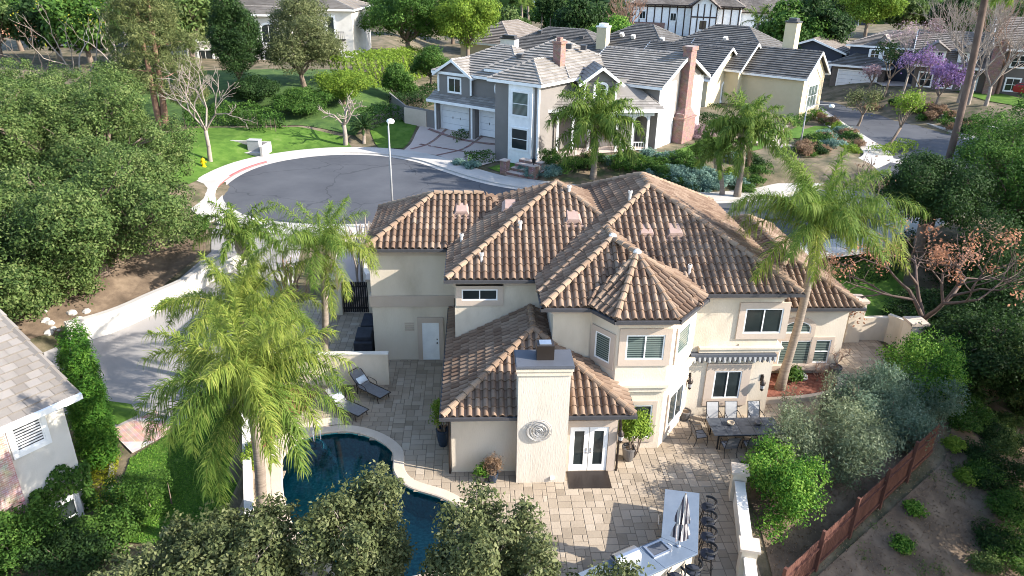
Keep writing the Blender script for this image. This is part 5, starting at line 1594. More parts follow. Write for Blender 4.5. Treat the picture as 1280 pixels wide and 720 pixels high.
for u0, u1 in zip(us[:-1], us[1:]):
    for k in range(10):
        a = math.pi * (k + .5) / 10; w_ = (u1 - u0) * Lp / 2 - .05
        p = p0 + ax * ((u0 + u1) / 2 * Lp - math.cos(a) * w_)
        f.box((p.x, p.y, zp - .55 - (1 - math.sin(a)) * .45), (w_ * .34, .12, .14), rz, ry=(a - math.pi / 2) * .75)
lbuild(f, 'porch_arcade', M['white'], GH)
f = MB()
for z in (.15, .8):
    p = (p0 + p1) / 2; f.box((p.x + ax.x * Lp * .3, p.y + ax.y * Lp * .3, z), (Lp * .33, .06, .07), rz)
for k in range(12):
    p = p0 + ax * Lp * (.65 + .3 * k / 11); f.box((p.x, p.y, .45), (.04, .04, .7), rz)
lbuild(f, 'railing', M['white'], GH)
f = MB(); p = p0 + ax * Lp * .5 - nn * 1.6; f.box((p.x, p.y, 1.2), (Lp * .75, .1, 4.2), rz); lbuild(f, 'wall', M['gwall'], GH)
f = MB(); f.prism([(14.2, -2), (p0.x + nn.x * .5, p0.y + nn.y * .5), (p1.x + nn.x * .5, p1.y + nn.y * .5), (21, 5.4), (14.2, 5.4)], -1.2, -.12); lbuild(f, 'porch_floor', M['brickpale'], GH)
# dormer
dc = p0 + ax * Lp * .47 - nn * .75
D0 = MB(); 
def dl(a, b, c): return dc + ax * a - nn * b + Vector((0, 0, c))
D0.box(tuple(dl(0, .9, 5.0)), (2.9, 1.9, 2.0), rz)
D0.face([dl(-1.45, -.05, 5.95), dl(1.45, -.05, 5.95), dl(0, -.05, 7.0)])
DM = lbuild(D0, 'dormer', M['gwall'], GH)
mb = MB()
e0 = [dl(-1.95, -.5, 5.75), dl(-1.95, 3.5, 5.75), dl(0, 3.5, 7.25), dl(0, -.5, 7.25)]
e1 = [dl(1.95, 3.5, 5.75), dl(1.95, -.5, 5.75), dl(0, -.5, 7.25), dl(0, 3.5, 7.25)]
for k, e in enumerate((e0[::1], e1)):
    tile_plane(mb, e, FLAT, .5, .33, .05, 30 + k, stagger=True, gap=.012); mb.face([(p[0], p[1], p[2] - .03) for p in e], 0, .2)
lbuild(mb, 'roof', M['shake'], DM)
f = MB()
for sg in (-1, 1):
    a, b = dl(sg * 2.0, -.52, 5.72), dl(0, -.52, 7.2); m_ = (a + b) / 2; d = b - a
    f.box(tuple(m_ - Vector((0, 0, .08))), (d.length, .1, .24), rz, ry=(-1 if sg < 0 else 1) * math.atan2(1.48, 2.0))
    f.box(tuple(dl(sg * 1.38, -.06, 5.0)), (.16, .06, 1.7), rz)
lbuild(f, 'fascia', M['white'], DM)
cw_ = dl(0, -.05, 5.05)
lwin(GH, tuple(cw_), (nn.x, nn.y), 1.0, 1.5, cols=2, rows=3, arch=True, trim=.14)
f = MB()
for sg in (-1, 1): f.box(tuple(dl(sg * .98, -.08, 4.95)), (.45, .06, 1.3), rz)
lbuild(f, 'shutter', M['gutter'], GH)
# tall gable chimney and the tall windows beside it
lbox_chimney(GH, 20.8, 21.9, 8.8, 11.5, -1.0, 2.2)
b = MB(); b.bx(20.8, 21.6, 9.55, 10.75, 2.2, 8.6); b.face([(21.9, 8.8, 2.2), (21.9, 11.5, 2.2), (21.6, 10.75, 3.2), (21.6, 9.55, 3.2)])
for x0_, x1_ in ((8.8, 9.55), (11.5, 10.75)): b.face([(20.8, x0_, 2.2), (21.9, x0_, 2.2), (21.6, x1_, 3.2), (20.8, x1_, 3.2)])
b.bx(20.72, 21.7, 9.45, 10.85, 8.25, 8.62)
lbuild(b, 'chimney', M['brick'], GH)
for y in (7.4, 12.9):
    lwin(GH, (20.81, y, 1.2), (1, 0), 1.8, 2.6, cols=2, rows=2, pane=M['blind'], trim=.3)
    lwin(GH, (20.81, y, 4.3), (1, 0), 1.8, 2.2, cols=2, rows=2, pane=M['blind'], trim=.3)
b = MB(); b.bx(20.8, 20.86, 5.4, 8.75, -.9, 5.6); b.bx(20.8, 20.86, 11.6, 14.9, -.9, 5.6); lbuild(b, 'wall_panel', M['white'], GH)
lbox_chimney(GH, 12.5, 13.3, .7, 1.5, 5.5, 8.9)
for (x, y, z) in ((11.8, 4.4, 8.3), (12.3, 6.2, 8.1), (8.0, 2.0, 7.3)):
    b = MB(); b.box((x, y, z), (.5, .5, .4), .3); b.box((x, y, z + .22), (.6, .6, .06), .3); lbuild(b, 'roof_vent', M['gutter'], GH)

# ---- yellow house on the corner -----------------------------------------
YH = thing('yellow_house', 'pale yellow house with charcoal shingle roofs and bright gable ends behind the corner lawn', 'house', (37.4, 84.5, 2.6), R(-43))
kw = dict(wall='ywall', roof='shake_dark', trim='white')
block(YH, -7.5, 0, 0, 6.6, 3.7, 'gable-x', .72, ov=.45, **kw)
block(YH, -22, -5, 2.5, 15, 4.2, 'hip', .58, ov=.5, wall='ywall', roof='shake_dark')
block(YH, -19.5, -9.2, -5.4, 4, 3.2, 'gable-x', .62, ov=.45, **kw)
block(YH, -15, -7.4, -1.2, 6, 4.0, 'gable-x', .7, ov=.45, **kw)
block(YH, -32, -18.5, 1, 12, 4.4, 'hip', .55, ov=.5, wall='ywall', roof='shake_dark')
b = lbox_chimney(YH, -5.2, -3.8, 5.2, 6.6, 2, 9.2, 'ywall', True, 'gutter')
lwin(YH, (.01, 3.3, 1.4), (1, 0), 2.9, 2.5, cols=3, rows=2, pane=M['blind'], trim=.25)
b = MB()
for k in (-1, 1): b.box((.04, 3.3 + k * .95, 4.0), (.08, 2.4, .16), 0, rx=-k * .62)
lbuild(b, 'gable_moulding', M['white'], YH)
lwin(YH, (-9.19, -.7, 1.3), (1, 0), 1.5, 2.2, cols=2, rows=2, arch=True, trim=.2, pane=M['blind'])
lwin(YH, (-13.5, -5.41, 1.2), (0, -1), .9, 1.5, cols=1)
lwin(YH, (-20.5, .99, 1.6), (0, -1), 1.0, 1.5, cols=1, pane=M['blind'])
for x, y, z in ((-16, -3.0, 5.3), (-12, 3.9, 6.9), (-21, 4, 6.2), (-27, 3.5, 6.4), (-25, 3.2, 6.3)):
    b = MB(); b.box((x, y, z), (.5, .4, .5), 0, rx=.5); lbuild(b, 'roof_vent', M['mortar'], YH)

# ---- dark roof behind the grey house ------------------------------------
PH = thing('grey_roofed_house', 'long house with dark and pale grey roof slopes and white chimneys behind the grey house', 'house', (3, 112, 2.6), R(-33))
block(PH, 0, 17, 0, 11, 3.6, 'hip', .5, wall='ywall', roof='shake_dark', z0=-2)
block(PH, -7, 2, 1, 15, 4.2, 'hip', .55, wall='ywall', roof='shake_brown', z0=-2)
lbox_chimney(PH, 15.2, 16.6, 1.2, 2.6, 2, 7.4, 'ywall', True, 'white')
lbox_chimney(PH, 1.0, 3.4, -.6, .6, 1, 5.2, 'white', True, 'gutter')
for x, y in ((8, 3), (12, 3.4), (5, 4)):
    b = MB(); b.box((x, y, 3.6 + .5 * (y + .5) + .15), (.6, .5, .45)); lbuild(b, 'roof_vent', M['gutter'], PH)
lwin(PH, (17.01, 5, 1.5), (1, 0), 2.0, 1.5, cols=2)

# ---- half timbered house -------------------------------------------------
p = G(845, 44); TH = thing('half_timbered_house', 'white and dark half timbered house with brown grey roof at the top', 'house', (p.x - 9, p.y + 3, p.z - .2), R(-22))
block(TH, 0, 22, 0, 13, 6.2, 'hip', .5, wall='white', roof='shake_brown', trim='timber', ov=.7)
block(TH, 12.5, 17.5, -2.4, 4, 6.0, 'gable-y', .7, wall='white', roof='shake_brown', trim='timber', ov=.6)
block(TH, 22, 31, 2, 12, 5.2, 'gable-x', .5, wall='white', roof='shake_brown', trim='timber', ov=.6)
b = MB()
for x in np.arange(0, 22.1, 1.55): 
    if not 12.3 < x < 17.6: b.bx(x - .12, x + .12, -.06, 0, -1, 6.0)
for x in np.arange(12.5, 17.6, 1.25): b.bx(x - .12, x + .12, -2.46, -2.4, -1, 6.6)
b.bx(0, 12.3, -.07, 0, 5.6, 5.85); b.bx(12.4, 17.6, -2.47, -2.4, 4.0, 4.25); b.bx(17.6, 22, -.07, 0, 5.6, 5.85)
for y in np.arange(2, 12.1, 1.6): b.bx(31, 31.07, y - .12, y + .12, -1, 5.2)
lbuild(b, 'timber_frame', M['timber'], TH)
b = MB(); b.bx(-.2, 7, -.9, -.02, -1.5, 2.6); lbuild(b, 'brick_base', M['brick'], TH)
lwin(TH, (2.2, -.01, 4.0), (0, -1), 1.2, 1.5, cols=2); lwin(TH, (8.6, -.01, 3.8), (0, -1), 1.2, 1.5, cols=2); lwin(TH, (15, -2.41, 2.6), (0, -1), 1.5, 1.8, cols=2)
lwin(TH, (31.01, 6, 2.6), (1, 0), 1.5, 1.8, cols=2)

# ---- navy house across the cross street -----------------------------------
p = G(1042, 107); BH = thing('navy_house', 'navy blue two storey house with white garage doors and grey hip roofs', 'house', (p.x, p.y, p.z), R(-36))
kw = dict(wall='bwall', roof='shake_brown', trim='white')
block(BH, -.6, 6.2, 0, 8, 2.9, 'hip', .45, wall='nwall', roof='shake_dark', trim='white', ov=.6, z0=-1.5)
block(BH, .8, 11.5, 2.4, 10, 5.4, 'hip', .42, ov=.5, **kw)
block(BH, -9, -.5, 5, 16, 3.9, 'gable-y', .36, ov=.6, **kw)
garage_door(BH, (2.8, -.03, 1.05), (0, -1), 4.9, 2.2)
garage_door(BH, (-4.6, 4.97, 1.3), (0, -1), 5.6, 2.5)
b = MB(); b.bx(3.4, 6.6, 1.75, 2.4, 3.4, 5.0); lbuild(b, 'bay', M['white'], BH)
lwin(BH, (4.2, 1.75, 4.35), (0, -1), 1.1, 1.2, cols=2, rows=2); lwin(BH, (5.8, 1.75, 4.35), (0, -1), 1.1, 1.2, cols=2, rows=2)
b = MB()
e = [(4.2, 1.2, 6.0), (5.8, 1.2, 6.0), (5.0, 1.2, 6.9)]
b.face([(4.2, 1.6, 6.0), (5.8, 1.6, 6.0), (5.0, 1.6, 6.9)]); b.face([(4.1, 1.5, 5.9), (5.0, 1.5, 7.0), (5.0, 4.0, 7.0), (4.1, 4.0, 5.9)]); b.face([(5.9, 1.5, 5.9), (5.9, 4.0, 5.9), (5.0, 4.0, 7.0), (5.0, 1.5, 7.0)])
lbuild(b, 'dormer', M['shake_pale'], BH)
lwin(BH, (11.51, 6, 4.0), (1, 0), 1.4, 1.4, cols=2)
# ---- brown house to its right --------------------------------------------
p = G(1155, 112); NH = thing('brown_house', 'brown house with a long grey roof and small white dormers behind the purple trees', 'house', (p.x - 4, p.y + 3, p.z - .2), R(-30))
block(NH, 3.4, 12, 0, 11, 3.2, 'gable-x', .62, wall='nwall', roof='shake_brown', ov=.6, z0=-1.5)
block(NH, 12, 23, 1, 12, 5.6, 'gable-x', .55, wall='nwall', roof='shake_brown', ov=.6, z0=-1.5)
for x in (5.4, 9.0):
    b = MB(); b.bx(x - 1.1, x + 1.1, .2, 4, 3.6, 5.0); dm = lbuild(b, 'dormer', M['white'], NH)
    mb = MB()
    for k, e in enumerate(([(x - 1.5, 4.5, 5.0), (x - 1.5, -.3, 5.0), (x, -.3, 6.0), (x, 4.5, 6.0)], [(x + 1.5, -.3, 5.0), (x + 1.5, 4.5, 5.0), (x, 4.5, 6.0), (x, -.3, 6.0)])): tile_plane(mb, e, FLAT, .5, .35, .05, k); mb.face([(q[0], q[1], q[2] - .03) for q in e])
    mb.face([(x - 1.3, -.25, 5.0), (x + 1.3, -.25, 5.0), (x, -.25, 5.95)])
    lbuild(mb, 'roof', M['shake_pale'], dm)
    lwin(NH, (x - .5, .19, 4.4), (0, -1), .7, .9, cols=2, rows=2, trim=.08); lwin(NH, (x + .5, .19, 4.4), (0, -1), .7, .9, cols=2, rows=2, trim=.08)
lbox_chimney(NH, 11.4, 12.7, -1.0, .2, -1, 6.4); lbox_chimney(NH, 4, 5.6, 5.2, 6.4, 4, 8.0)
for x in (4.8, 7.2, 9.8): lwin(NH, (x, -.01, 1.4), (0, -1), 1.5, 1.7, cols=2, rows=2)
for x in (14.5, 18.5): lwin(NH, (x, .99, 4.2), (0, -1), 1.5, 1.4, cols=2, rows=2); lwin(NH, (x, .99, 1.4), (0, -1), 1.5, 1.5, cols=2, rows=2)
lwin(NH, (23.01, 5, 4.2), (1, 0), 1.5, 1.4, cols=2)

# ---- white houses at the top left -----------------------------------------
p = G(449, 60); WH = thing('white_house', 'white two storey house with a balcony partly hidden by trees', 'house', (-17.0, 108, 4.6), R(-4))
block(WH, -26, 0, 0, 12, 7.0, 'hip', .3, wall='whitewall', roof='shake_pale', trim='white', ov=.5, z0=-4)
block(WH, -22, -8, -3.5, 1, 6.4, 'hip', .3, wall='whitewall', roof='shake_pale', trim='white', ov=.5, z0=-4)
lwin(WH, (-3.0, -.01, 4.6), (0, -1), 1.0, 2.8, cols=1, trim=.2); lwin(WH, (-6.0, -.01, 4.0), (0, -1), 1.6, 2.2, cols=2, trim=.2)
b = MB(); b.bx(-5.0, -1.0, -.9, -.02, 3.0, 3.15)
for k in range(16): b.bx(-4.95 + k * .26, -4.91 + k * .26, -.88, -.84, 3.15, 4.1)
b.bx(-5, -1, -.9, -.83, 4.1, 4.17); lbuild(b, 'balcony', M['iron'], WH)
lwin(WH, (-3.2, -.01, .6), (0, -1), 3.0, 2.4, cols=2, arch=True, trim=.2)
for x in (-19.5, -15, -10.5):
    lwin(WH, (x, -3.51, 4.0), (0, -1), 1.9, 2.4, cols=2, arch=True, trim=.2); lwin(WH, (x, -3.51, .6), (0, -1), 1.9, 2.2, cols=2, trim=.2)
W2 = thing('white_villa', 'sunlit white villa with tall windows beside the distant street at the far left', 'house', (W(186, 40, 118).x, 118, 3.0), R(-16))
block(W2, -13, 0, 0, 11, 6.4, 'hip', .4, wall='whitewall', roof='shake_pale', trim='white', ov=.7, z0=-4)
block(W2, -2, 6, 1.5, 10, 3.6, 'hip', .4, wall='whitewall', roof='shake_pale', trim='white', ov=.7, z0=-4)
for x in (-9.5, -6.2, -3): lwin(W2, (x, -.01, 3.4), (0, -1), 1.5, 2.6, cols=2, rows=2)
lwin(W2, (6.01, 5, 1.5), (1, 0), 2, 1.6)
p = G(735, 12); W3 = thing('pale_house', 'pale stucco house with a low roof at the very top centre beside cypress trees', 'house', (p.x, p.y + 4, p.z - .5), R(-20))
block(W3, -30, 14, 0, 12, 5.5, 'hip', .4, wall='ywall', roof='shake_brown', ov=.8, z0=-4, cw=1, rl=.6)
for x in (-26, -20, -14, -8, -2, 5, 10): lwin(W3, (x, -.01, 2.4), (0, -1), 2.0, 2.2, cols=2, rows=2)
garage_door(W3, (-4.9, -.04, .3), (0, -1), .1, .1)
p = G(1010, 30); W4_ = thing('veranda_house', 'low house with a white pergola veranda behind the palms at the top right', 'house', (p.x, p.y, p.z), R(-25))
block(W4_, -10, 14, 4, 15, 3.6, 'hip', .35, wall='bwall', roof='shake_brown', ov=.7, z0=-3)
b = MB(); b.bx(-6, 12, 0, 4, 3.3, 3.5)
for x in np.arange(-5.8, 12, 2.9): b.bx(x - .12, x + .12, .1, .34, -2, 3.3)
lbuild(b, 'veranda', M['white'], W4_)
for x in (-4, 2, 8): lwin(W4_, (x, 3.99, 1.6), (0, -1), 2, 1.9, cols=2)
# ---- near house, bottom left ----------------------------------------------
NB = thing('shingled_house', 'white house with pale shingle roof, louvred window and brick corner', 'house', (-14.9, 23.1, -2.0), R(53.5))
# local x runs along the eave (away), y runs up the slope (to the left)
hN = 5.55
w = MB(); w.prism([(-9, 0), (0, 0), (0, 8), (-9, 8)], -1, hN)
w.face([(0, 0, hN), (0, 8, hN), (0, 8, hN + 3.1)])
lbuild(w, 'wall', M['whitewall'], NB)
mb = MB(); PL = [(-10, -.45, hN + .02), (.4, -.45, hN + .02), (.4, 8.5, hN + .02 + .40 * 8.95), (-10, 8.5, hN + .02 + .40 * 8.95)]
tile_plane(mb, PL, FLAT, .46, .36, .05, 3, stagger=True, gap=.01); mb.face([(q[0], q[1], q[2] - .03) for q in PL], 0, .3)
rN = lbuild(mb, 'roof', M['shake_pale'], NB)
rc = MB(); ridge_caps(rc, (.36, -.45, hN + .07), (.36, 8.5, hN + .07 + .4 * 8.95), .15, .75, 4, flat=True); lbuild(rc, 'rake_tile', M['shake_pale'], rN)
f = MB(); f.bx(-10, .5, -.57, -.44, hN - .16, hN + .06); lbuild(f, 'gutter', M['white'], NB)
f = MB(); f.bx(-10, .38, -.44, 0, hN - .1, hN - .05); lbuild(f, 'soffit', M['white'], NB)
f = MB(); d = MB()
a, b_ = Vector((.42, -.5, hN - .02)), Vector((.42, 8.5, hN - .02 + .4 * 8.95))
f.face([a + Vector((0, 0, -.2)), b_ + Vector((0, 0, -.2)), b_ + Vector((0, 0, .04)), a + Vector((0, 0, .04))]); f.face([a + Vector((-.5, 0, -.2)), b_ + Vector((-.5, 0, -.2)), b_ + Vector((0, 0, -.2)), a + Vector((0, 0, -.2))])
lbuild(f, 'fascia', M['white'], NB)
def nbw(px, py):     # where a pixel's ray meets the front wall plane (local y = 0): local x and z
    d = ray(px, py); inv = MW[NB.name].inverted()
    o = inv @ Vector((0, 0, CAM_Z)); q = inv.to_3x3() @ d
    t = (0 - o.y) / q.y; r_ = o + q * t
    return r_.x, r_.z
a = nbw(16, 545); b_ = nbw(52, 535); c = nbw(33, 512); e = nbw(38, 566)
lwin(NB, ((a[0] + b_[0]) / 2, 0, (c[1] + e[1]) / 2), (0, -1), .95, 1.25, cols=1, pane=M['louvre'], trim=.16, fw=.05)
b = MB(); b.bx(-9, nbw(14, 580)[0], -.2, .0, -1, hN - .1); lbuild(b, 'brick_facing', M['brickpale'], NB)
a = nbw(75, 650)
lwin(NB, (a[0], -.12, a[1]), (0, -1), 1.25, 1.5, cols=1, rows=2, trim=.15, fw=.07)
# ================================================================== WALLS, FENCES, STREET FURNITURE
FZ = .047                                        # top of the pavers
# whitewashed retaining wall along the drive
ln = spline([G(88, 430), G(140, 415), G(190, 393), G(232, 374), G(262, 354), G(283, 342)], 4)
t = thing('retaining_wall', 'curved whitewashed retaining wall between the driveway and the dry bank', 'wall', ln[0])
mb = MB(); wall_along(mb, ln, .28, -.6, 1.15); mb.build('wall', M['whitewall'], t)
mb = MB(); wall_along(mb, ln, .36, 1.15, 1.22); mb.build('wall_cap', M['concrete'], t)
ln = spline([G(283, 341), G(297, 333), G(308, 326)], 3)
t = thing('garden_wall', 'short low white wall at the street end of the driveway behind the palms', 'wall', ln[0])
mb = MB(); wall_along(mb, ln, .35, -.5, .55); mb.build('wall', M['whitewall'], t)
mb = MB(); wall_along(mb, ln, .44, .55, .62); mb.build('wall_cap', M['whitewall'], t)
# garden wall between the pool bed and the low lawn
ln = [Vector((-8.2 - .3 * (y - 21.5), y, 0)) for y in np.arange(19.6, 31.1, 1.0)]
t = thing('boundary_wall', 'tall pale boundary wall between the pool bed and the neighbouring lawn', 'wall', (ln[0].x, ln[0].y, -1.5))
mb = MB(); wall_along(mb, ln, .22, -2.2, lambda u: .72); mb.build('wall', M['whitewall'], t)
mb = MB()
a, b = offset_line(ln, -.15), offset_line(ln, .15)
for i in range(len(ln) - 1):
    mb.box(tuple((Vector((a[i].x + b[i + 1].x, a[i].y + b[i + 1].y, 0)) / 2).xy) + (.75,), (.3, (ln[i + 1] - ln[i]).length + .005, .06), math.atan2(ln[1].y - ln[0].y, ln[1].x - ln[0].x) - math.pi / 2)
mb.build('wall_cap', M['whitewall'], t)
# low stucco wall behind the loungers
t = thing('patio_wall', 'straight cream stucco wall standing behind the sun loungers', 'wall', (-6.5, 29.4, 0))
mb = MB(); mb.bx(-9.6, -4.05, 29.36, 29.56, -.1, 1.62); mb.build('wall', M['stucco'], t)
mb = MB(); mb.bx(-9.62, -4.02, 29.33, 29.59, 1.62, 1.69); mb.build('wall_cap', M['whitewall'], t)
# side gate with two piers, wall to the street
t = thing('side_gate', 'dark side gate between two square stucco piers left of the garage wing', 'gate', (-6.3, 37.0, 0))
for x in (-7.75, -5.55):
    mb = MB(); mb.bx(x - .38, x + .38, 36.7, 37.4, 0, 2.05); p = mb.build('pier', M['stucco'], t)
    mb = MB(); mb.bx(x - .46, x + .46, 36.62, 37.48, 2.05, 2.2); mb.build('pier_cap', M['trim'], p)
    mb = MB(); mb.bx(x - .12, x + .12, 36.64, 36.71, 1.62, 1.86); mb.build('light_fitting', M['bronze'], p)
mb = MB()
for k in range(12): mb.bx(-7.36 + k * .12, -7.26 + k * .12, 37.0, 37.05, .08, 1.9)
mb.bx(-7.37, -5.93, 36.97, 37.0, .3, .4); mb.bx(-7.37, -5.93, 36.97, 37.0, 1.6, 1.7); mb.build('gate_leaf', M['iron'], t)
ln = spline([(-7.9, 37.5), (-8.2, 40), (-7.4, 43.0), (-6.0, 44.6), (-5.0, 44.9)], 4)
t = thing('curved_front_wall', 'white curved planter wall beside the front drive behind the side gate', 'wall', (-7.0, 42, 0))
ln = spline([(-6.0, 38.5), (-6.6, 40.5), (-6.5, 42.6), (-5.4, 44.3)], 5)
mb = MB(); wall_along(mb, ln, .3, -.3, 1.5); mb.build('wall', M['whitewall'], t)
# right side gate and stepped wall
t = thing('right_gate_wall', 'stepped cream wall with piers and a dark gate right of the single storey wing', 'wall', (20, 33.6, 0))
for (x, y, h, w) in ((19.55, 33.5, 2.3, .8), (22.0, 32.0, 1.75, .75)):
    mb = MB(); mb.bx(x - w / 2, x + w / 2, y - w / 2, y + w / 2, -.5, h); p = mb.build('pier', M['stucco'], t)
    mb = MB(); mb.bx(x - w / 2 - .08, x + w / 2 + .08, y - w / 2 - .08, y + w / 2 + .08, h, h + .14); mb.build('pier_cap', M['trim'], p)
mb = MB(); mb.bx(19.95, 21.6, 33.35, 33.6, -.5, 1.35); mb.build('wall', M['stucco'], t)
mb = MB(); wall_along(mb, spline([(21.5, 33.5), (21.9, 32.9), (22.0, 32.3)], 3), .25, -.5, 1.5, zf=lambda x, y: 0); mb.build('wall', M['stucco'], t)
mb = MB(); wall_along(mb, spline([(22.0, 31.7), (21.3, 30.2), (20.2, 28.6)], 4), .3, -.8, 1.15, zf=lambda x, y: 0); mb.build('wall', M['stucco'], t)
mb = MB(); wall_along(mb, spline([(22.0, 31.7), (21.3, 30.2), (20.2, 28.6)], 4), .4, 1.15, 1.25, zf=lambda x, y: 0); mb.build('wall_cap', M['trim'], t)
mb = MB()
for k in range(10): mb.bx(17.4 + k * .18, 17.5 + k * .18, 33.6, 33.65, .05, 1.9)
mb.bx(17.35, 19.15, 33.57, 33.6, 1.6, 1.7); mb.bx(17.35, 19.15, 33.57, 33.6, .3, .4); mb.build('gate_leaf', M['iron'], t)
# pale wall along the barbecue terrace
A_, B_ = Vector((9.42, 20.9, 0)), Vector((8.25, 16.2, 0))
t = thing('terrace_wall', 'low white wall with square pillars along the right edge of the paved terrace', 'wall', A_)
mb = MB(); wall_along(mb, [A_, A_.lerp(B_, .5), B_], .22, -.6, .95, zf=lambda x, y: 0); mb.build('wall', M['whitewall'], t)
mb = MB(); wall_along(mb, [A_, A_.lerp(B_, .5), B_], .36, .95, 1.03, zf=lambda x, y: 0); mb.build('wall_cap', M['whitewall'], t)
for p, s_ in ((Vector((8.55, 17.45, 0)), .62), (Vector((9.5, 21.2, 0)), .62)):
    mb = MB(); mb.box((p.x, p.y, .35), (s_ - .14, s_ - .14, 1.9), -.25); q = mb.build('pillar', M['stucco'], t)
    mb = MB(); mb.box((p.x, p.y, 1.33), (s_, s_, .1), -.25); mb.build('pillar_cap', M['coping'], q)
# brown board fence stepping down the slope
t = thing('board_fence', 'weathered brown wooden board fence stepping down the bank on the right', 'fence', (FX0, FY0, zt(FX0, FY0)))
P0, P1 = Vector((FX0 - .9, FY0 - 1.0, 0)), Vector((FX1 - .2, FY1 - .15, 0)); fd = (P1 - P0).normalized(); fl_ = (P1 - P0).length; rz = math.atan2(fd.y, fd.x)
nb_ = int(fl_ / .15); rr = random.Random(2)
np_ = 5
for s_ in range(np_):
    mb = MB()
    u0, u1 = fl_ * s_ / np_, fl_ * (s_ + 1) / np_
    base = -.45 + .09 * s_
    k = u0
    while k < u1 - .01:
        p = P0 + fd * (k + .072); mb.box((p.x, p.y, base + .36), (.14, .025, 1.52 + rr.uniform(-.03, .03)), rz + rr.uniform(-.02, .02), a=rr.random()); k += .15
    for h in (.75, -.15):
        p = P0 + fd * (u0 + u1) / 2; mb.box((p.x + fd.y * .04, p.y - fd.x * .04, base + h), (u1 - u0, .05, .09), rz)
    mb.build('board_panel', M['wood'], t)
    p = P0 + fd * u0; mb = MB(); mb.box((p.x + fd.y * .07, p.y - fd.x * .07, base + .4), (.11, .11, 2.0), rz); mb.build('post', M['wood'], t)
# grey side-yard fence of the grey house
p = G(548, 152); q = G(503, 158); r_ = G(571, 158)
t = thing('grey_side_gate', 'grey board gate and tan screen beside the double garage', 'fence', r_)
a, b, c = G(569, 157), G(546, 150), G(520, 136)
mb = MB(); wall_along(mb, [a.xy.to_3d(), b.xy.to_3d()], .15, -.3, 1.9); mb.build('fence_panel', M['gwall'], t)
mb = MB(); wall_along(mb, [Vector((-3.7, 74.0, 0)), Vector((-7.2, 76.2, 0)), Vector((-9.4, 82, 0))], .15, -.3, 1.8); mb.build('fence_panel', M['gwall'], t)
mb = MB(); wall_along(mb, [Vector((-7.3, 76.0, 0)), Vector((-5.0, 74.7, 0))], .1, -.2, 1.65); mb.build('screen_panel', M['coping'], t)
# white retaining wall on the far side of the cross street
ln = spline([(50.6, 100), (50.3, 92), (50.6, 85), (52.5, 76.5), (53.5, 71)], 4); ln = offset_line(ln, -3.0) if False else [Vector((p.x + 3.0, p.y, 0)) for p in ln]
t = thing('white_street_wall', 'long low white retaining wall below the planted bank across the street', 'wall', (ln[0].x, ln[0].y, 1.6))
mb = MB(); wall_along(mb, ln, .3, 0, 1.0, zf=lambda x, y: 1.5); mb.build('wall', M['whitewall'], t)
mb = MB(); wall_along(mb, ln, .38, 1.0, 1.08, zf=lambda x, y: 1.5); mb.build('wall_cap', M['concrete'], t)
# mossy kerb along the lawn on the left
ln = spline([G(137, 556), G(141, 580), G(138, 605), G(141, 622)], 4)
t = thing('lawn_edging', 'curved pale concrete edging along the lawn beside the shingled house', 'edging', ln[0]); mb = MB(); wall_along(mb, ln, .16, -.1, .18); mb.build('edging', M['concrete'], t)
ln = spline([(12.55, 27.5), (14.6, 27.65), (16.3, 28.15), (16.95, 28.9), (16.98, 29.9)], 4)
t = thing('bed_edging', 'low curved stone edging round the bark mulch bed below the arched window', 'edging', ln[0]); mb = MB(); wall_along(mb, ln, .22, -.1, .26, zf=lambda x, y: 0); mb.build('edging', M['coping'], t)

M['lamp'] = flat_mat('galvanised_lamp_post', (.24, .245, .25), .6, .3)
# street lamps -----------------------------------------------------------
def lamp(base, h, label, arm, ball=True):
    t = thing('street_lamp', label, 'street lamp', base, 0)
    mb = MB(); mb.tube([(0, 0, -.3), (0, 0, .6)], .14, 12); mb.tube([(0, 0, .6), (0, 0, h * .5), (0, 0, h)], [.085, .07, .05], 10); lbuild(mb, 'pole', M['lamp'], t, smooth=True)
    a = Vector(arm)
    mb = MB(); mb.tube([(0, 0, h - .06), a * .3 + Vector((0, 0, h + .25)), a * .8 + Vector((0, 0, h + .3)), a + Vector((0, 0, h + .25))], .035, 8); lbuild(mb, 'arm', M['concrete'], t)
    mb = MB(); c = a + Vector((0, 0, h + .2)); mb.lathe(tuple(c), [(.05, -.16), (.2, -.12), (.26, 0), (.2, .12), (.06, .16)], 12); lbuild(mb, 'lamp_head', M['white'], t, smooth=True)
b = Vector((-5.45, 46.0, 1.62)); lamp(b, W(503, 156, 46.0).z - 1.7, 'pale street lamp rising behind the roof in front of the cul-de-sac', (.1, .45, 0))
b = G(997, 200, 1.7); lamp(b, W(1007, 134, b.y).z - 1.7, 'pale street lamp standing by the garden steps of the corner lot', (2.0, -.5, 0))
for (px, py, Y) in ((1108, 40, 108), (835, 12, 150)):
    pass
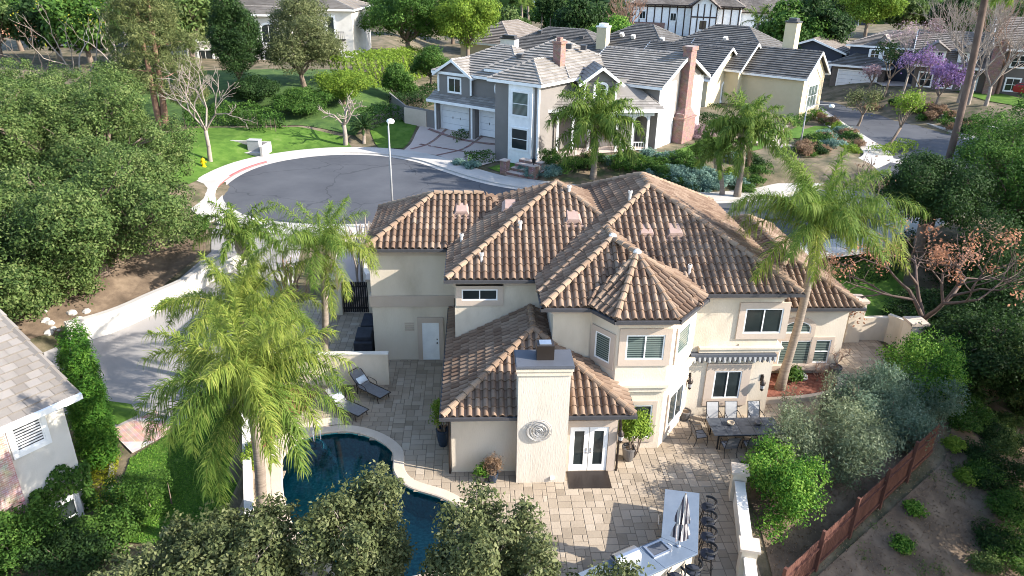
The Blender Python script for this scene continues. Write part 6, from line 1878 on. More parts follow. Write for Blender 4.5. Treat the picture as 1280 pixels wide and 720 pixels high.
# fire hydrant, utility box, steps
p = G(255, 209)
t = thing('fire_hydrant', 'small yellow fire hydrant on the grass beside the red kerb', 'hydrant', p)
mb = MB(); mb.lathe((0, 0, 0), [(.2, 0), (.2, .08), (.13, .1), (.13, .55), (.17, .57), (.17, .62), (.12, .72), (.04, .8)], 12); lbuild(mb, 'barrel', M['hyd'] if 'hyd' in M else M['l_flower'], t, smooth=False)
mb = MB(); mb.tube([(-.24, 0, .45), (.24, 0, .45)], .07, 8); mb.tube([(0, -.22, .42), (0, 0, .42)], .09, 8); lbuild(mb, 'outlet', M['l_flower'], t)
p = G(312, 190)
t = thing('utility_box', 'white concrete utility enclosure with a grey cabinet on the cul-de-sac lawn', 'utility box', p, R(-8))
mb = MB(); mb.bx(-2.2, 1.6, 1.0, 1.2, -.3, .75); mb.bx(-2.2, -2.0, -.8, 1.0, -.3, .55); mb.bx(1.4, 1.6, -.9, 1.0, -.3, .75); lbuild(mb, 'low_wall', M['concrete'], t)
mb = MB(); mb.bx(-2.0, 1.4, -.6, 1.0, -.2, .06); lbuild(mb, 'slab', M['concrete'], t)
mb = MB(); mb.bx(-.2, .9, .1, .8, .06, 1.0); mb.bx(-.24, .94, .06, .84, 1.0, 1.06); lbuild(mb, 'cabinet', M['sling2'], t, bevel=.02)
def garden_steps(a, b, label, n, up, mat_='brickpale'):
    a, b = Vector(a), Vector(b)
    t = thing('garden_steps', label, 'steps', a, 0)
    d = (b - a); d.z = 0; L = d.length; d.normalize(); s_ = Vector((d.y, -d.x, 0)); rz = math.atan2(s_.y, s_.x)
    mb = MB()
    for k in range(n):
        c = a + d * (L * (k + .5) / n); mb.box((c.x, c.y, a.z + up * (k + 1) / n - .5), (2.3, L / n + .02, 1.0), rz)
    mb.build('step_treads', M['pinkcon'], t)
    mb = MB()
    for k in range(n):
        c = a + d * (L * k / n - .012); mb.box((c.x, c.y, a.z + up * (k + .45) / n), (2.28, .03, up / n * .8), rz)
    mb.build('brick_riser', M['brick'], t)
    for sg in (-1, 1):
        c = a + s_ * sg * 1.45 + d * .2; mb = MB(); mb.box((c.x, c.y, a.z + .45), (.6, .6, 1.3), rz); p = mb.build('brick_pillar', M['brick'], t)
        mb = MB(); mb.box((c.x, c.y, a.z + 1.13), (.7, .7, .08), rz); mb.build('pillar_cap', M['pinkcon'], p)
        if sg == 1 or n < 4:
            mb = MB(); mb.lathe((c.x, c.y, a.z + 1.17), [(.05, 0), (.05, .15), (.14, .2), (.17, .5), (.05, .62), (.01, .75)], 8); mb.build('lantern', M['iron'], p)
garden_steps((3.4, 59.2, 1.7), (4.9, 61.1, 2.4), 'brick garden steps between two brick pillars climbing from the sidewalk to the grey house', 4, .95)
garden_steps((27.2, 66.3, 1.75), (27.9, 67.8, 2.3), 'small brick steps with pillars below the curved path of the yellow house', 3, .6)

# ================================================================== TERRACE FURNITURE
def lounger(loc, rz, label):
    t = thing('sun_lounger', label, 'sun lounger', loc, rz, 'grey sling sun loungers by the pool')
    w = .66
    mb = MB(); mb.box((1.3, 0, .34), (1.3, w - .06, .02)); lbuild(mb, 'seat', M['sling'], t)
    mb = MB(); mb.face([(.66, -w / 2 + .03, .35), (.66, w / 2 - .03, .35), (.05, w / 2 - .03, .92), (.05, -w / 2 + .03, .92)]); mb.face([(.05, -w / 2 + .03, .90), (.05, w / 2 - .03, .90), (.66, w / 2 - .03, .33), (.66, -w / 2 + .03, .33)]); lbuild(mb, 'backrest', M['sling'], t)
    mb = MB()
    for sg in (-1, 1):
        y = sg * w / 2
        mb.tube([(.02, y, .95), (.66, y, .36), (1.3, y, .35), (1.98, y, .33)], .02, 6)
        mb.tube([(.5, y, .36), (.5, y + sg * .03, .58), (.8, y + sg * .03, .6), (1.05, y + sg * .02, .56), (1.12, y, .36)], .016, 6)
    mb.tube([(1.98, -w / 2, .33), (1.98, w / 2, .33)], .02, 6); mb.tube([(.02, -w / 2, .95), (.02, w / 2, .95)], .02, 6)
    lbuild(mb, 'frame', M['bronze'], t)
    for x in (.55, 1.78):
        for sg in (-1, 1):
            m_ = MB(); m_.tube([(x, sg * w / 2, .35), (x + (.06 if x > 1 else -.04), sg * w / 2, 0)], .019, 6); lbuild(m_, 'leg', M['bronze'], t)
    return t
def pillow(loc, rz, label):
    t = thing('pillow', label, 'pillow', loc, rz, 'pale pillows on the sun loungers')
    mb = MB(); n = 8
    for sgn in (1, -1):
        for i in range(n):
            for j in range(n):
                def P(i, j):
                    u, v = i / n * 2 - 1, j / n * 2 - 1
                    h = .075 * (1 - u ** 4) * (1 - v ** 4) * sgn
                    return Vector((u * .16, v * .26, h))
                q = [P(i, j), P(i + 1, j), P(i + 1, j + 1), P(i, j + 1)]
                mb.face(q if sgn > 0 else q[::-1])
    rot = Matrix.Rotation(R(43), 3, 'Y')
    mb.v = [tuple(rot @ Vector(p)) for p in mb.v]
    lbuild(mb, 'cover', M['pillow'], t, smooth=True)
def place_lounger(pxh, pxf, lab, plab):
    a, b = G(*pxh, FZ), G(*pxf, FZ); d = b - a; rz = math.atan2(d.y, d.x)
    lounger(Vector((a.x, a.y, FZ)), rz, lab)
    c, s = math.cos(rz), math.sin(rz)
    pillow(Vector((a.x + c * .5, a.y + s * .5, FZ + .60)), rz, plab)
place_lounger((414, 506), (452, 523), 'dark grey sun lounger nearer to the pool', 'pale pillow on the lounger nearer to the pool')
place_lounger((444, 484), (480, 501), 'dark grey sun lounger close to the cream wall', 'pale pillow on the lounger close to the cream wall')
p = G(433, 497, FZ)
t = thing('side_table', 'small round dark table between the two sun loungers', 'side table', p)
mb = MB(); mb.lathe((0, 0, .45), [(.28, 0), (.3, .02), (.28, .04)], 18); lbuild(mb, 'tabletop', M['iron'], t)
for k in range(4):
    a = k * 1.571; mb = MB(); mb.tube([(0.2 * math.cos(a), .2 * math.sin(a), 0), (.12 * math.cos(a), .12 * math.sin(a), .25), (.2 * math.cos(a), .2 * math.sin(a), .46)], .014, 5); lbuild(mb, 'leg', M['iron'], t)

# dining set
TX, TY = 10.9, 24.65
t = thing('dining_table', 'long dark slate topped dining table set out below the kitchen window', 'table', (TX, TY, FZ))
mb = MB(); mb.box((0, 0, .73), (2.85, 1.22, .05)); lbuild(mb, 'tabletop', M['granite'], t, bevel=.015)
mb = MB()
for k in range(1, 5): mb.box((-1.425 + k * .57, 0, .7565), (.012, 1.2, .003))
mb.box((0, 0, .7575), (2.83, .012, .003)); lbuild(mb, 'tile_joint', M['iron'], t)
mb = MB(); mb.box((0, .52, .67), (2.5, .05, .07)); mb.box((0, -.52, .67), (2.5, .05, .07)); lbuild(mb, 'frame', M['iron'], t)
for x in (-1.2, 1.2):
    for y in (-.5, .5): mb = MB(); mb.tube([(x, y, 0), (x, y, .7)], .035, 8); lbuild(mb, 'leg', M['iron'], t)
def chair_proto(loc, rz, label, fab='sling'):
    t = thing('dining_chair', label, 'chair', loc, rz, 'sling chairs round the terrace dining table')
    mb = MB(); mb.face([(-.25, -.2, .40), (.25, -.2, .40), (.25, .25, .43), (-.25, .25, .43)]); mb.face([(-.25, .25, .42), (.25, .25, .42), (.25, -.2, .39), (-.25, -.2, .39)]); lbuild(mb, 'seat', M[fab], t)
    mb = MB(); n = 5
    pr = [(-.2, .41), (-.25, .55), (-.29, .72), (-.35, .88), (-.43, 1.04)]
    for (y0, z0), (y1, z1) in zip(pr[:-1], pr[1:]):
        mb.face([(-.24, y0, z0), (.24, y0, z0), (.24, y1, z1), (-.24, y1, z1)]); mb.face([(-.24, y1 + .012, z1), (.24, y1 + .012, z1), (.24, y0 + .012, z0), (-.24, y0 + .012, z0)])
    lbuild(mb, 'backrest', M[fab], t)
    mb = MB()
    for sg in (-1, 1):
        x = sg * .26
        mb.tube([(x, .26, .43), (x, -.2, .4)] + [(x, y, z) for y, z in pr[1:]], .016, 6)
        mb.tube([(x, -.29, .7), (x + sg * .04, -.1, .68), (x + sg * .04, .18, .66), (x, .24, .43)], .017, 6)
    mb.tube([(-.26, -.43, 1.04), (.26, -.43, 1.04)], .016, 6); mb.tube([(-.26, .26, .43), (.26, .26, .43)], .016, 6)
    lbuild(mb, 'frame', M['iron'], t)
    for x in (-.26, .26):
        for y, y2 in ((.24, .27), (-.2, -.3)): mb = MB(); mb.tube([(x, y, .42), (x, (y + y2) / 2 + .02, .2), (x, y2, 0)], .016, 6); lbuild(mb, 'leg', M['iron'], t)
    return t
PI = math.pi
cz = FZ
lab = {'far': ['far-side grey chair nearest the turret', 'far-side grey chair in the middle of the dining table', 'far-side grey chair at the shrub end of the dining table'],
       'near': ['near-side dark chair nearest the turret end of the table', 'near-side dark chair in the middle of the dining table', 'near-side dark chair closest to the silvery shrub']}
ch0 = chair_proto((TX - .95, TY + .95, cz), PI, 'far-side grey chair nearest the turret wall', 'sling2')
cmap = children_map()
for x, l in ((-.15, lab['far'][1]), (.85, lab['far'][2])): dup(ch0, (TX + x, TY + .97, cz), PI + .06 * x, l, cm=cmap)
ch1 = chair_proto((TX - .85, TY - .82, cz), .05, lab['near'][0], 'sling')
cmap = children_map()
for x, l in ((0.05, lab['near'][1]), (.95, lab['near'][2])): dup(ch1, (TX + x, TY - .8, cz), -.05 * x, l, cm=cmap)
dup(ch1, (TX - 1.85, TY - .05, cz), -PI / 2 + .12, 'dark chair alone at the turret end of the dining table', cm=cmap)
dup(ch1, (TX + 1.85, TY + .05, cz), PI / 2, 'dark chair alone at the shrub end of the dining table', cm=cmap)
for k, (x, y, l) in enumerate(((-.55, .1, 'woven bowl on the turret half of the dining table'), (.6, .1, 'woven bowl on the shrub half of the dining table'))):
    b = thing('bowl', l, 'bowl', (TX + x, TY + y, FZ + .757), 0); mb = MB(); mb.lathe((0, 0, 0), [(.06, 0), (.14, .06), (.16, .13), (.13, .13), (.1, .07)], 14); lbuild(mb, 'vessel', M['claypot'] if k else M['boot'], b, smooth=True)
for x, y, l in ((-.42, -.95, 'white towel on the first near-side chair'), (.5, -.95, 'white towel on the middle near-side chair')):
    pass

# outdoor kitchen counter ------------------------------------------------
CA, CB, CC, CD = Vector((6.62, 20.55)), Vector((7.78, 20.3)), Vector((6.93, 17.45)), Vector((5.93, 18.18))
d2 = (Vector((4.25, 17.35)) - CD).normalized()
CE = CD + d2 * 3.3; CF = CC + d2 * 3.5
t = thing('outdoor_counter', 'angled outdoor kitchen counter with pale blue grey stone top and built-in grill', 'counter', (6.6, 18.6, FZ))
def shr(P, k):
    c = sum(P, Vector((0, 0))) / len(P); return [p + (c - p).normalized() * k for p in P]
arm1, arm2 = [CA, CD, CC, CB], [CD, CE, CF, CC]
mb = MB(); mb.prism(shr([CA, CD, CC, CB], .18), FZ, .97); mb.build('base', M['stucco'], t)
mb = MB(); mb.prism(shr([CD, CE, CF, CC], .18), FZ, .965); mb.build('base', M['stucco'], t)
m1 = (CA + CD) / 2; 
def slab(P, nm):
    mb = MB(); mb.prism([(p.x, p.y) for p in P], .97, 1.04); mb.build('countertop', M['stone'], t, bevel=.012)
g_ = .006
slab([CA, CD + (CA - CD).normalized() * g_, CC + (CB - CC).normalized() * g_, CB], 0)
e1, f1 = CD.lerp(CE, .28), CC.lerp(CF, .38)
slab([CD, e1 - d2 * g_, f1 - d2 * g_, CC], 1); e2, f2 = CD.lerp(CE, .62), CC.lerp(CF, .68)
slab([e1, e2 - d2 * g_, f2 - d2 * g_, f1], 2); slab([e2, CE, CF, f2], 3)
gp = G(822, 686, 1.05); gr = thing('grill_sink', 'steel framed sink let into the pale counter top', 'sink', (gp.x, gp.y, 1.0), math.atan2(d2.y, d2.x))
mb = MB()
for (x, y, w, h) in ((0, .24, .74, .07), (0, -.24, .74, .07), (.335, 0, .07, .41), (-.335, 0, .07, .41)): mb.box((x, y, .06), (w, h, .04))
lbuild(mb, 'rim', M['steel'], gr)
mb = MB(); mb.box((0, 0, .045), (.6, .41, .006)); lbuild(mb, 'basin', M['slate'], gr)
mb = MB(); mb.tube([(-.3, .3, .04), (-.3, .3, .3), (-.2, .2, .36), (-.12, .12, .3)], .015, 6); lbuild(mb, 'tap', M['steel'], gr)
gp = G(790, 700, 1.05); gr = thing('barbecue_grill', 'steel barbecue grill with a hood in the counter behind the foreground leaves', 'grill', (gp.x - .2, gp.y, 1.0), math.atan2(d2.y, d2.x))
mb = MB(); mb.box((0, 0, .1), (.85, .5, .16)); lbuild(mb, 'body', M['steel'], gr, bevel=.01)
mb = MB(); n = 8
for k in range(n):
    a0, a1 = PI * k / n, PI * (k + 1) / n
    mb.face([(-.42, -math.cos(a0) * .25, .18 + math.sin(a0) * .2), (.42, -math.cos(a0) * .25, .18 + math.sin(a0) * .2), (.42, -math.cos(a1) * .25, .18 + math.sin(a1) * .2), (-.42, -math.cos(a1) * .25, .18 + math.sin(a1) * .2)])
lbuild(mb, 'hood', M['steel'], gr); mb = MB(); mb.tube([(-.35, -.27, .26), (.35, -.27, .26)], .016, 6); lbuild(mb, 'handle', M['iron'], gr)
mb = MB(); hp_ = CA.lerp(CD, .3); dd = (CD - CA).normalized(); mb.tube([(hp_.x - .06, hp_.y, .5), (hp_.x - .12, hp_.y, .5), (hp_.x - .12 + dd.x * .5, hp_.y + dd.y * .5, .5), (hp_.x - .06 + dd.x * .5, hp_.y + dd.y * .5, .5)], .015, 6); mb.build('towel_rail', M['steel'], t)
# closed striped parasol
up_ = G(848, 683, 1.04); tipz = W(858, 618, up_.y).z
pr_ = thing('closed_parasol', 'folded grey and white striped parasol standing through the counter', 'parasol', (up_.x, up_.y, 1.04))
H_ = tipz - 1.04
mb = MB(); mb.tube([(0, 0, 0), (0, 0, H_ + .08)], .024, 8); mb.lathe((0, 0, 0), [(.07, 0), (.07, .04), (.03, .07)], 10); lbuild(mb, 'pole', M['steel'], pr_)
def folded(z0, z1, r0, r1, seed, n=14):
    mb = MB(); rr = random.Random(seed); K = 10; rings = []
    ph = [rr.uniform(.75, 1.2) for _ in range(n * 2)]
    for k in range(K + 1):
        f = k / K; r = r0 + (r1 - r0) * f ** .8; ring = []
        for i in range(n * 2):
            a = PI * i / n + .25 * math.sin(f * 3 + i); rad = r * ph[i] * (1.0 if i % 2 else .58) + .012
            ring.append((math.cos(a) * rad, math.sin(a) * rad, z1 + (z0 - z1) * f + (.03 if i % 2 else -.02) * f))
        rings.append(ring)
    for k in range(K):
        for i in range(n * 2):
            j = (i + 1) % (n * 2); mb.face([rings[k][i], rings[k + 1][i], rings[k + 1][j], rings[k][j]])
    return mb
lbuild(folded(.42, H_ - .75, .04, .29, 1), 'canopy', M['umb'], pr_); lbuild(folded(H_ - 1.05, H_, .02, .22, 2), 'canopy', M['umb'], pr_)
# bar stools
def stool(loc, rz, label):
    t = thing('bar_stool', label, 'bar stool', loc, rz, 'black bar stools pushed up to the outdoor counter')
    mb = MB(); mb.lathe((0, 0, .70), [(.2, 0), (.22, .03), (.2, .065), (.05, .075)], 20); lbuild(mb, 'seat', M['black'], t)
    mb = MB()
    arc = [(math.cos(a) * .24, math.sin(a) * .24) for a in np.linspace(-1.9, 1.9, 17)]
    for h in (.95, 1.0): mb.tube([(x, y, h) for x, y in arc], .022, 6)
    mb.face([]) if False else None
    for (x0, y0), (x1, y1) in zip(arc[:-1], arc[1:]):
        mb.face([(x0, y0, .95), (x1, y1, .95), (x1, y1, 1.0), (x0, y0, 1.0)])
    for k in (1, 6, 10, 15): mb.tube([(arc[k][0] * .85, arc[k][1] * .85, .73), (arc[k][0], arc[k][1], .97)], .012, 5)
    lbuild(mb, 'backrest', M['iron'], t)
    for k in range(4):
        a = PI / 4 + k * PI / 2; mb = MB(); mb.tube([(.15 * math.cos(a), .15 * math.sin(a), .71), (.24 * math.cos(a), .24 * math.sin(a), 0)], .016, 6); lbuild(mb, 'leg', M['iron'], t)
    mb = MB(); mb.torus((0, 0, .26), .2, .01, n=20, k=5); lbuild(mb, 'foot_ring', M['iron'], t)
    return t
e_ = (CB - CC).normalized(); out_ = Vector((e_.y, -e_.x)); oz = math.atan2(out_.y, out_.x)
st_l = ['bar stool at the far end of the counter below the tip of the parasol', 'second bar stool from the far end of the counter', 'third bar stool from the far end of the counter', 'bar stool just before the bend of the counter', 'bar stool just round the bend of the counter', 'bar stool nearest the bottom edge of the picture']
d3 = (CF - CC).normalized(); out2 = Vector((-d3.y, d3.x)); 
if out2.y > 0: out2 = -out2
pos = [(CC.lerp(CB, f) + out_ * .32, oz) for f in (.86, .61, .36, .1)] + [(CC + d3 * f + out2 * .3, math.atan2(out2.y, out2.x)) for f in (.45, 1.15)]
s0 = stool((pos[0][0].x, pos[0][0].y, FZ), pos[0][1], st_l[0]); s0.scale = (1.15, 1.15, 1.05); cmap = children_map()
for (p, a), l in list(zip(pos, st_l))[1:]: dup(s0, (p.x, p.y, FZ), a, l, cm=cmap)
# door mat
M['matb'] = mat('brown_coir', [(.10, .07, .055), (.16, .115, .09)], .95, 8, 6, bump=.5, bscale=60)
a = G(711, 592, FZ); b = G(757, 590, FZ)
t = thing('door_mat', 'plain brown door mat lying in front of the french doors', 'door mat', ((a.x + b.x) / 2, 22.35, FZ))
mb = MB(); mb.box((0, 0, .012), (1.55, .95, .02)); lbuild(mb, 'mat', M['matb'], t)
mb = MB(); mb.box((0, 0, .016), (1.6, 1.0, .014)); lbuild(mb, 'border', M['bronze'], t)
# covered barbecue and covered bench in the side yard
t = thing('covered_barbecue', 'barbecue under a black fabric cover against the garage wing', 'barbecue', (-5.55, 32.4, FZ))
mb = MB(); mb.box((0, 0, .45), (.9, 1.3, .9)); lbuild(mb, 'cover', M['black'], t, bevel=.05)
mb = MB(); mb.box((0, .05, 1.02), (.78, 1.0, .28), rx=.08); lbuild(mb, 'hood', M['black'], t, bevel=.06)
t = thing('covered_bench', 'long low bench under a dark cover beyond the covered barbecue', 'bench', (-5.6, 34.9, FZ))
mb = MB(); mb.box((0, 0, .32), (.85, 1.5, .64)); lbuild(mb, 'cover', M['black'], t, bevel=.05)
mb = MB(); mb.box((.32, 0, .75), (.2, 1.5, .35)); lbuild(mb, 'backrest', M['black'], t, bevel=.05)
p = Vector((-6.0, 33.55, FZ)); t = thing('white_bucket', 'small white bucket on the paving beside the covered barbecue', 'bucket', p); mb = MB(); mb.lathe((0, 0, 0), [(.11, 0), (.15, .36), (.13, .36), (.1, .03)], 12); lbuild(mb, 'shell', M['white'], t, smooth=True)
mb = MB(); mb.torus((0, 0, .34), .15, .008, n=16, k=4, axis='y', arc=.5); lbuild(mb, 'handle', M['steel'], t)
# pots (the plants in them come with the planting)
def pot(loc, r, h, m, label, prof=None):
    t = thing('plant_pot', label, 'plant pot', loc)
    mb = MB(); mb.lathe((0, 0, 0), prof or [(r * .62, 0), (r * .85, h * .35), (r, h * .85), (r * 1.06, h * .88), (r * 1.06, h), (r * .9, h), (r * .88, h * .9)], 20); lbuild(mb, 'vessel', M[m], t, smooth=False)
    mb = MB(); mb.lathe((0, 0, h * .88), [(r * .9, 0), (.01, .03)], 14); lbuild(mb, 'soil', M['soil'], t)
PB = G(554, 556, FZ); pot(PB, .27, .78, 'bluepot', 'tall dark blue glazed pot at the corner of the low wing')
PT = Vector((5.95, 23.55, FZ)); pot(PT, .27, .62, 'claypot', 'grey pot beside the french doors at the foot of the turret')
PS = G(602, 601, FZ); pot(PS, .16, .3, 'claypot', 'small dark pot with a green rosette against the wing wall')
PG = G(616, 602, FZ); pot(PG, .2, .42, 'bluepot', 'blue glazed pot with dry grass beside the chimney')
PK = G(855, 524, FZ); pot(PK, .25, .45, 'claypot', 'empty round grey pot in the corner beside the turret')
PE = Vector((17.05, 29.65, FZ)); pot(PE, .28, .6, 'claypot', 'dark pot holding a bare shrub at the corner of the right wing')
# ================================================================== PLANTING
def gz(x, y, d=0.0): return Vector((x, y, zt(x, y) + d))
frond_set('near', 4.3, 1.0, M['l_palm'], n=105, w=.036, seed=3, my=M['l_palmy'])
frond_set('mid', 3.9, .95, M['l_palm'], n=66, w=.075, seed=23)
frond_set('far', 3.6, .7, M['l_palm'], n=34, w=.10, seed=43)
frond_set('gold', 4.3, 1.0, M['l_palmy'], n=115, w=.038, seed=63, my=M['l_palm'])
FR['dead'] = [frond_mesh('frond_dead', 2.6, a, 1.0, .7, M['l_dry'], 50, .03, 90 + i, .9) for i, a in enumerate((-.55, -.85))]
FR['sago'] = [frond_mesh('frond_sago', 1.1, a, d, .22, M['l_dark'], 34, .03, 80 + i, .1) for i, (a, d) in enumerate([(1.2, .7), (1.0, .9), (.8, 1.0), (.55, .9), (.3, .8), (.1, .6), (.7, 1.0)])]

palm('queen_palm', 'yellow green queen palm with a short pale trunk beside the pool', (W(320, 610, 20.2).x, 20.2, 0), W(312, 490, 20.4), 'gold', .19, 42, 1, scale=.9, brown=2)
palm('queen_palm', 'queen palm with a dense crown between the driveway and the side yard', (-9.55, 27.6, 0), W(300, 398, 27.4), 'gold', .17, 30, 2, scale=.86)
palm('queen_palm', 'queen palm in front of the grey road bed at the street end of the driveway', gz(-12.9, 40.2), W(300, 300, 40), 'mid', .17, 20, 3, scale=.8, maxv=4)
palm('queen_palm', 'tall slim queen palm rising from behind the cream patio wall', (-7.15, 29.75, 0), W(402, 318, 29.6), 'near', .16, 24, 4, scale=.74, brown=2)
palm('queen_palm', 'leaning queen palm with a ringed trunk in front of the arched window', (13.95, 28.55, .1), W(1022, 292, 28.6), 'near', .19, 30, 5, scale=1.02, maxv=4, brown=3)
p = G(741, 223); palm('queen_palm', 'broad weeping queen palm in front of the grey house porch', p, W(744, 158, p.y), 'mid', .24, 34, 6, scale=1.2, brown=3)
p = G(921, 246, 1.6); palm('queen_palm', 'queen palm behind the right end of the tiled roof with a tall trunk', p, W(930, 168, p.y - .4), 'mid', .24, 32, 7, scale=1.05, brown=3)
p = G(903, 244, 1.6); palm('queen_palm', 'small yellowing queen palm beside the taller one behind the tiled roof', p, W(898, 196, p.y), 'mid', .18, 16, 8, scale=.72)
for k, (px, py, Y) in enumerate(((962, 22, 128), (985, 22, 122), (1003, 16, 126), (948, 28, 118), (1005, 30, 130))):
    t_ = W(px, py, Y); palm('far_palm', 'small palm among the far houses at the top right', (t_.x, Y, zt(t_.x, Y)), t_, 'far', .25, 14, 20 + k, scale=.95, boots=False, group='palms among the far houses')
for k, (px, py, Y) in enumerate(((652, 4, 165), (660, 8, 160), (611, 6, 150))):
    t_ = W(px, py, Y); palm('tiny_palm', 'tiny palm near the top edge above the dark roof', (t_.x, Y, zt(t_.x, Y)), t_, 'far', .25, 12, 40 + k, scale=.9, boots=False, group='palms near the top edge')
# tall dark palm trunk on the right, its crown above the picture
b = gz(31.4, 47.0); palm('tall_palm', 'very tall dark palm trunk cutting across the right of the picture', b, W(1240, -50, 47.2), 'mid', .23, 18, 9, scale=1.1, bark='darkbark')

# ---- the oaks on the left --------------------------------------------------
def oak(x, y, r, z0, z1, seed, label, lm='l_oak', leaf=.17, n=1500, per=40, group=None, name='oak_tree', ry=None, cr=.52, nl=9, tr=.32, **k):
    f = gz(x, y)
    return tree(name, label, f, bush_lobes(r * 1.05, (ry or r) * 1.05, z0, z1 + .2, 26, seed), int(n * 1.35), per, cr, leaf, M[lm], M['bark'], tr, max(1.2, z0 * .8 + .6), seed, group=group, **k)
oak(-21.4, 39.8, 5.7, -.3, 7.0, 1, 'broad dusty green oak overhanging the dry bank by the driveway', n=1500)
oak(-25.4, 49.2, 5.6, .3, 7.9, 2, 'broad oak behind the first, touching the cul-de-sac lawn', n=1700)
oak(-31.6, 56.0, 6.2, .5, 8.8, 3, 'tall oak at the back of the group below the pine', n=1600)
oak(-24.2, 34.8, 5.2, -.5, 6.2, 4, 'oak at the left edge above the shingled roof', n=1300)
oak(-33.2, 48.5, 6.0, .6, 8.6, 5, 'oak at the left edge behind the others', n=900)
oak(-37, 62, 6.0, .6, 8.0, 6, 'oak at the top left corner below the bare trees', n=1000)

# ---- pine and trees of the back left ---------------------------------------
def pine(px, py, Y, top_py, r, label, seed, lean=0):
    f = W(px, py, Y); f.z = zt(f.x, Y); topz = W(px, top_py, Y).z - f.z; lowz = W(px, 118, Y).z - f.z
    rr = random.Random(seed); lob = []
    for i in range(20):
        fr = (i + .5) / 20; z = lowz + (topz - lowz) * fr; a = i * 2.4; rad = r * (1.0 - .45 * fr) * rr.uniform(.45, 1.0)
        lob.append((math.cos(a) * rad * .75 + lean * fr, math.sin(a) * rad * .75, z, r * .40, r * .40, 1.15))
    t = thing('pine_tree', label, 'tree', f)
    mb = MB(); q = []
    for s_ in (-.35, .45):
        mb.tube([(s_ * .3, 0, -.6), (s_ * .8, 0, lowz * .4), (s_ + lean * .3, 0, lowz), (s_ * 1.6 + lean, 0, topz * .95)], [.42, .34, .28, .08], 9)
    for i, l in enumerate(lob): limb(mb, (.2 + lean * .4, 0, l[2] - .6), (l[0], l[1], l[2]), .1, .03, seed + i, n=5)
    lbuild(mb, 'trunk', M['redbark'], t, smooth=True)
    link('crown', crown_mesh('pine_crown', lob, 1300, 32, .55, .34, M['l_pine'], seed, aspect=.2, jit=.9, low=-.9, shell=(.35, 1.05)), [], t)
pine(204, 160, 74, -42, 5.0, 'tall open pine with two reddish trunks behind the oaks', 5)
p = G(263, 202); bare_tree('bare_tree', 'small leafless pale tree standing on the cul-de-sac lawn', p, 7.4, .17, 4, M['palebark'], 3, spread=.62, up=.16, trunk=.36, shrink=.78)
p = G(338, 178); bare_tree('pollard_tree', 'pollarded pale tree with knobbly stubs beside the grey house drive', G(432, 182), 5.2, .2, 3, M['palebark'], 8, spread=.75, trunk=.38, up=.08)
for k, (px, py, h, l) in enumerate(((100, 92, 12.5, 'bare white limbed tree with a few yellow leaves at the top left'), (45, 82, 8.5, 'thin tree with rusty leaves at the top left corner'), (150, 112, 9, 'slim bare tree between the oaks and the pine'))):
    Y = 76 + 4 * k; f = W(px, py, Y); f.z = zt(f.x, Y)
    bare_tree('sparse_tree', l, f, h * .85, .17, 4, M['palebark'] if k != 1 else M['bark'], 11 + k, spread=.6, kids=(1, 2), leafm_=M['l_yellow'] if k != 1 else M['l_rust'], leaf=.2, per=6, cr=.5, frac=.45 if k != 1 else .5, shrink=.8)
def mtree(px0, px1, pyt, pyb, Y, lm, label, seed, n=900, per=30, leaf=.22, cr=.6, name='garden_tree', group=None, nl=8, kind='tree', bark='bark', flat=.75, **k):
    """a tree whose crown spans the given pixels at depth Y"""
    a, b = W(px0, (pyt + pyb) / 2, Y), W(px1, (pyt + pyb) / 2, Y); t_, u_ = W((px0 + px1) / 2, pyt, Y), W((px0 + px1) / 2, pyb, Y)
    x = (a.x + b.x) / 2; f = gz(x, Y); r = (b.x - a.x) / 2
    z0, z1 = max(.1, u_.z - f.z), t_.z - f.z
    return tree(name, label, f, auto_lobes(r, r * .95, z0, max(z1, z0 + 1), nl, seed), n, per, cr, leaf, M[lm], M[bark], max(.1, r * .06), max(.4, z0 + (z1 - z0) * .12), seed, group=group, cat=kind, flat=flat, **k)
mtree(258, 332, -25, 128, 84, 'l_dark', 'tall dark evergreen tree in front of the white house', 31, n=1300)
mtree(322, 428, -12, 128, 86, 'l_live', 'tall dusty grey green tree hiding most of the white house', 32, n=1300, cr=.75)
mtree(343, 418, 112, 168, 78, 'l_mid', 'large rounded green shrub on the slope behind the cul-de-sac lawn', 33, n=900, leaf=.17, kind='shrub', name='round_shrub')
mtree(396, 462, 88, 142, 81, 'l_lime', 'lime green shrub on the slope beside the rounded green one', 34, n=700, leaf=.19, kind='shrub', name='lime_shrub')
mtree(283, 345, 95, 170, 80, 'l_dark', 'dark shrub mass behind the bare tree on the lawn', 35, n=800, leaf=.2, kind='shrub', name='dark_shrub')
mtree(455, 562, -20, 62, 112, 'l_mid', 'large green tree behind the hedge right of the white house', 36, n=1200, leaf=.3, cr=.9)
mtree(542, 626, -14, 66, 108, 'l_lime', 'bright green rounded tree behind the grey house garage', 37, n=1200, leaf=.28, cr=.9)
mtree(425, 480, -20, 50, 122, 'l_dark', 'dark tree at the top edge right of the white house', 38, n=800, leaf=.3, cr=.9)
mtree(512, 566, 56, 102, 92, 'l_mid', 'olive green bush on the dry slope above the garage', 39, n=500, leaf=.2, kind='shrub', name='slope_shrub')
mtree(478, 520, 78, 128, 86, 'l_mid', 'green bush at the end of the tall hedge', 40, n=450, leaf=.2, kind='shrub', name='slope_shrub')
hedge('tall_hedge', 'tall yellowish green hedge on the slope below the white house', [G(424, 112).xy.to_3d(), G(470, 105).xy.to_3d(), G(527, 92).xy.to_3d()], 2.2, 3.4, M['l_lime'], .24, 60, 3, bulge=.3)
hedge('clipped_hedge', 'clipped green hedge beside the grass strip left of the driveway', [G(452, 158).xy.to_3d(), G(498, 150).xy.to_3d()], 2.2, 1.5, M['l_mid'], .17, 90, 4)
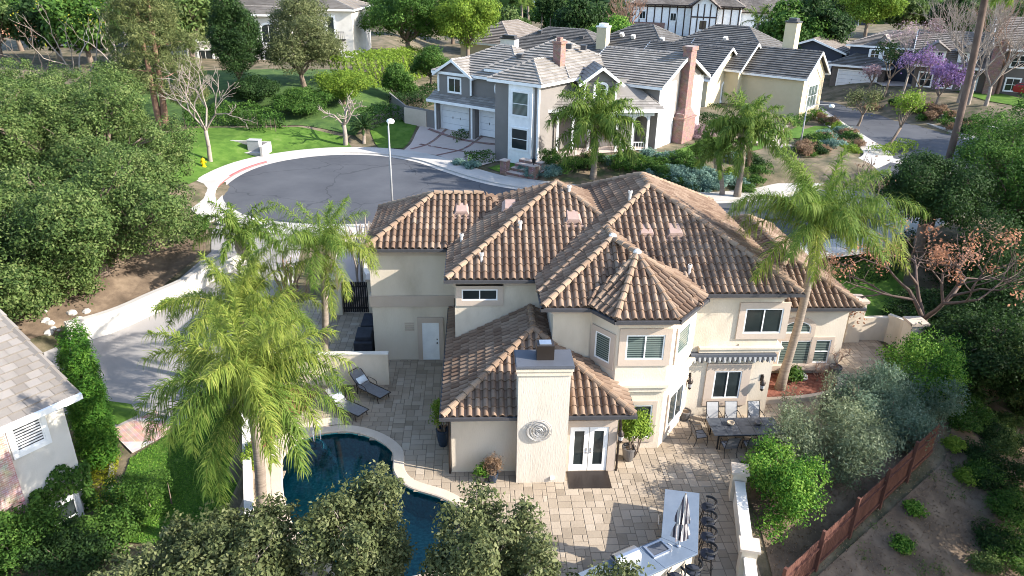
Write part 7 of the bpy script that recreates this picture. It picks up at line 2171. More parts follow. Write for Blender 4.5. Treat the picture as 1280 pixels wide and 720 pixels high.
hedge('dark_hedge', 'dark clipped hedge behind the grey gate', [G(498, 142).xy.to_3d(), G(552, 120).xy.to_3d()], 2.4, 1.7, M['l_dark'], .18, 80, 5)
hedge('slope_hedge', 'dark green hedge behind the lawn under the evergreen tree', [G(232, 158).xy.to_3d(), G(300, 150).xy.to_3d(), G(345, 165).xy.to_3d()], 2.5, 1.6, M['l_mid'], .19, 80, 6, bulge=.3)
hedge('back_hedge', 'dark hedge along the far edge behind the oaks', [G(120, 118).xy.to_3d(), G(205, 112).xy.to_3d()], 2.5, 3.0, M['l_dark'], .24, 50, 7, bulge=.3)
palm('sago_palm', 'small dark sago palm beside the pollarded tree', G(455, 180), G(455, 172, None, .5) + Vector((0, 0, .4)), 'sago', .16, 26, 51, boots=False, scale=1.5)
palm('sago_palm', 'dark sago palm at the left end of the cream patio wall', (-9.15, 28.9, 0), (-9.15, 28.9, .55), 'sago', .2, 30, 52, boots=False, scale=1.35)
# ---- planting round the grey house ------------------------------------------
hedge('drive_hedge', 'low clipped hedge between the two drive bays of the grey house', [G(566, 176).xy.to_3d(), G(597, 166).xy.to_3d()], 1.3, .6, M['l_mid'], .14, 120, 8)
hedge('low_hedge', 'low dark clipped hedge beside the lawn left of the garden steps', [G(582, 203).xy.to_3d(), G(616, 201).xy.to_3d()], 1.6, .85, M['l_mid'], .14, 130, 9)
def mounds(spec, name, lm, labels, group=None, leaf=.13, per=22, kind='shrub'):
    for i, (px, py, r, h) in enumerate(spec):
        f = G(px, py); shrub(name, labels[i] if isinstance(labels, list) else labels, f, r, r, h, M[lm], leaf, int(70 * r + 60), per, .3 * min(1, r), 300 + i * 7 + len(name), group, cat=kind, lobes=4)
mounds([(574, 207, .7, .6), (590, 211, .8, .7)], 'succulent_mound', 'l_juniper', 'blue grey succulent mound at the corner of the driveway by the kerb', 'succulent mounds by the kerb', .14)
mounds([(662, 178, 1.0, 1.8)], 'round_bush', 'l_dark', 'dark round bush beside the white bay of the grey house')
mounds([(668, 222, .8, .8), (655, 218, .8, .7), (690, 220, 1.0, .9)], 'blue_juniper', 'l_juniper', 'blue juniper mound right of the garden steps', 'blue junipers by the steps')
mounds([(842, 226, 1.5, .7), (860, 232, 1.7, .8), (880, 236, 1.6, .7), (850, 216, 1.3, .7), (872, 222, 1.5, .8), (895, 228, 1.5, .8)], 'spreading_juniper', 'l_juniper', 'blue green spreading juniper behind the roof ridge', 'spreading junipers behind the roof ridge', .16)
mounds([(690, 205, 1.2, 1.3), (712, 215, 1.4, 1.5), (775, 212, 1.3, 1.3), (800, 215, 1.2, 1.1), (825, 218, 1.1, 1.0), (848, 205, 1.2, 1.2), (876, 198, 1.3, 1.6)], 'border_shrub', 'l_mid', 'green border shrub in the bed below the grey house', 'border shrubs below the grey house')
mounds([(868, 168, 1.3, 1.4), (878, 172, 1.2, 1.1)], 'pink_shrub', 'l_pink', 'pinkish flowering shrub at the foot of the brick chimney', 'pink shrubs by the brick chimney')
hedge('chimney_hedge', 'dark hedge between the grey house and the yellow house', [G(872, 158).xy.to_3d(), G(925, 168).xy.to_3d()], 1.5, 1.4, M['l_dark'], .16, 100, 12)
rr = random.Random(12)
for i in range(34):
    x, y = rr.uniform(8.5, 23.5), rr.uniform(55.2, 62.0)
    if abs(x - 9.6) < .9 and y < 58: continue
    lm = rr.choice(['l_mid', 'l_juniper', 'l_dark', 'l_lime', 'l_juniper', 'l_mid']); r = rr.uniform(.6, 1.25)
    nm = {'l_mid': 'green', 'l_dark': 'dark green', 'l_juniper': 'blue grey', 'l_lime': 'yellow green'}[lm]
    shrub('slope_bush', '%s bush in the long bed behind the tiled roof' % nm, gz(x, y), r, r, rr.uniform(.45, 1.0), M[lm], .15, int(70 * r + 30), 18, .3, 800 + i, '%s bushes in the long bed behind the tiled roof' % nm, lobes=3)
# ---- corner bed and yellow house ----------------------------------------------
rr = random.Random(44)
cb = [(28.9, 63), (29.8, 66.2), (31.8, 69), (36.6, 71.8), (39.4, 76), (40.6, 83), (41, 90), (39.8, 83), (38.6, 72.5), (37.0, 69), (34.2, 66.4), (30.4, 62.8)]
cnt = 0
while cnt < 62:
    x, y = rr.uniform(28.5, 41), rr.uniform(62.5, 90)
    if not point_in(cb, x, y): continue
    lm = rr.choice(['l_mid', 'l_dark', 'l_juniper', 'l_dry', 'l_lime', 'l_dry']); r = rr.uniform(.5, 1.0)
    nm = {'l_mid': 'green', 'l_dark': 'dark green', 'l_juniper': 'blue grey', 'l_dry': 'dry brown', 'l_lime': 'yellow green'}[lm]
    shrub('bed_shrub', 'small %s shrub in the sloping corner bed by the street' % nm, gz(x, y), r, r, rr.uniform(.5, 1.2), M[lm], .15, int(60 * r + 40), 18, .3, 500 + cnt, '%s shrubs in the corner bed' % nm, lobes=3)
    cnt += 1
hedge('lime_hedge', 'low yellow green hedge at the street corner of the planted bed', [G(1092, 194).xy.to_3d(), G(1115, 192).xy.to_3d(), G(1134, 184).xy.to_3d()], 1.8, .7, M['l_lime'], .17, 90, 13, bulge=.2)
hedge('window_hedge', 'low dark planting under the gable window of the yellow house', [G(985, 160).xy.to_3d(), G(1002, 152).xy.to_3d(), G(1024, 143).xy.to_3d()], 1.2, .8, M['l_mid'], .16, 90, 14, bulge=.2)
def small_tree(px, py, h, lm, label, seed, depth=3, leaf=.2, per=26, cr=.6, bark='bark', frac=1, name='small_tree', lean=(.3, 0), **k):
    return bare_tree(name, label, G(px, py), h, .14, depth, M[bark], seed, leafm_=M[lm], leaf=leaf, per=per, cr=cr, frac=frac, lean=lean, **k)
small_tree(1072, 158, 4.0, 'l_live', 'small olive coloured tree beside the corner lawn', 61)
small_tree(1106, 188, 4.8, 'l_lime', 'leaning small tree with yellow green tufts by the street corner', 62, lean=(1.3, .4), trunk=.45)
small_tree(1050, 318, 6.2, 'l_dry', 'dark limbed nearly bare tree behind the leaning palm', 63, frac=.25, per=8, leaf=.16, lean=(1.2, .3))
# ---- across the street ----------------------------------------------------------
small_tree(1142, 132, 6.3, 'l_purple', 'purple flowering tree in front of the brown house', 64, depth=4, per=9, leaf=.24, cr=.5, name='purple_tree')
small_tree(1166, 138, 5.0, 'l_purple', 'deep purple flowering tree right of the paler one', 65, depth=4, per=14, leaf=.25, cr=.5, name='purple_tree')
small_tree(1126, 122, 9.0, 'l_pink', 'pale pinkish nearly bare tree beside the purple trees', 66, depth=4, per=3, leaf=.2, cr=.4, bark='palebark')
small_tree(1104, 122, 7.0, 'l_dark', 'slim dark tree between the navy house and the purple trees', 67, depth=3, per=18, leaf=.28, cr=.5)
small_tree(1085, 112, 3.0, 'l_pink', 'low dusky pink shrub beside the white garage door', 68, depth=3, per=12, leaf=.22, cr=.5)
for k, (px, py, h, l) in enumerate(((1198, 128, 12, 'white limbed bare tree left of the tall palm trunk'), (1210, 130, 11, 'white limbed bare tree right behind the tall palm trunk'), (1232, 132, 8.5, 'spreading twiggy bare tree at the right beyond the street'), (1246, 118, 13, 'brownish bare tree at the right edge beyond the street'))):
    bare_tree('leafless_tree', l, G(px, py), h, .2, 5, M['palebark'] if k < 3 else M['redbark'], 70 + k, spread=.5, shrink=.76, trunk=.25)
rr = random.Random(9)
for i in range(26):
    px = rr.uniform(1085, 1225); py = 128 + (px - 1085) * .24 + rr.uniform(-8, 10); f = G(px, py)
    lm = rr.choice(['l_dark', 'l_mid', 'l_dry', 'l_dry']); nm = {'l_mid': 'green', 'l_dark': 'dark green', 'l_dry': 'dry brown'}[lm]; r = rr.uniform(.6, 1.2)
    shrub('bank_shrub', 'low %s shrub on the bank above the white street wall' % nm, f, r, r, rr.uniform(.6, 1.2), M[lm], .2, 50, 16, .35, 600 + i, '%s shrubs on the street bank' % nm, lobes=3)
mtree(1052, 1126, -22, 36, 150, 'l_lime', 'large yellow green tree behind the navy house', 76, n=900, leaf=.4, cr=1.1)
mtree(735, 802, 20, 62, 118, 'l_bright', 'bright green weeping tree behind the grey house roof', 77, n=900, leaf=.3, cr=.8)
bare_tree('leafless_tree', 'pink grey leafless tree in front of the pale house at the top', gz(*W(785, 24, 140).xy), 9.5, .3, 5, M['redbark'], 78, spread=.55, shrink=.78, trunk=.22)
for k, (px0, px1) in enumerate(((673, 684), (683, 694), (693, 706))):
    mtree(px0, px1, -6, 24, 146, 'l_dark', 'dark columnar cypress at the top centre', 80 + k, n=200, leaf=.35, cr=.6, name='cypress', group='cypresses at the top centre', nl=3)
# ---- right hand trees --------------------------------------------------------------
def rtree(x, y, r, z0, z1, seed, lm, label, n=1200, per=34, leaf=.16, cr=.6, **k): return oak(x, y, r, z0, z1, seed, label, lm, leaf, n, per, name='evergreen_tree', cr=cr, **k)
rtree(W(1166, 240, 43.6).x, 43.6, 2.9, 2.6, 6.6, 91, 'l_dark', 'dark evergreen with two trunks at the kerb right of the house', n=900)
rtree(36.2, 44.0, 5.2, .5, 9.4, 92, 'l_mid', 'big green tree at the right edge beyond the dark evergreen', n=1500)
rtree(44, 53, 5.4, .6, 9.0, 93, 'l_mid', 'green tree at the right edge below the tall palm trunk', n=1100)
rtree(33.5, 38.5, 5.0, .5, 9.0, 94, 'l_dark', 'dense dark tree behind the rust coloured tree', n=1500)
rtree(30.2, 33.4, 4.0, .5, 7.5, 95, 'l_dark', 'dark tree in deep shade right of the rust coloured tree', n=1300)
rtree(28.0, 28.4, 2.7, 1.2, 5.6, 96, 'l_oak', 'small oak with a crooked trunk at the right edge', n=600, leaf=.13, cr=.5)
rtree(25.6, 35.8, 2.4, .2, 2.6, 97, 'l_dark', 'low dark evergreen below the rust coloured tree', n=500)
rtree(60, 66, 6, .5, 9, 98, 'l_mid', 'tall green tree at the far right beyond the street', n=900, leaf=.22)
rtree(24.6, 20.6, 3.2, 3.4, 10.5, 99, 'l_oak', 'oak just beyond the right edge shading the dirt slope', n=900)
rtree(27.0, 24.0, 3.4, 2.6, 10.5, 100, 'l_oak', 'oak beyond the right edge beside the crooked one', n=900)
rtree(21.4, 15.0, 2.9, 3.8, 9.6, 101, 'l_oak', 'oak below the dirt slope outside the lower right corner', n=700)
bare_tree('rust_tree', 'wide leafless tree with hanging rust brown seed clusters beside the gate', gz(23.2, 32.6), 6.9, .21, 4, M['darkbark'], 21, spread=.72, up=.05, trunk=.3, leafm_=M['l_rust'], leaf=.15, per=60, cr=.42, frac=.19, cname='seed_clusters', shrink=.84, lean=(-.3, .2))
hedge('kerb_hedge', 'dark low hedge along the pavement at the right of the side lawn', [Vector((22.5, 41.6, 0)), Vector((26, 42.4, 0)), Vector((29.5, 44.6, 0))], 1.5, .8, M['l_dark'], .13, 160, 15)
# ---- shrubs of the terrace -----------------------------------------------------------
shrub('olive_shrub', 'large silvery olive shrub spilling over the right end of the terrace', (13.7, 23.0, -.3), 2.2, 1.8, 3.1, M['l_silver'], .14, 1000, 22, .46, 1, cat='shrub', lobes=11, aspect=.26, jit=.9, shell=(.5, 1.2))
shrub('olive_shrub', 'grey green shrub behind the silvery olive shrub', (16.9, 25.6, -.5), 1.9, 1.7, 3.3, M['l_teal'], .13, 1000, 26, .42, 2, lobes=8, aspect=.3, jit=.9)
shrub('olive_shrub', 'dark teal shrub at the upper end of the brown fence', (19.4, 27.2, -.8), 1.7, 1.5, 2.9, M['l_teal'], .13, 600, 26, .42, 3, lobes=8, aspect=.3, jit=.9)
shrub('bright_shrub', 'bright green shrub at the upper right end of the terrace shrubs', (20.4, 28.1, -.5), 1.8, 1.5, 3.4, M['l_bright'], .11, 640, 28, .4, 4, lobes=9, shell=(.35, 1.22), jit=.9)
shrub('citrus_shrub', 'glossy bright green citrus shrub behind the white terrace wall', (10.9, 20.5, -.2), 1.2, 1.6, 2.6, M['l_bright'], .105, 620, 28, .36, 5, lobes=10, shell=(.35, 1.22), jit=.9)
def spray(x, y, h, seed, label):
    t = thing('airy_shrub', label, 'shrub', (x, y, .04), 0, 'airy silvery sprays by the terrace')
    rg = np.random.default_rng(seed); mb = MB(); P = []
    for k in range(9):
        a = rg.uniform(0, 6.28); e = Vector((math.cos(a) * rg.uniform(.1, .5), math.sin(a) * rg.uniform(.1, .5), h * rg.uniform(.7, 1)))
        pts = limb(mb, (0, 0, -.1), tuple(e), .018, .005, seed + k, n=4, bend=.1)
        for q in range(70):
            f = rg.uniform(.25, 1); i = min(4, int(f * 5)); P.append(np.array(pts[i].lerp(pts[i + 1], f * 5 - i)) + rg.normal(0, .09, 3))
    lbuild(mb, 'stems', M['bark'], t); P = np.array(P)
    link('foliage', np_mesh('spray', leaf_quads(P, rg.normal(0, 1, P.shape), .1, .3, .5, rg), quads_of(len(P)), rg.uniform(0, 1, len(P)), M['l_silver']), [], t)
for k, (x, y, h) in enumerate(((13.0, 25.6, 2.2), (14.9, 26.3, 2.6), (12.6, 24.2, 1.9), (15.9, 25.4, 2.4))): spray(x, y, h, 5 + k, 'airy silvery spray of twigs rising beside the large olive shrub')
shrub('flowering_shrub', 'yellow flowering shrub at the foot of the leaning palm', (13.15, 29.3, .1), .4, .4, 1.15, M['l_flower'], .1, 70, 26, .2, 7)
shrub('bed_plant', 'dark green plant in the bark mulch bed beside the leaning palm', (14.8, 29.3, .12), .5, .4, .7, M['l_mid'], .14, 60, 18, .25, 8)
bare_tree('bare_shrub', 'twiggy bare shrub in the pot at the corner of the right wing', (17.05, 29.65, .55), 1.6, .03, 4, M['redbark'], 33, spread=.8, trunk=.15)
bare_tree('bare_shrub', 'twiggy bare shrub in the mulch bed below the arched window', (16.0, 29.2, .12), 1.5, .035, 4, M['redbark'], 34, spread=.85, trunk=.12)
t = thing('boulder', 'white boulder lying in the bark mulch bed', 'boulder', (15.4, 29.45, .12)); mb = MB(); mb.lathe((0, 0, 0), [(.2, -.05), (.27, .05), (.24, .17), (.12, .25)], 9); lbuild(mb, 'stone', M['whitewall'], t, smooth=True)
shrub('potted_tree', 'lime green potted tree by the french doors', PT + Vector((.15, 0, .55)), .62, .55, 1.75, M['l_lime'], .11, 210, 26, .26, 9, cat='potted plant', z0=.3)
shrub('potted_tree', 'thin yellow green plant in the tall blue pot', PB + Vector((0, 0, .7)), .45, .45, 1.5, M['l_lime'], .1, 110, 22, .22, 10, cat='potted plant', z0=.25)
shrub('dry_grass', 'tuft of dry brown grass in the blue pot by the chimney', PG + Vector((0, 0, .36)), .36, .36, .85, M['l_dry'], .13, 70, 22, .18, 11, cat='potted plant', aspect=.14, jit=1.0)
shrub('rosette_plant', 'green rosette plant in the small pot by the wing wall', PS + Vector((0, 0, .25)), .3, .3, .5, M['l_bright'], .17, 26, 14, .14, 12, cat='potted plant', aspect=.3)
shrub('pool_bed_shrub', 'small yellow green shrub in the bed between palm and pool', (-8.55, 23.5, .02), .42, .6, 1.1, M['l_lime'], .1, 120, 24, .22, 13)
shrub('drive_shrub', 'yellowish shrub at the foot of the whitewashed retaining wall', G(203, 386), .9, .5, .7, M['l_lime'], .12, 110, 20, .25, 14)
shrub('kerb_shrub', 'small green shrub at the corner of the driveway by the sidewalk', G(250, 292), .9, .9, 1.2, M['l_mid'], .14, 110, 20, .3, 15)
for k, (px, py, h, n_, l) in enumerate(((362, 375, 2.6, 13, 'cluster of dark pruned stems beside the side yard'), (452, 292, 1.9, 16, 'bundle of pale pruned stems beside the garage roof'))):
    f = G(px, py) if k == 0 else gz(-6.9, 40.5); 
    if k: h = 4.6
    t = thing('pruned_stems', l, 'shrub', f); mb = MB(); rr = random.Random(k)
    for i in range(n_):
        a = rr.uniform(0, 6.28); r0 = rr.uniform(.05, .35); sp = rr.uniform(.2, .8)
        limb(mb, (math.cos(a) * r0, math.sin(a) * r0, -.2), (math.cos(a) * (r0 + sp), math.sin(a) * (r0 + sp), h * rr.uniform(.75, 1)), .06, .035, i + k * 50, n=6, bend=.1)
    lbuild(mb, 'stems', M['redbark'] if k == 0 else M['palebark'], t)
rtree(22.9, 29.9, 2.0, .0, 2.4, 102, 'l_dark', 'low dark shrubby tree in the shade right of the bright green shrub', n=450)
rtree(25.6, 31.0, 3.0, .2, 4.4, 103, 'l_dark', 'dark bushy tree behind the crooked oak on the right', n=800)
rtree(31.0, 30.0, 3.6, .5, 7.0, 104, 'l_dark', 'dark tree at the right edge above the dirt slope', n=900)
for k, (px, py, r, h, lm) in enumerate(((1252, 640, .9, .9, 'l_mid'), (1268, 680, 1.0, 1.0, 'l_mid'), (1240, 600, .7, .7, 'l_dark'), (1142, 640, .35, .4, 'l_bright'), (1126, 685, .4, .35, 'l_bright'), (1205, 600, .4, .4, 'l_lime'), (1262, 560, 1.0, 1.0, 'l_dark'), (1232, 545, .9, .9, 'l_dark'), (1190, 560, .4, .4, 'l_lime'), (1275, 610, 1.0, 1.1, 'l_dark'))):
    shrub('slope_weed', '%s weedy clump growing on the dirt slope' % {'l_mid': 'green', 'l_dark': 'dark green', 'l_bright': 'bright green', 'l_lime': 'yellow green'}[lm], G(px, py), r, r, h, M[lm], .1, int(120 * r) + 30, 20, .25, 700 + k, '%s weeds on the dirt slope' % lm[2:], lobes=3)
rg = np.random.default_rng(8); N = 9000; N = 26000; X = rg.uniform(10, 30, N); Y = rg.uniform(9, 29, N); sl = ((X - FX0) * (FY1 - FY0) - (Y - FY0) * (FX1 - FX0)) / math.hypot(FX1 - FX0, FY1 - FY0); k = sl > .15
P = np.array([(x, y, zt(x, y) + .075) for x, y in zip(X[k], Y[k])])
o = link('leaf_litter', np_mesh('leaf_litter', leaf_quads(P, np.tile([0, 0, 1.0], (len(P), 1)), .075, .5, .8, rg), quads_of(len(P)), rg.uniform(0, 1, len(P)), M['l_litter']), []); o['kind'] = 'stuff'; o['label'] = 'dry leaf litter on the dirt slope'
rtree(22.0, 17.8, 2.4, 4.4, 8.6, 105, 'l_oak', 'oak rising from the foot of the dirt slope outside the right edge', n=600)
rtree(18.6, 11.6, 2.6, 3.4, 8.0, 106, 'l_oak', 'oak below the bottom right corner of the terrace', n=600)
for i in range(22):
    px, py = rr.uniform(1195, 1278), rr.uniform(500, 715); r = rr.uniform(.45, 1.0)
    if px < 1195 + (py - 500) * .16: continue
    lm = rr.choice(['l_dark', 'l_mid', 'l_dark', 'l_oak'])
    shrub('slope_undergrowth', '%s undergrowth bush at the right edge of the dirt slope' % {'l_dark': 'dark', 'l_mid': 'green', 'l_oak': 'dull green'}[lm], G(px, py), r, r, r * rr.uniform(.7, 1.1), M[lm], .1, int(150 * r) + 20, 20, .28, 740 + i, '%s undergrowth on the dirt slope' % lm[2:], lobes=4)
rg = np.random.default_rng(31); P = []
for i in range(420):
    x, y = rg.uniform(11, 27), rg.uniform(10, 28)
    if ((x - FX0) * (FY1 - FY0) - (y - FY0) * (FX1 - FX0)) / math.hypot(FX1 - FX0, FY1 - FY0) < .4 or math.sin(x * 1.3 + 1) + math.sin(y * 1.1 + x * .4) < .1: continue
    r = rg.uniform(.05, .22); q = rg.normal(0, r, (int(20 + 150 * r), 3)); q[:, 2] = np.abs(q[:, 2]) * .6 + .05; P.append(q + np.array([x, y, zt(x, y)]))
P = np.concatenate(P); o = link('slope_weeds', np_mesh('slope_weeds', leaf_quads(P, np.tile([0, 0, .7], (len(P), 1)), .08, .45, .8, rg), quads_of(len(P)), rg.uniform(0, 1, len(P)), M['l_oak']), []); o['kind'] = 'stuff'; o['label'] = 'low weeds scattered over the dirt slope'
# ---- left hand lot --------------------------------------------------------------------
for k, (x, y, h) in enumerate(((-17.2, 28.3, 5.4), (-16.35, 27.0, 5.0), (-15.6, 25.7, 4.2))):
    f = gz(x, y); t = thing('cypress', ['green columnar cypress farthest from the shingled house', 'green columnar cypress in the middle of the row beside the shingled house', 'green columnar cypress nearest the corner of the shingled house'][k], 'tree', f, 0, 'cypresses beside the shingled house')
    mb = MB(); mb.tube([(0, 0, -.3), (0, 0, h * .8)], [.1, .03], 7); lbuild(mb, 'trunk', M['bark'], t)
    lob = [(0, 0, h * .3, .78, .78, h * .34), (.05, 0, h * .62, .62, .62, h * .36)] + [(.35 * math.cos(i * 1.3), .35 * math.sin(i * 1.3), h * (.25 + .12 * i), .36, .36, h * .16) for i in range(6)]
    link('crown', crown_mesh('cypress_crown', lob, 800, 22, .22, .16, M['l_cyp'], 110 + k, low=-1, flat=1.7, aspect=.25, up=.8), [], t)
GC = [G(122, 562), G(134, 582), G(126, 605), G(140, 634)]
hedge('golden_groundcover', 'strip of golden green ground cover along the lawn edging', [p.xy.to_3d() for p in GC], .95, .28, M['l_gold'], .07, 700, 16, bulge=.08)
ivy_fill = [G(60, 690), G(120, 660)]
hedge('lower_hedge', 'dense dark hedge under the ivy wall of the shingled house', [G(128, 668).xy.to_3d(), G(105, 715).xy.to_3d()], 2.2, 1.0, M['l_mid'], .1, 330, 18, bulge=.25)
hedge('box_hedge', 'low clipped hedge at the near end of the left lawn', [G(135, 640).xy.to_3d(), G(215, 632).xy.to_3d()], 1.2, 1.3, M['l_mid'], .09, 420, 17, bulge=.15)
def ivy(name, label, x0, x1, z0, ztop, yoff, seed, dens=520, lm='l_mid', hole=None):
    rg = np.random.default_rng(seed); N = int((x1 - x0) * (ztop - z0) * dens)
    x = rg.uniform(x0, x1, N); z = rg.uniform(z0, ztop, N)
    top = ztop - .35 + .3 * np.sin(x * 2.3 + seed) + .15 * np.sin(x * 6.1); k = z < top; x, z = x[k], z[k]
    y = yoff - rg.uniform(0, .3, len(x)) - .12 * np.sin(x * 3.1) * np.sin(z * 2.7)
    if hole:
        k = ~((np.abs(x - hole[0]) < .88) & (np.abs(z - hole[1]) < 1.0)); x, z, y = x[k], z[k], y[k]
    P = np.stack([x, y, z], 1); X = np.array(MW[NB.name]); Pw = P @ X[:3, :3].T + X[:3, 3]
    nrm = np.tile(X[:3, :3] @ np.array([0, -1, .35]), (len(x), 1))
    V = leaf_quads(Pw, nrm, .12, .75, .5, rg)
    o = Pw[0]; t = thing(name, label, 'climbing plant', tuple(o))
    link('foliage', np_mesh(name, V - np.array(o), quads_of(len(x)), np.clip(rg.normal(.5, .22, len(x)) + .2 * np.sin(x * 2) * np.sin(z * 2.5), 0, 1), M[lm]), [], t)
a, zt1 = nbw(70, 596); 
ivy('wall_ivy', 'dark ivy covering the lower wall round the window of the shingled house', nbw(40, 640)[0], .25, -1, 2.95, 0, 3, dens=620, lm='l_mid', hole=nbw(75, 650))
ivy('ivy_mass', 'thick sunlit ivy bulging over the brick corner at the left edge', nbw(0, 700)[0] - 2.5, nbw(52, 660)[0], -1, nbw(20, 616)[1] + .3, -.55, 4, dens=900, lm='l_mid')
rr = random.Random(4)
for i in range(16):
    px, py = rr.uniform(38, 118), rr.uniform(386, 420); f = G(px, py); t = thing('pale_rock', 'pale grey rock lying on the dry bank under the oaks', 'rock', f, rr.uniform(0, 6), 'pale rocks under the oaks')
    mb = MB(); s_ = rr.uniform(.1, .28); mb.lathe((0, 0, 0), [(s_ * .8, -.1), (s_, s_ * .2), (s_ * .75, s_ * .55), (s_ * .3, s_ * .75)], 7); mb.v = [(x * rr.uniform(.85, 1.2), y * rr.uniform(.8, 1.1), z) for x, y, z in mb.v]; lbuild(mb, 'stone', M['concrete'], t)
for k, (px, py, r, h, lm) in enumerate(((28, 700, 1.7, 2.4, 'l_mid'), (95, 712, 1.3, 1.6, 'l_dark'), (150, 668, 1.0, 1.2, 'l_mid'))):
    shrub('ivy_bush', ['large ivy green bush at the bottom left corner', 'dark bush at the bottom edge under the ivy wall', 'green bush at the near end of the lawn edging'][k], G(px, py), r, r, h, M[lm], .11, int(280 * r), 24, .32, 900 + k, lobes=7)
sheet('shrub_bed', [(9.6, 16.8), (10.0, 21), (10.9, 23.2), (14, 24.3), (17, 26.3), (19.8, 29.3), (21.5, 31.5), (23, 30), (21, 26.5), (FX1, FY1), (FX0 - .6, FY0 - .6)], M['soil'], off=.06, cell=.7)
X = np.random.default_rng(3).uniform(9.4, 22, 14000); Y = np.random.default_rng(4).uniform(16.6, 31, 14000); bed = [(9.7, 17), (10.1, 21), (11, 23.1), (14, 24.2), (17, 26.2), (20, 29.4), (21.5, 31.3), (22.8, 30), (21, 26.8), (FX1 + .2, FY1), (FX0 - .4, FY0 - .7)]
P = np.array([(x, y, zt(x, y) + .08) for x, y in zip(X, Y) if point_in(bed, x, y)]); rg = np.random.default_rng(6)
o = link('bed_litter', np_mesh('bed_litter', leaf_quads(P, np.tile([0, 0, 1.0], (len(P), 1)), .08, .5, .8, rg), quads_of(len(P)), rg.uniform(0, 1, len(P)), M['l_litter']), []); o['kind'] = 'stuff'; o['label'] = 'dry leaf litter under the terrace shrubs'
# ---- trees below the terrace, nearest to the viewer -------------------------------------
def ftree(px, Y, z0, z1, r, seed, label, n=1000, lm='l_live'):
    x = W(px, 650, Y).x; f = gz(x, Y)
    lob = bush_lobes(r * 1.08, r * 1.08, z0 - f.z, z1 - f.z + .1, 17, seed)
    return tree('holly_oak', label, f, lob, int(n * .9), 30, .30, .13, M[lm], M['palebark'], .13, max(.6, z0 - f.z), seed, shell=(.4, 1.12), low=-.9, jit=.75)
ftree(440, 16.8, .6, 5.0, 1.5, 121, 'dusty green oak covering the near end of the pool', 1000)
ftree(615, 15.5, .8, 4.95, 1.6, 122, 'dusty green oak at the bottom centre beside the pool', 1000)
ftree(272, 16.2, .2, 4.8, 1.95, 123, 'dusty green oak at the bottom left in front of the pool bed', 1300)
ftree(150, 15.2, -.6, 4.2, 2.1, 124, 'dusty green oak at the bottom left in front of the ivy wall', 1200)
ftree(760, 14.2, .5, 4.1, 1.2, 125, 'low dusty oak at the bottom edge beside the counter', 420)
ftree(365, 14.6, -.8, 3.0, 1.6, 126, 'dusty green oak at the bottom edge between two taller ones', 900)
ftree(40, 14.0, -2.0, 2.6, 1.8, 127, 'dusty green oak at the bottom left corner', 700)
# ---- trees among the far houses and the wooded hills ----------------------------------------
protos = []
rr = random.Random(77)
for k, (lm, l) in enumerate((('l_mid', 'round green tree among the far houses'), ('l_dark', 'dark evergreen tree among the far houses'), ('l_oak', 'dull green tree among the far houses'))):
    protos.append((lm, l))
spots = [(28, 66, 112), (78, 84, 102), (4, 84, 104), (118, 96, 96), (96, 66, 118), (235, 6, 140), (250, 20, 128), (225, 40, 112), (240, 70, 100), (700, 22, 150), (722, 28, 138), (640, 22, 135), (860, 4, 190), (900, 10, 185), (935, 8, 170), (1020, 8, 175), (1040, 16, 160), (1130, 22, 160), (1160, 20, 165), (1190, 30, 150), (1225, 40, 140), (1262, 52, 120), (1275, 70, 105), (1250, 30, 150), (1205, 14, 190), (1150, 8, 200), (1270, 20, 170), (430, 2, 150), (500, 4, 140), (565, 0, 150), (590, 10, 140), (620, 2, 160), (950, 45, 118), (985, 55, 116), (1018, 50, 118)]
made = {}
for i, (px, py, Y) in enumerate(spots):
    lm, l = protos[i % 3]; c = W(px, py, Y); f = gz(c.x, Y, -.3)
    s_ = rr.uniform(.75, 1.2)
    if lm not in made:
        made[lm] = tree('background_tree', l, f, auto_lobes(4.2, 4.2, .8, 9, 8, i + 200), 420, 26, 1.0, .5, M[lm], M['bark'], .3, 2.0, i + 200, group=l.replace('tree', 'trees')); cm_ = None
    else:
        dup(made[lm], f, rr.uniform(0, 6.28), l, s_, l.replace('tree', 'trees'))
rg = np.random.default_rng(5)
P, Nn, cv = [], [], []
for i in range(5200):
    y = 195 + 420 * rg.random() ** .8; x = rg.uniform(-.75, .95) * y
    if x < -20 and rg.random() < .7: continue
    zz = zt(x, y); r = rg.uniform(2.5, 5.5)
    if 1: zz += 5 * math.sin(x * .05) * math.sin(y * .043) * sst(210, 300, y)
    d = rg.normal(0, 1, (34, 3)); d /= np.linalg.norm(d, axis=1, keepdims=True); d[:, 2] = np.abs(d[:, 2])
    P.append(np.array([x, y, zz]) + d * np.array([r, r, r * 1.5]) * rg.uniform(.7, 1.05, (34, 1))); Nn.append(d); cv.append(np.clip(rg.normal(.45, .22) + rg.normal(0, .12, 34), 0, 1))
P = np.concatenate(P); Nn = np.concatenate(Nn)
o = link('distant_woods', np_mesh('distant_woods', leaf_quads(P, Nn, 2.6, .7, .5, rg), quads_of(len(P)), np.concatenate(cv), M['l_dark']), []); o['kind'] = 'stuff'
o['label'] = 'dark woods on the far hillside'
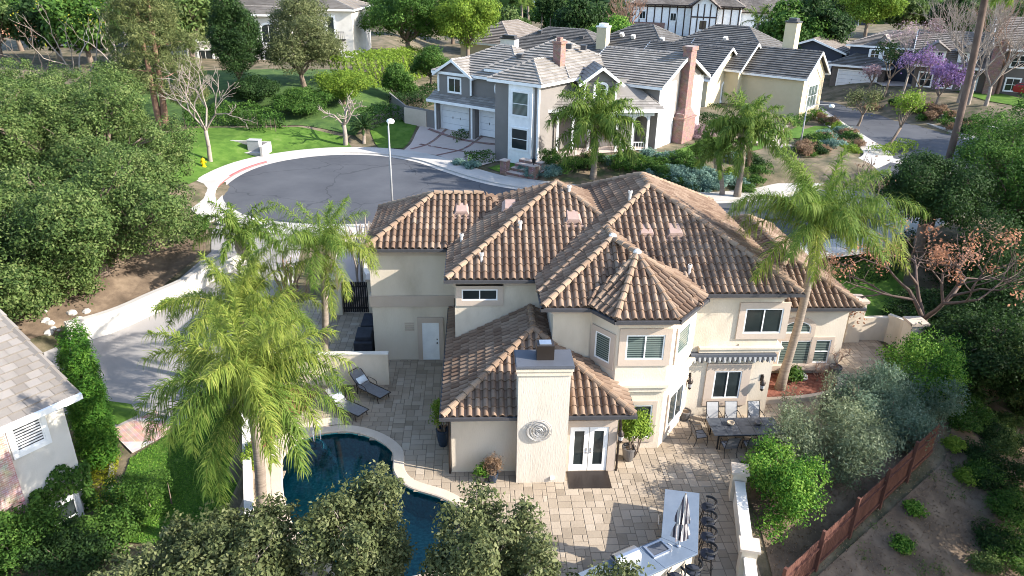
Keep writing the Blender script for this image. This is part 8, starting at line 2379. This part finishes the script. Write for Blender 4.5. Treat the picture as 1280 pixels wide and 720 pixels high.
# grass blades on the lawns that are close enough to show them
def grass(name, poly, dens, seed, h=.07):
    rg = np.random.default_rng(seed); x0, x1 = min(p[0] for p in poly), max(p[0] for p in poly); y0, y1 = min(p[1] for p in poly), max(p[1] for p in poly)
    N = int((x1 - x0) * (y1 - y0) * dens); X = rg.uniform(x0, x1, N); Y = rg.uniform(y0, y1, N)
    P = np.array([(x, y, zt(x, y) + .09) for x, y in zip(X, Y) if point_in(poly, x, y)])
    o = link(name, np_mesh(name, leaf_quads(P, np.tile([.3, -.3, .6], (len(P), 1)), .09, .35, .6, rg), quads_of(len(P)), np.clip(rg.normal(.45, .2, len(P)), 0, 1), M['l_bright']), []); o['kind'] = 'stuff'; o['label'] = 'short grass on the lawn beside the shingled house'
grass('grass', LWN, 420, 3)
# ---- parked cars far at the top left and at the right edge ---------------------------------
def car(loc, rz, paint, label, group=None):
    t = thing('parked_car', label, 'car', loc, rz, group)
    prof = [(-2.2, .35), (-2.25, .75), (-2.1, .95), (-1.55, 1.0), (-1.0, 1.45), (.55, 1.45), (1.15, 1.02), (2.05, .88), (2.25, .65), (2.2, .35)]
    mb = MB(); w = .88
    n = len(prof)
    for i in range(n):
        (x0, z0), (x1, z1) = prof[i], prof[(i + 1) % n]
        t0, t1 = (.16 if z0 > 1.1 else 0), (.16 if z1 > 1.1 else 0)
        mb.face([(x0, -w + t0, z0), (x0, w - t0, z0), (x1, w - t1, z1), (x1, -w + t1, z1)])
    for sg in (-1, 1): mb.face([(x, sg * (w - (.16 if z > 1.1 else 0)), z) for x, z in prof])
    lbuild(mb, 'body', paint, t)
    mb = MB()
    for sg in (-1, 1): mb.face([(-1.4, sg * (w - .03), 1.05), (-.95, sg * (w - .13), 1.39), (.5, sg * (w - .13), 1.39), (1.0, sg * (w - .03), 1.05)])
    mb.face([(.62, -.66, 1.42), (.62, .66, 1.42), (1.16, .78, 1.05), (1.16, -.78, 1.05)]); mb.face([(-1.06, -.66, 1.42), (-1.06, .66, 1.42), (-1.56, .78, 1.03), (-1.56, -.78, 1.03)])
    lbuild(mb, 'windows', M['glass'], t)
    for x in (-1.4, 1.4):
        for sg in (-1, 1):
            mb = MB(); mb.tube([(x, sg * (w - .18), .33), (x, sg * (w + .02), .33)], .33, 14); wh = lbuild(mb, 'wheel', M['iron'], t)
            mb = MB(); mb.tube([(x, sg * (w + .021), .33), (x, sg * (w + .03), .33)], .19, 10); lbuild(mb, 'rim', M['steel'], wh)
    return t
M['cred'] = flat_mat('red_car_paint', (.35, .03, .03), .25)
for px, py, Y, rz, m_, l in ((8, 30, 160, .1, 'white', 'white parked car at the far left of the distant street'), (32, 26, 162, .1, 'white', 'second white parked car on the distant street'), (140, 62, 126, .4, 'slate', 'dark car parked before the white villa'), (60, 30, 158, .1, 'sling', 'grey parked car on the distant street')):
    p = W(px, py, Y); car(gz(p.x, Y, .3), rz, M[m_], l)
p = G(1270, 118); car(p + Vector((0, 0, .05)), 2.2, M['cred'], 'red car parked at the right edge beyond the street')
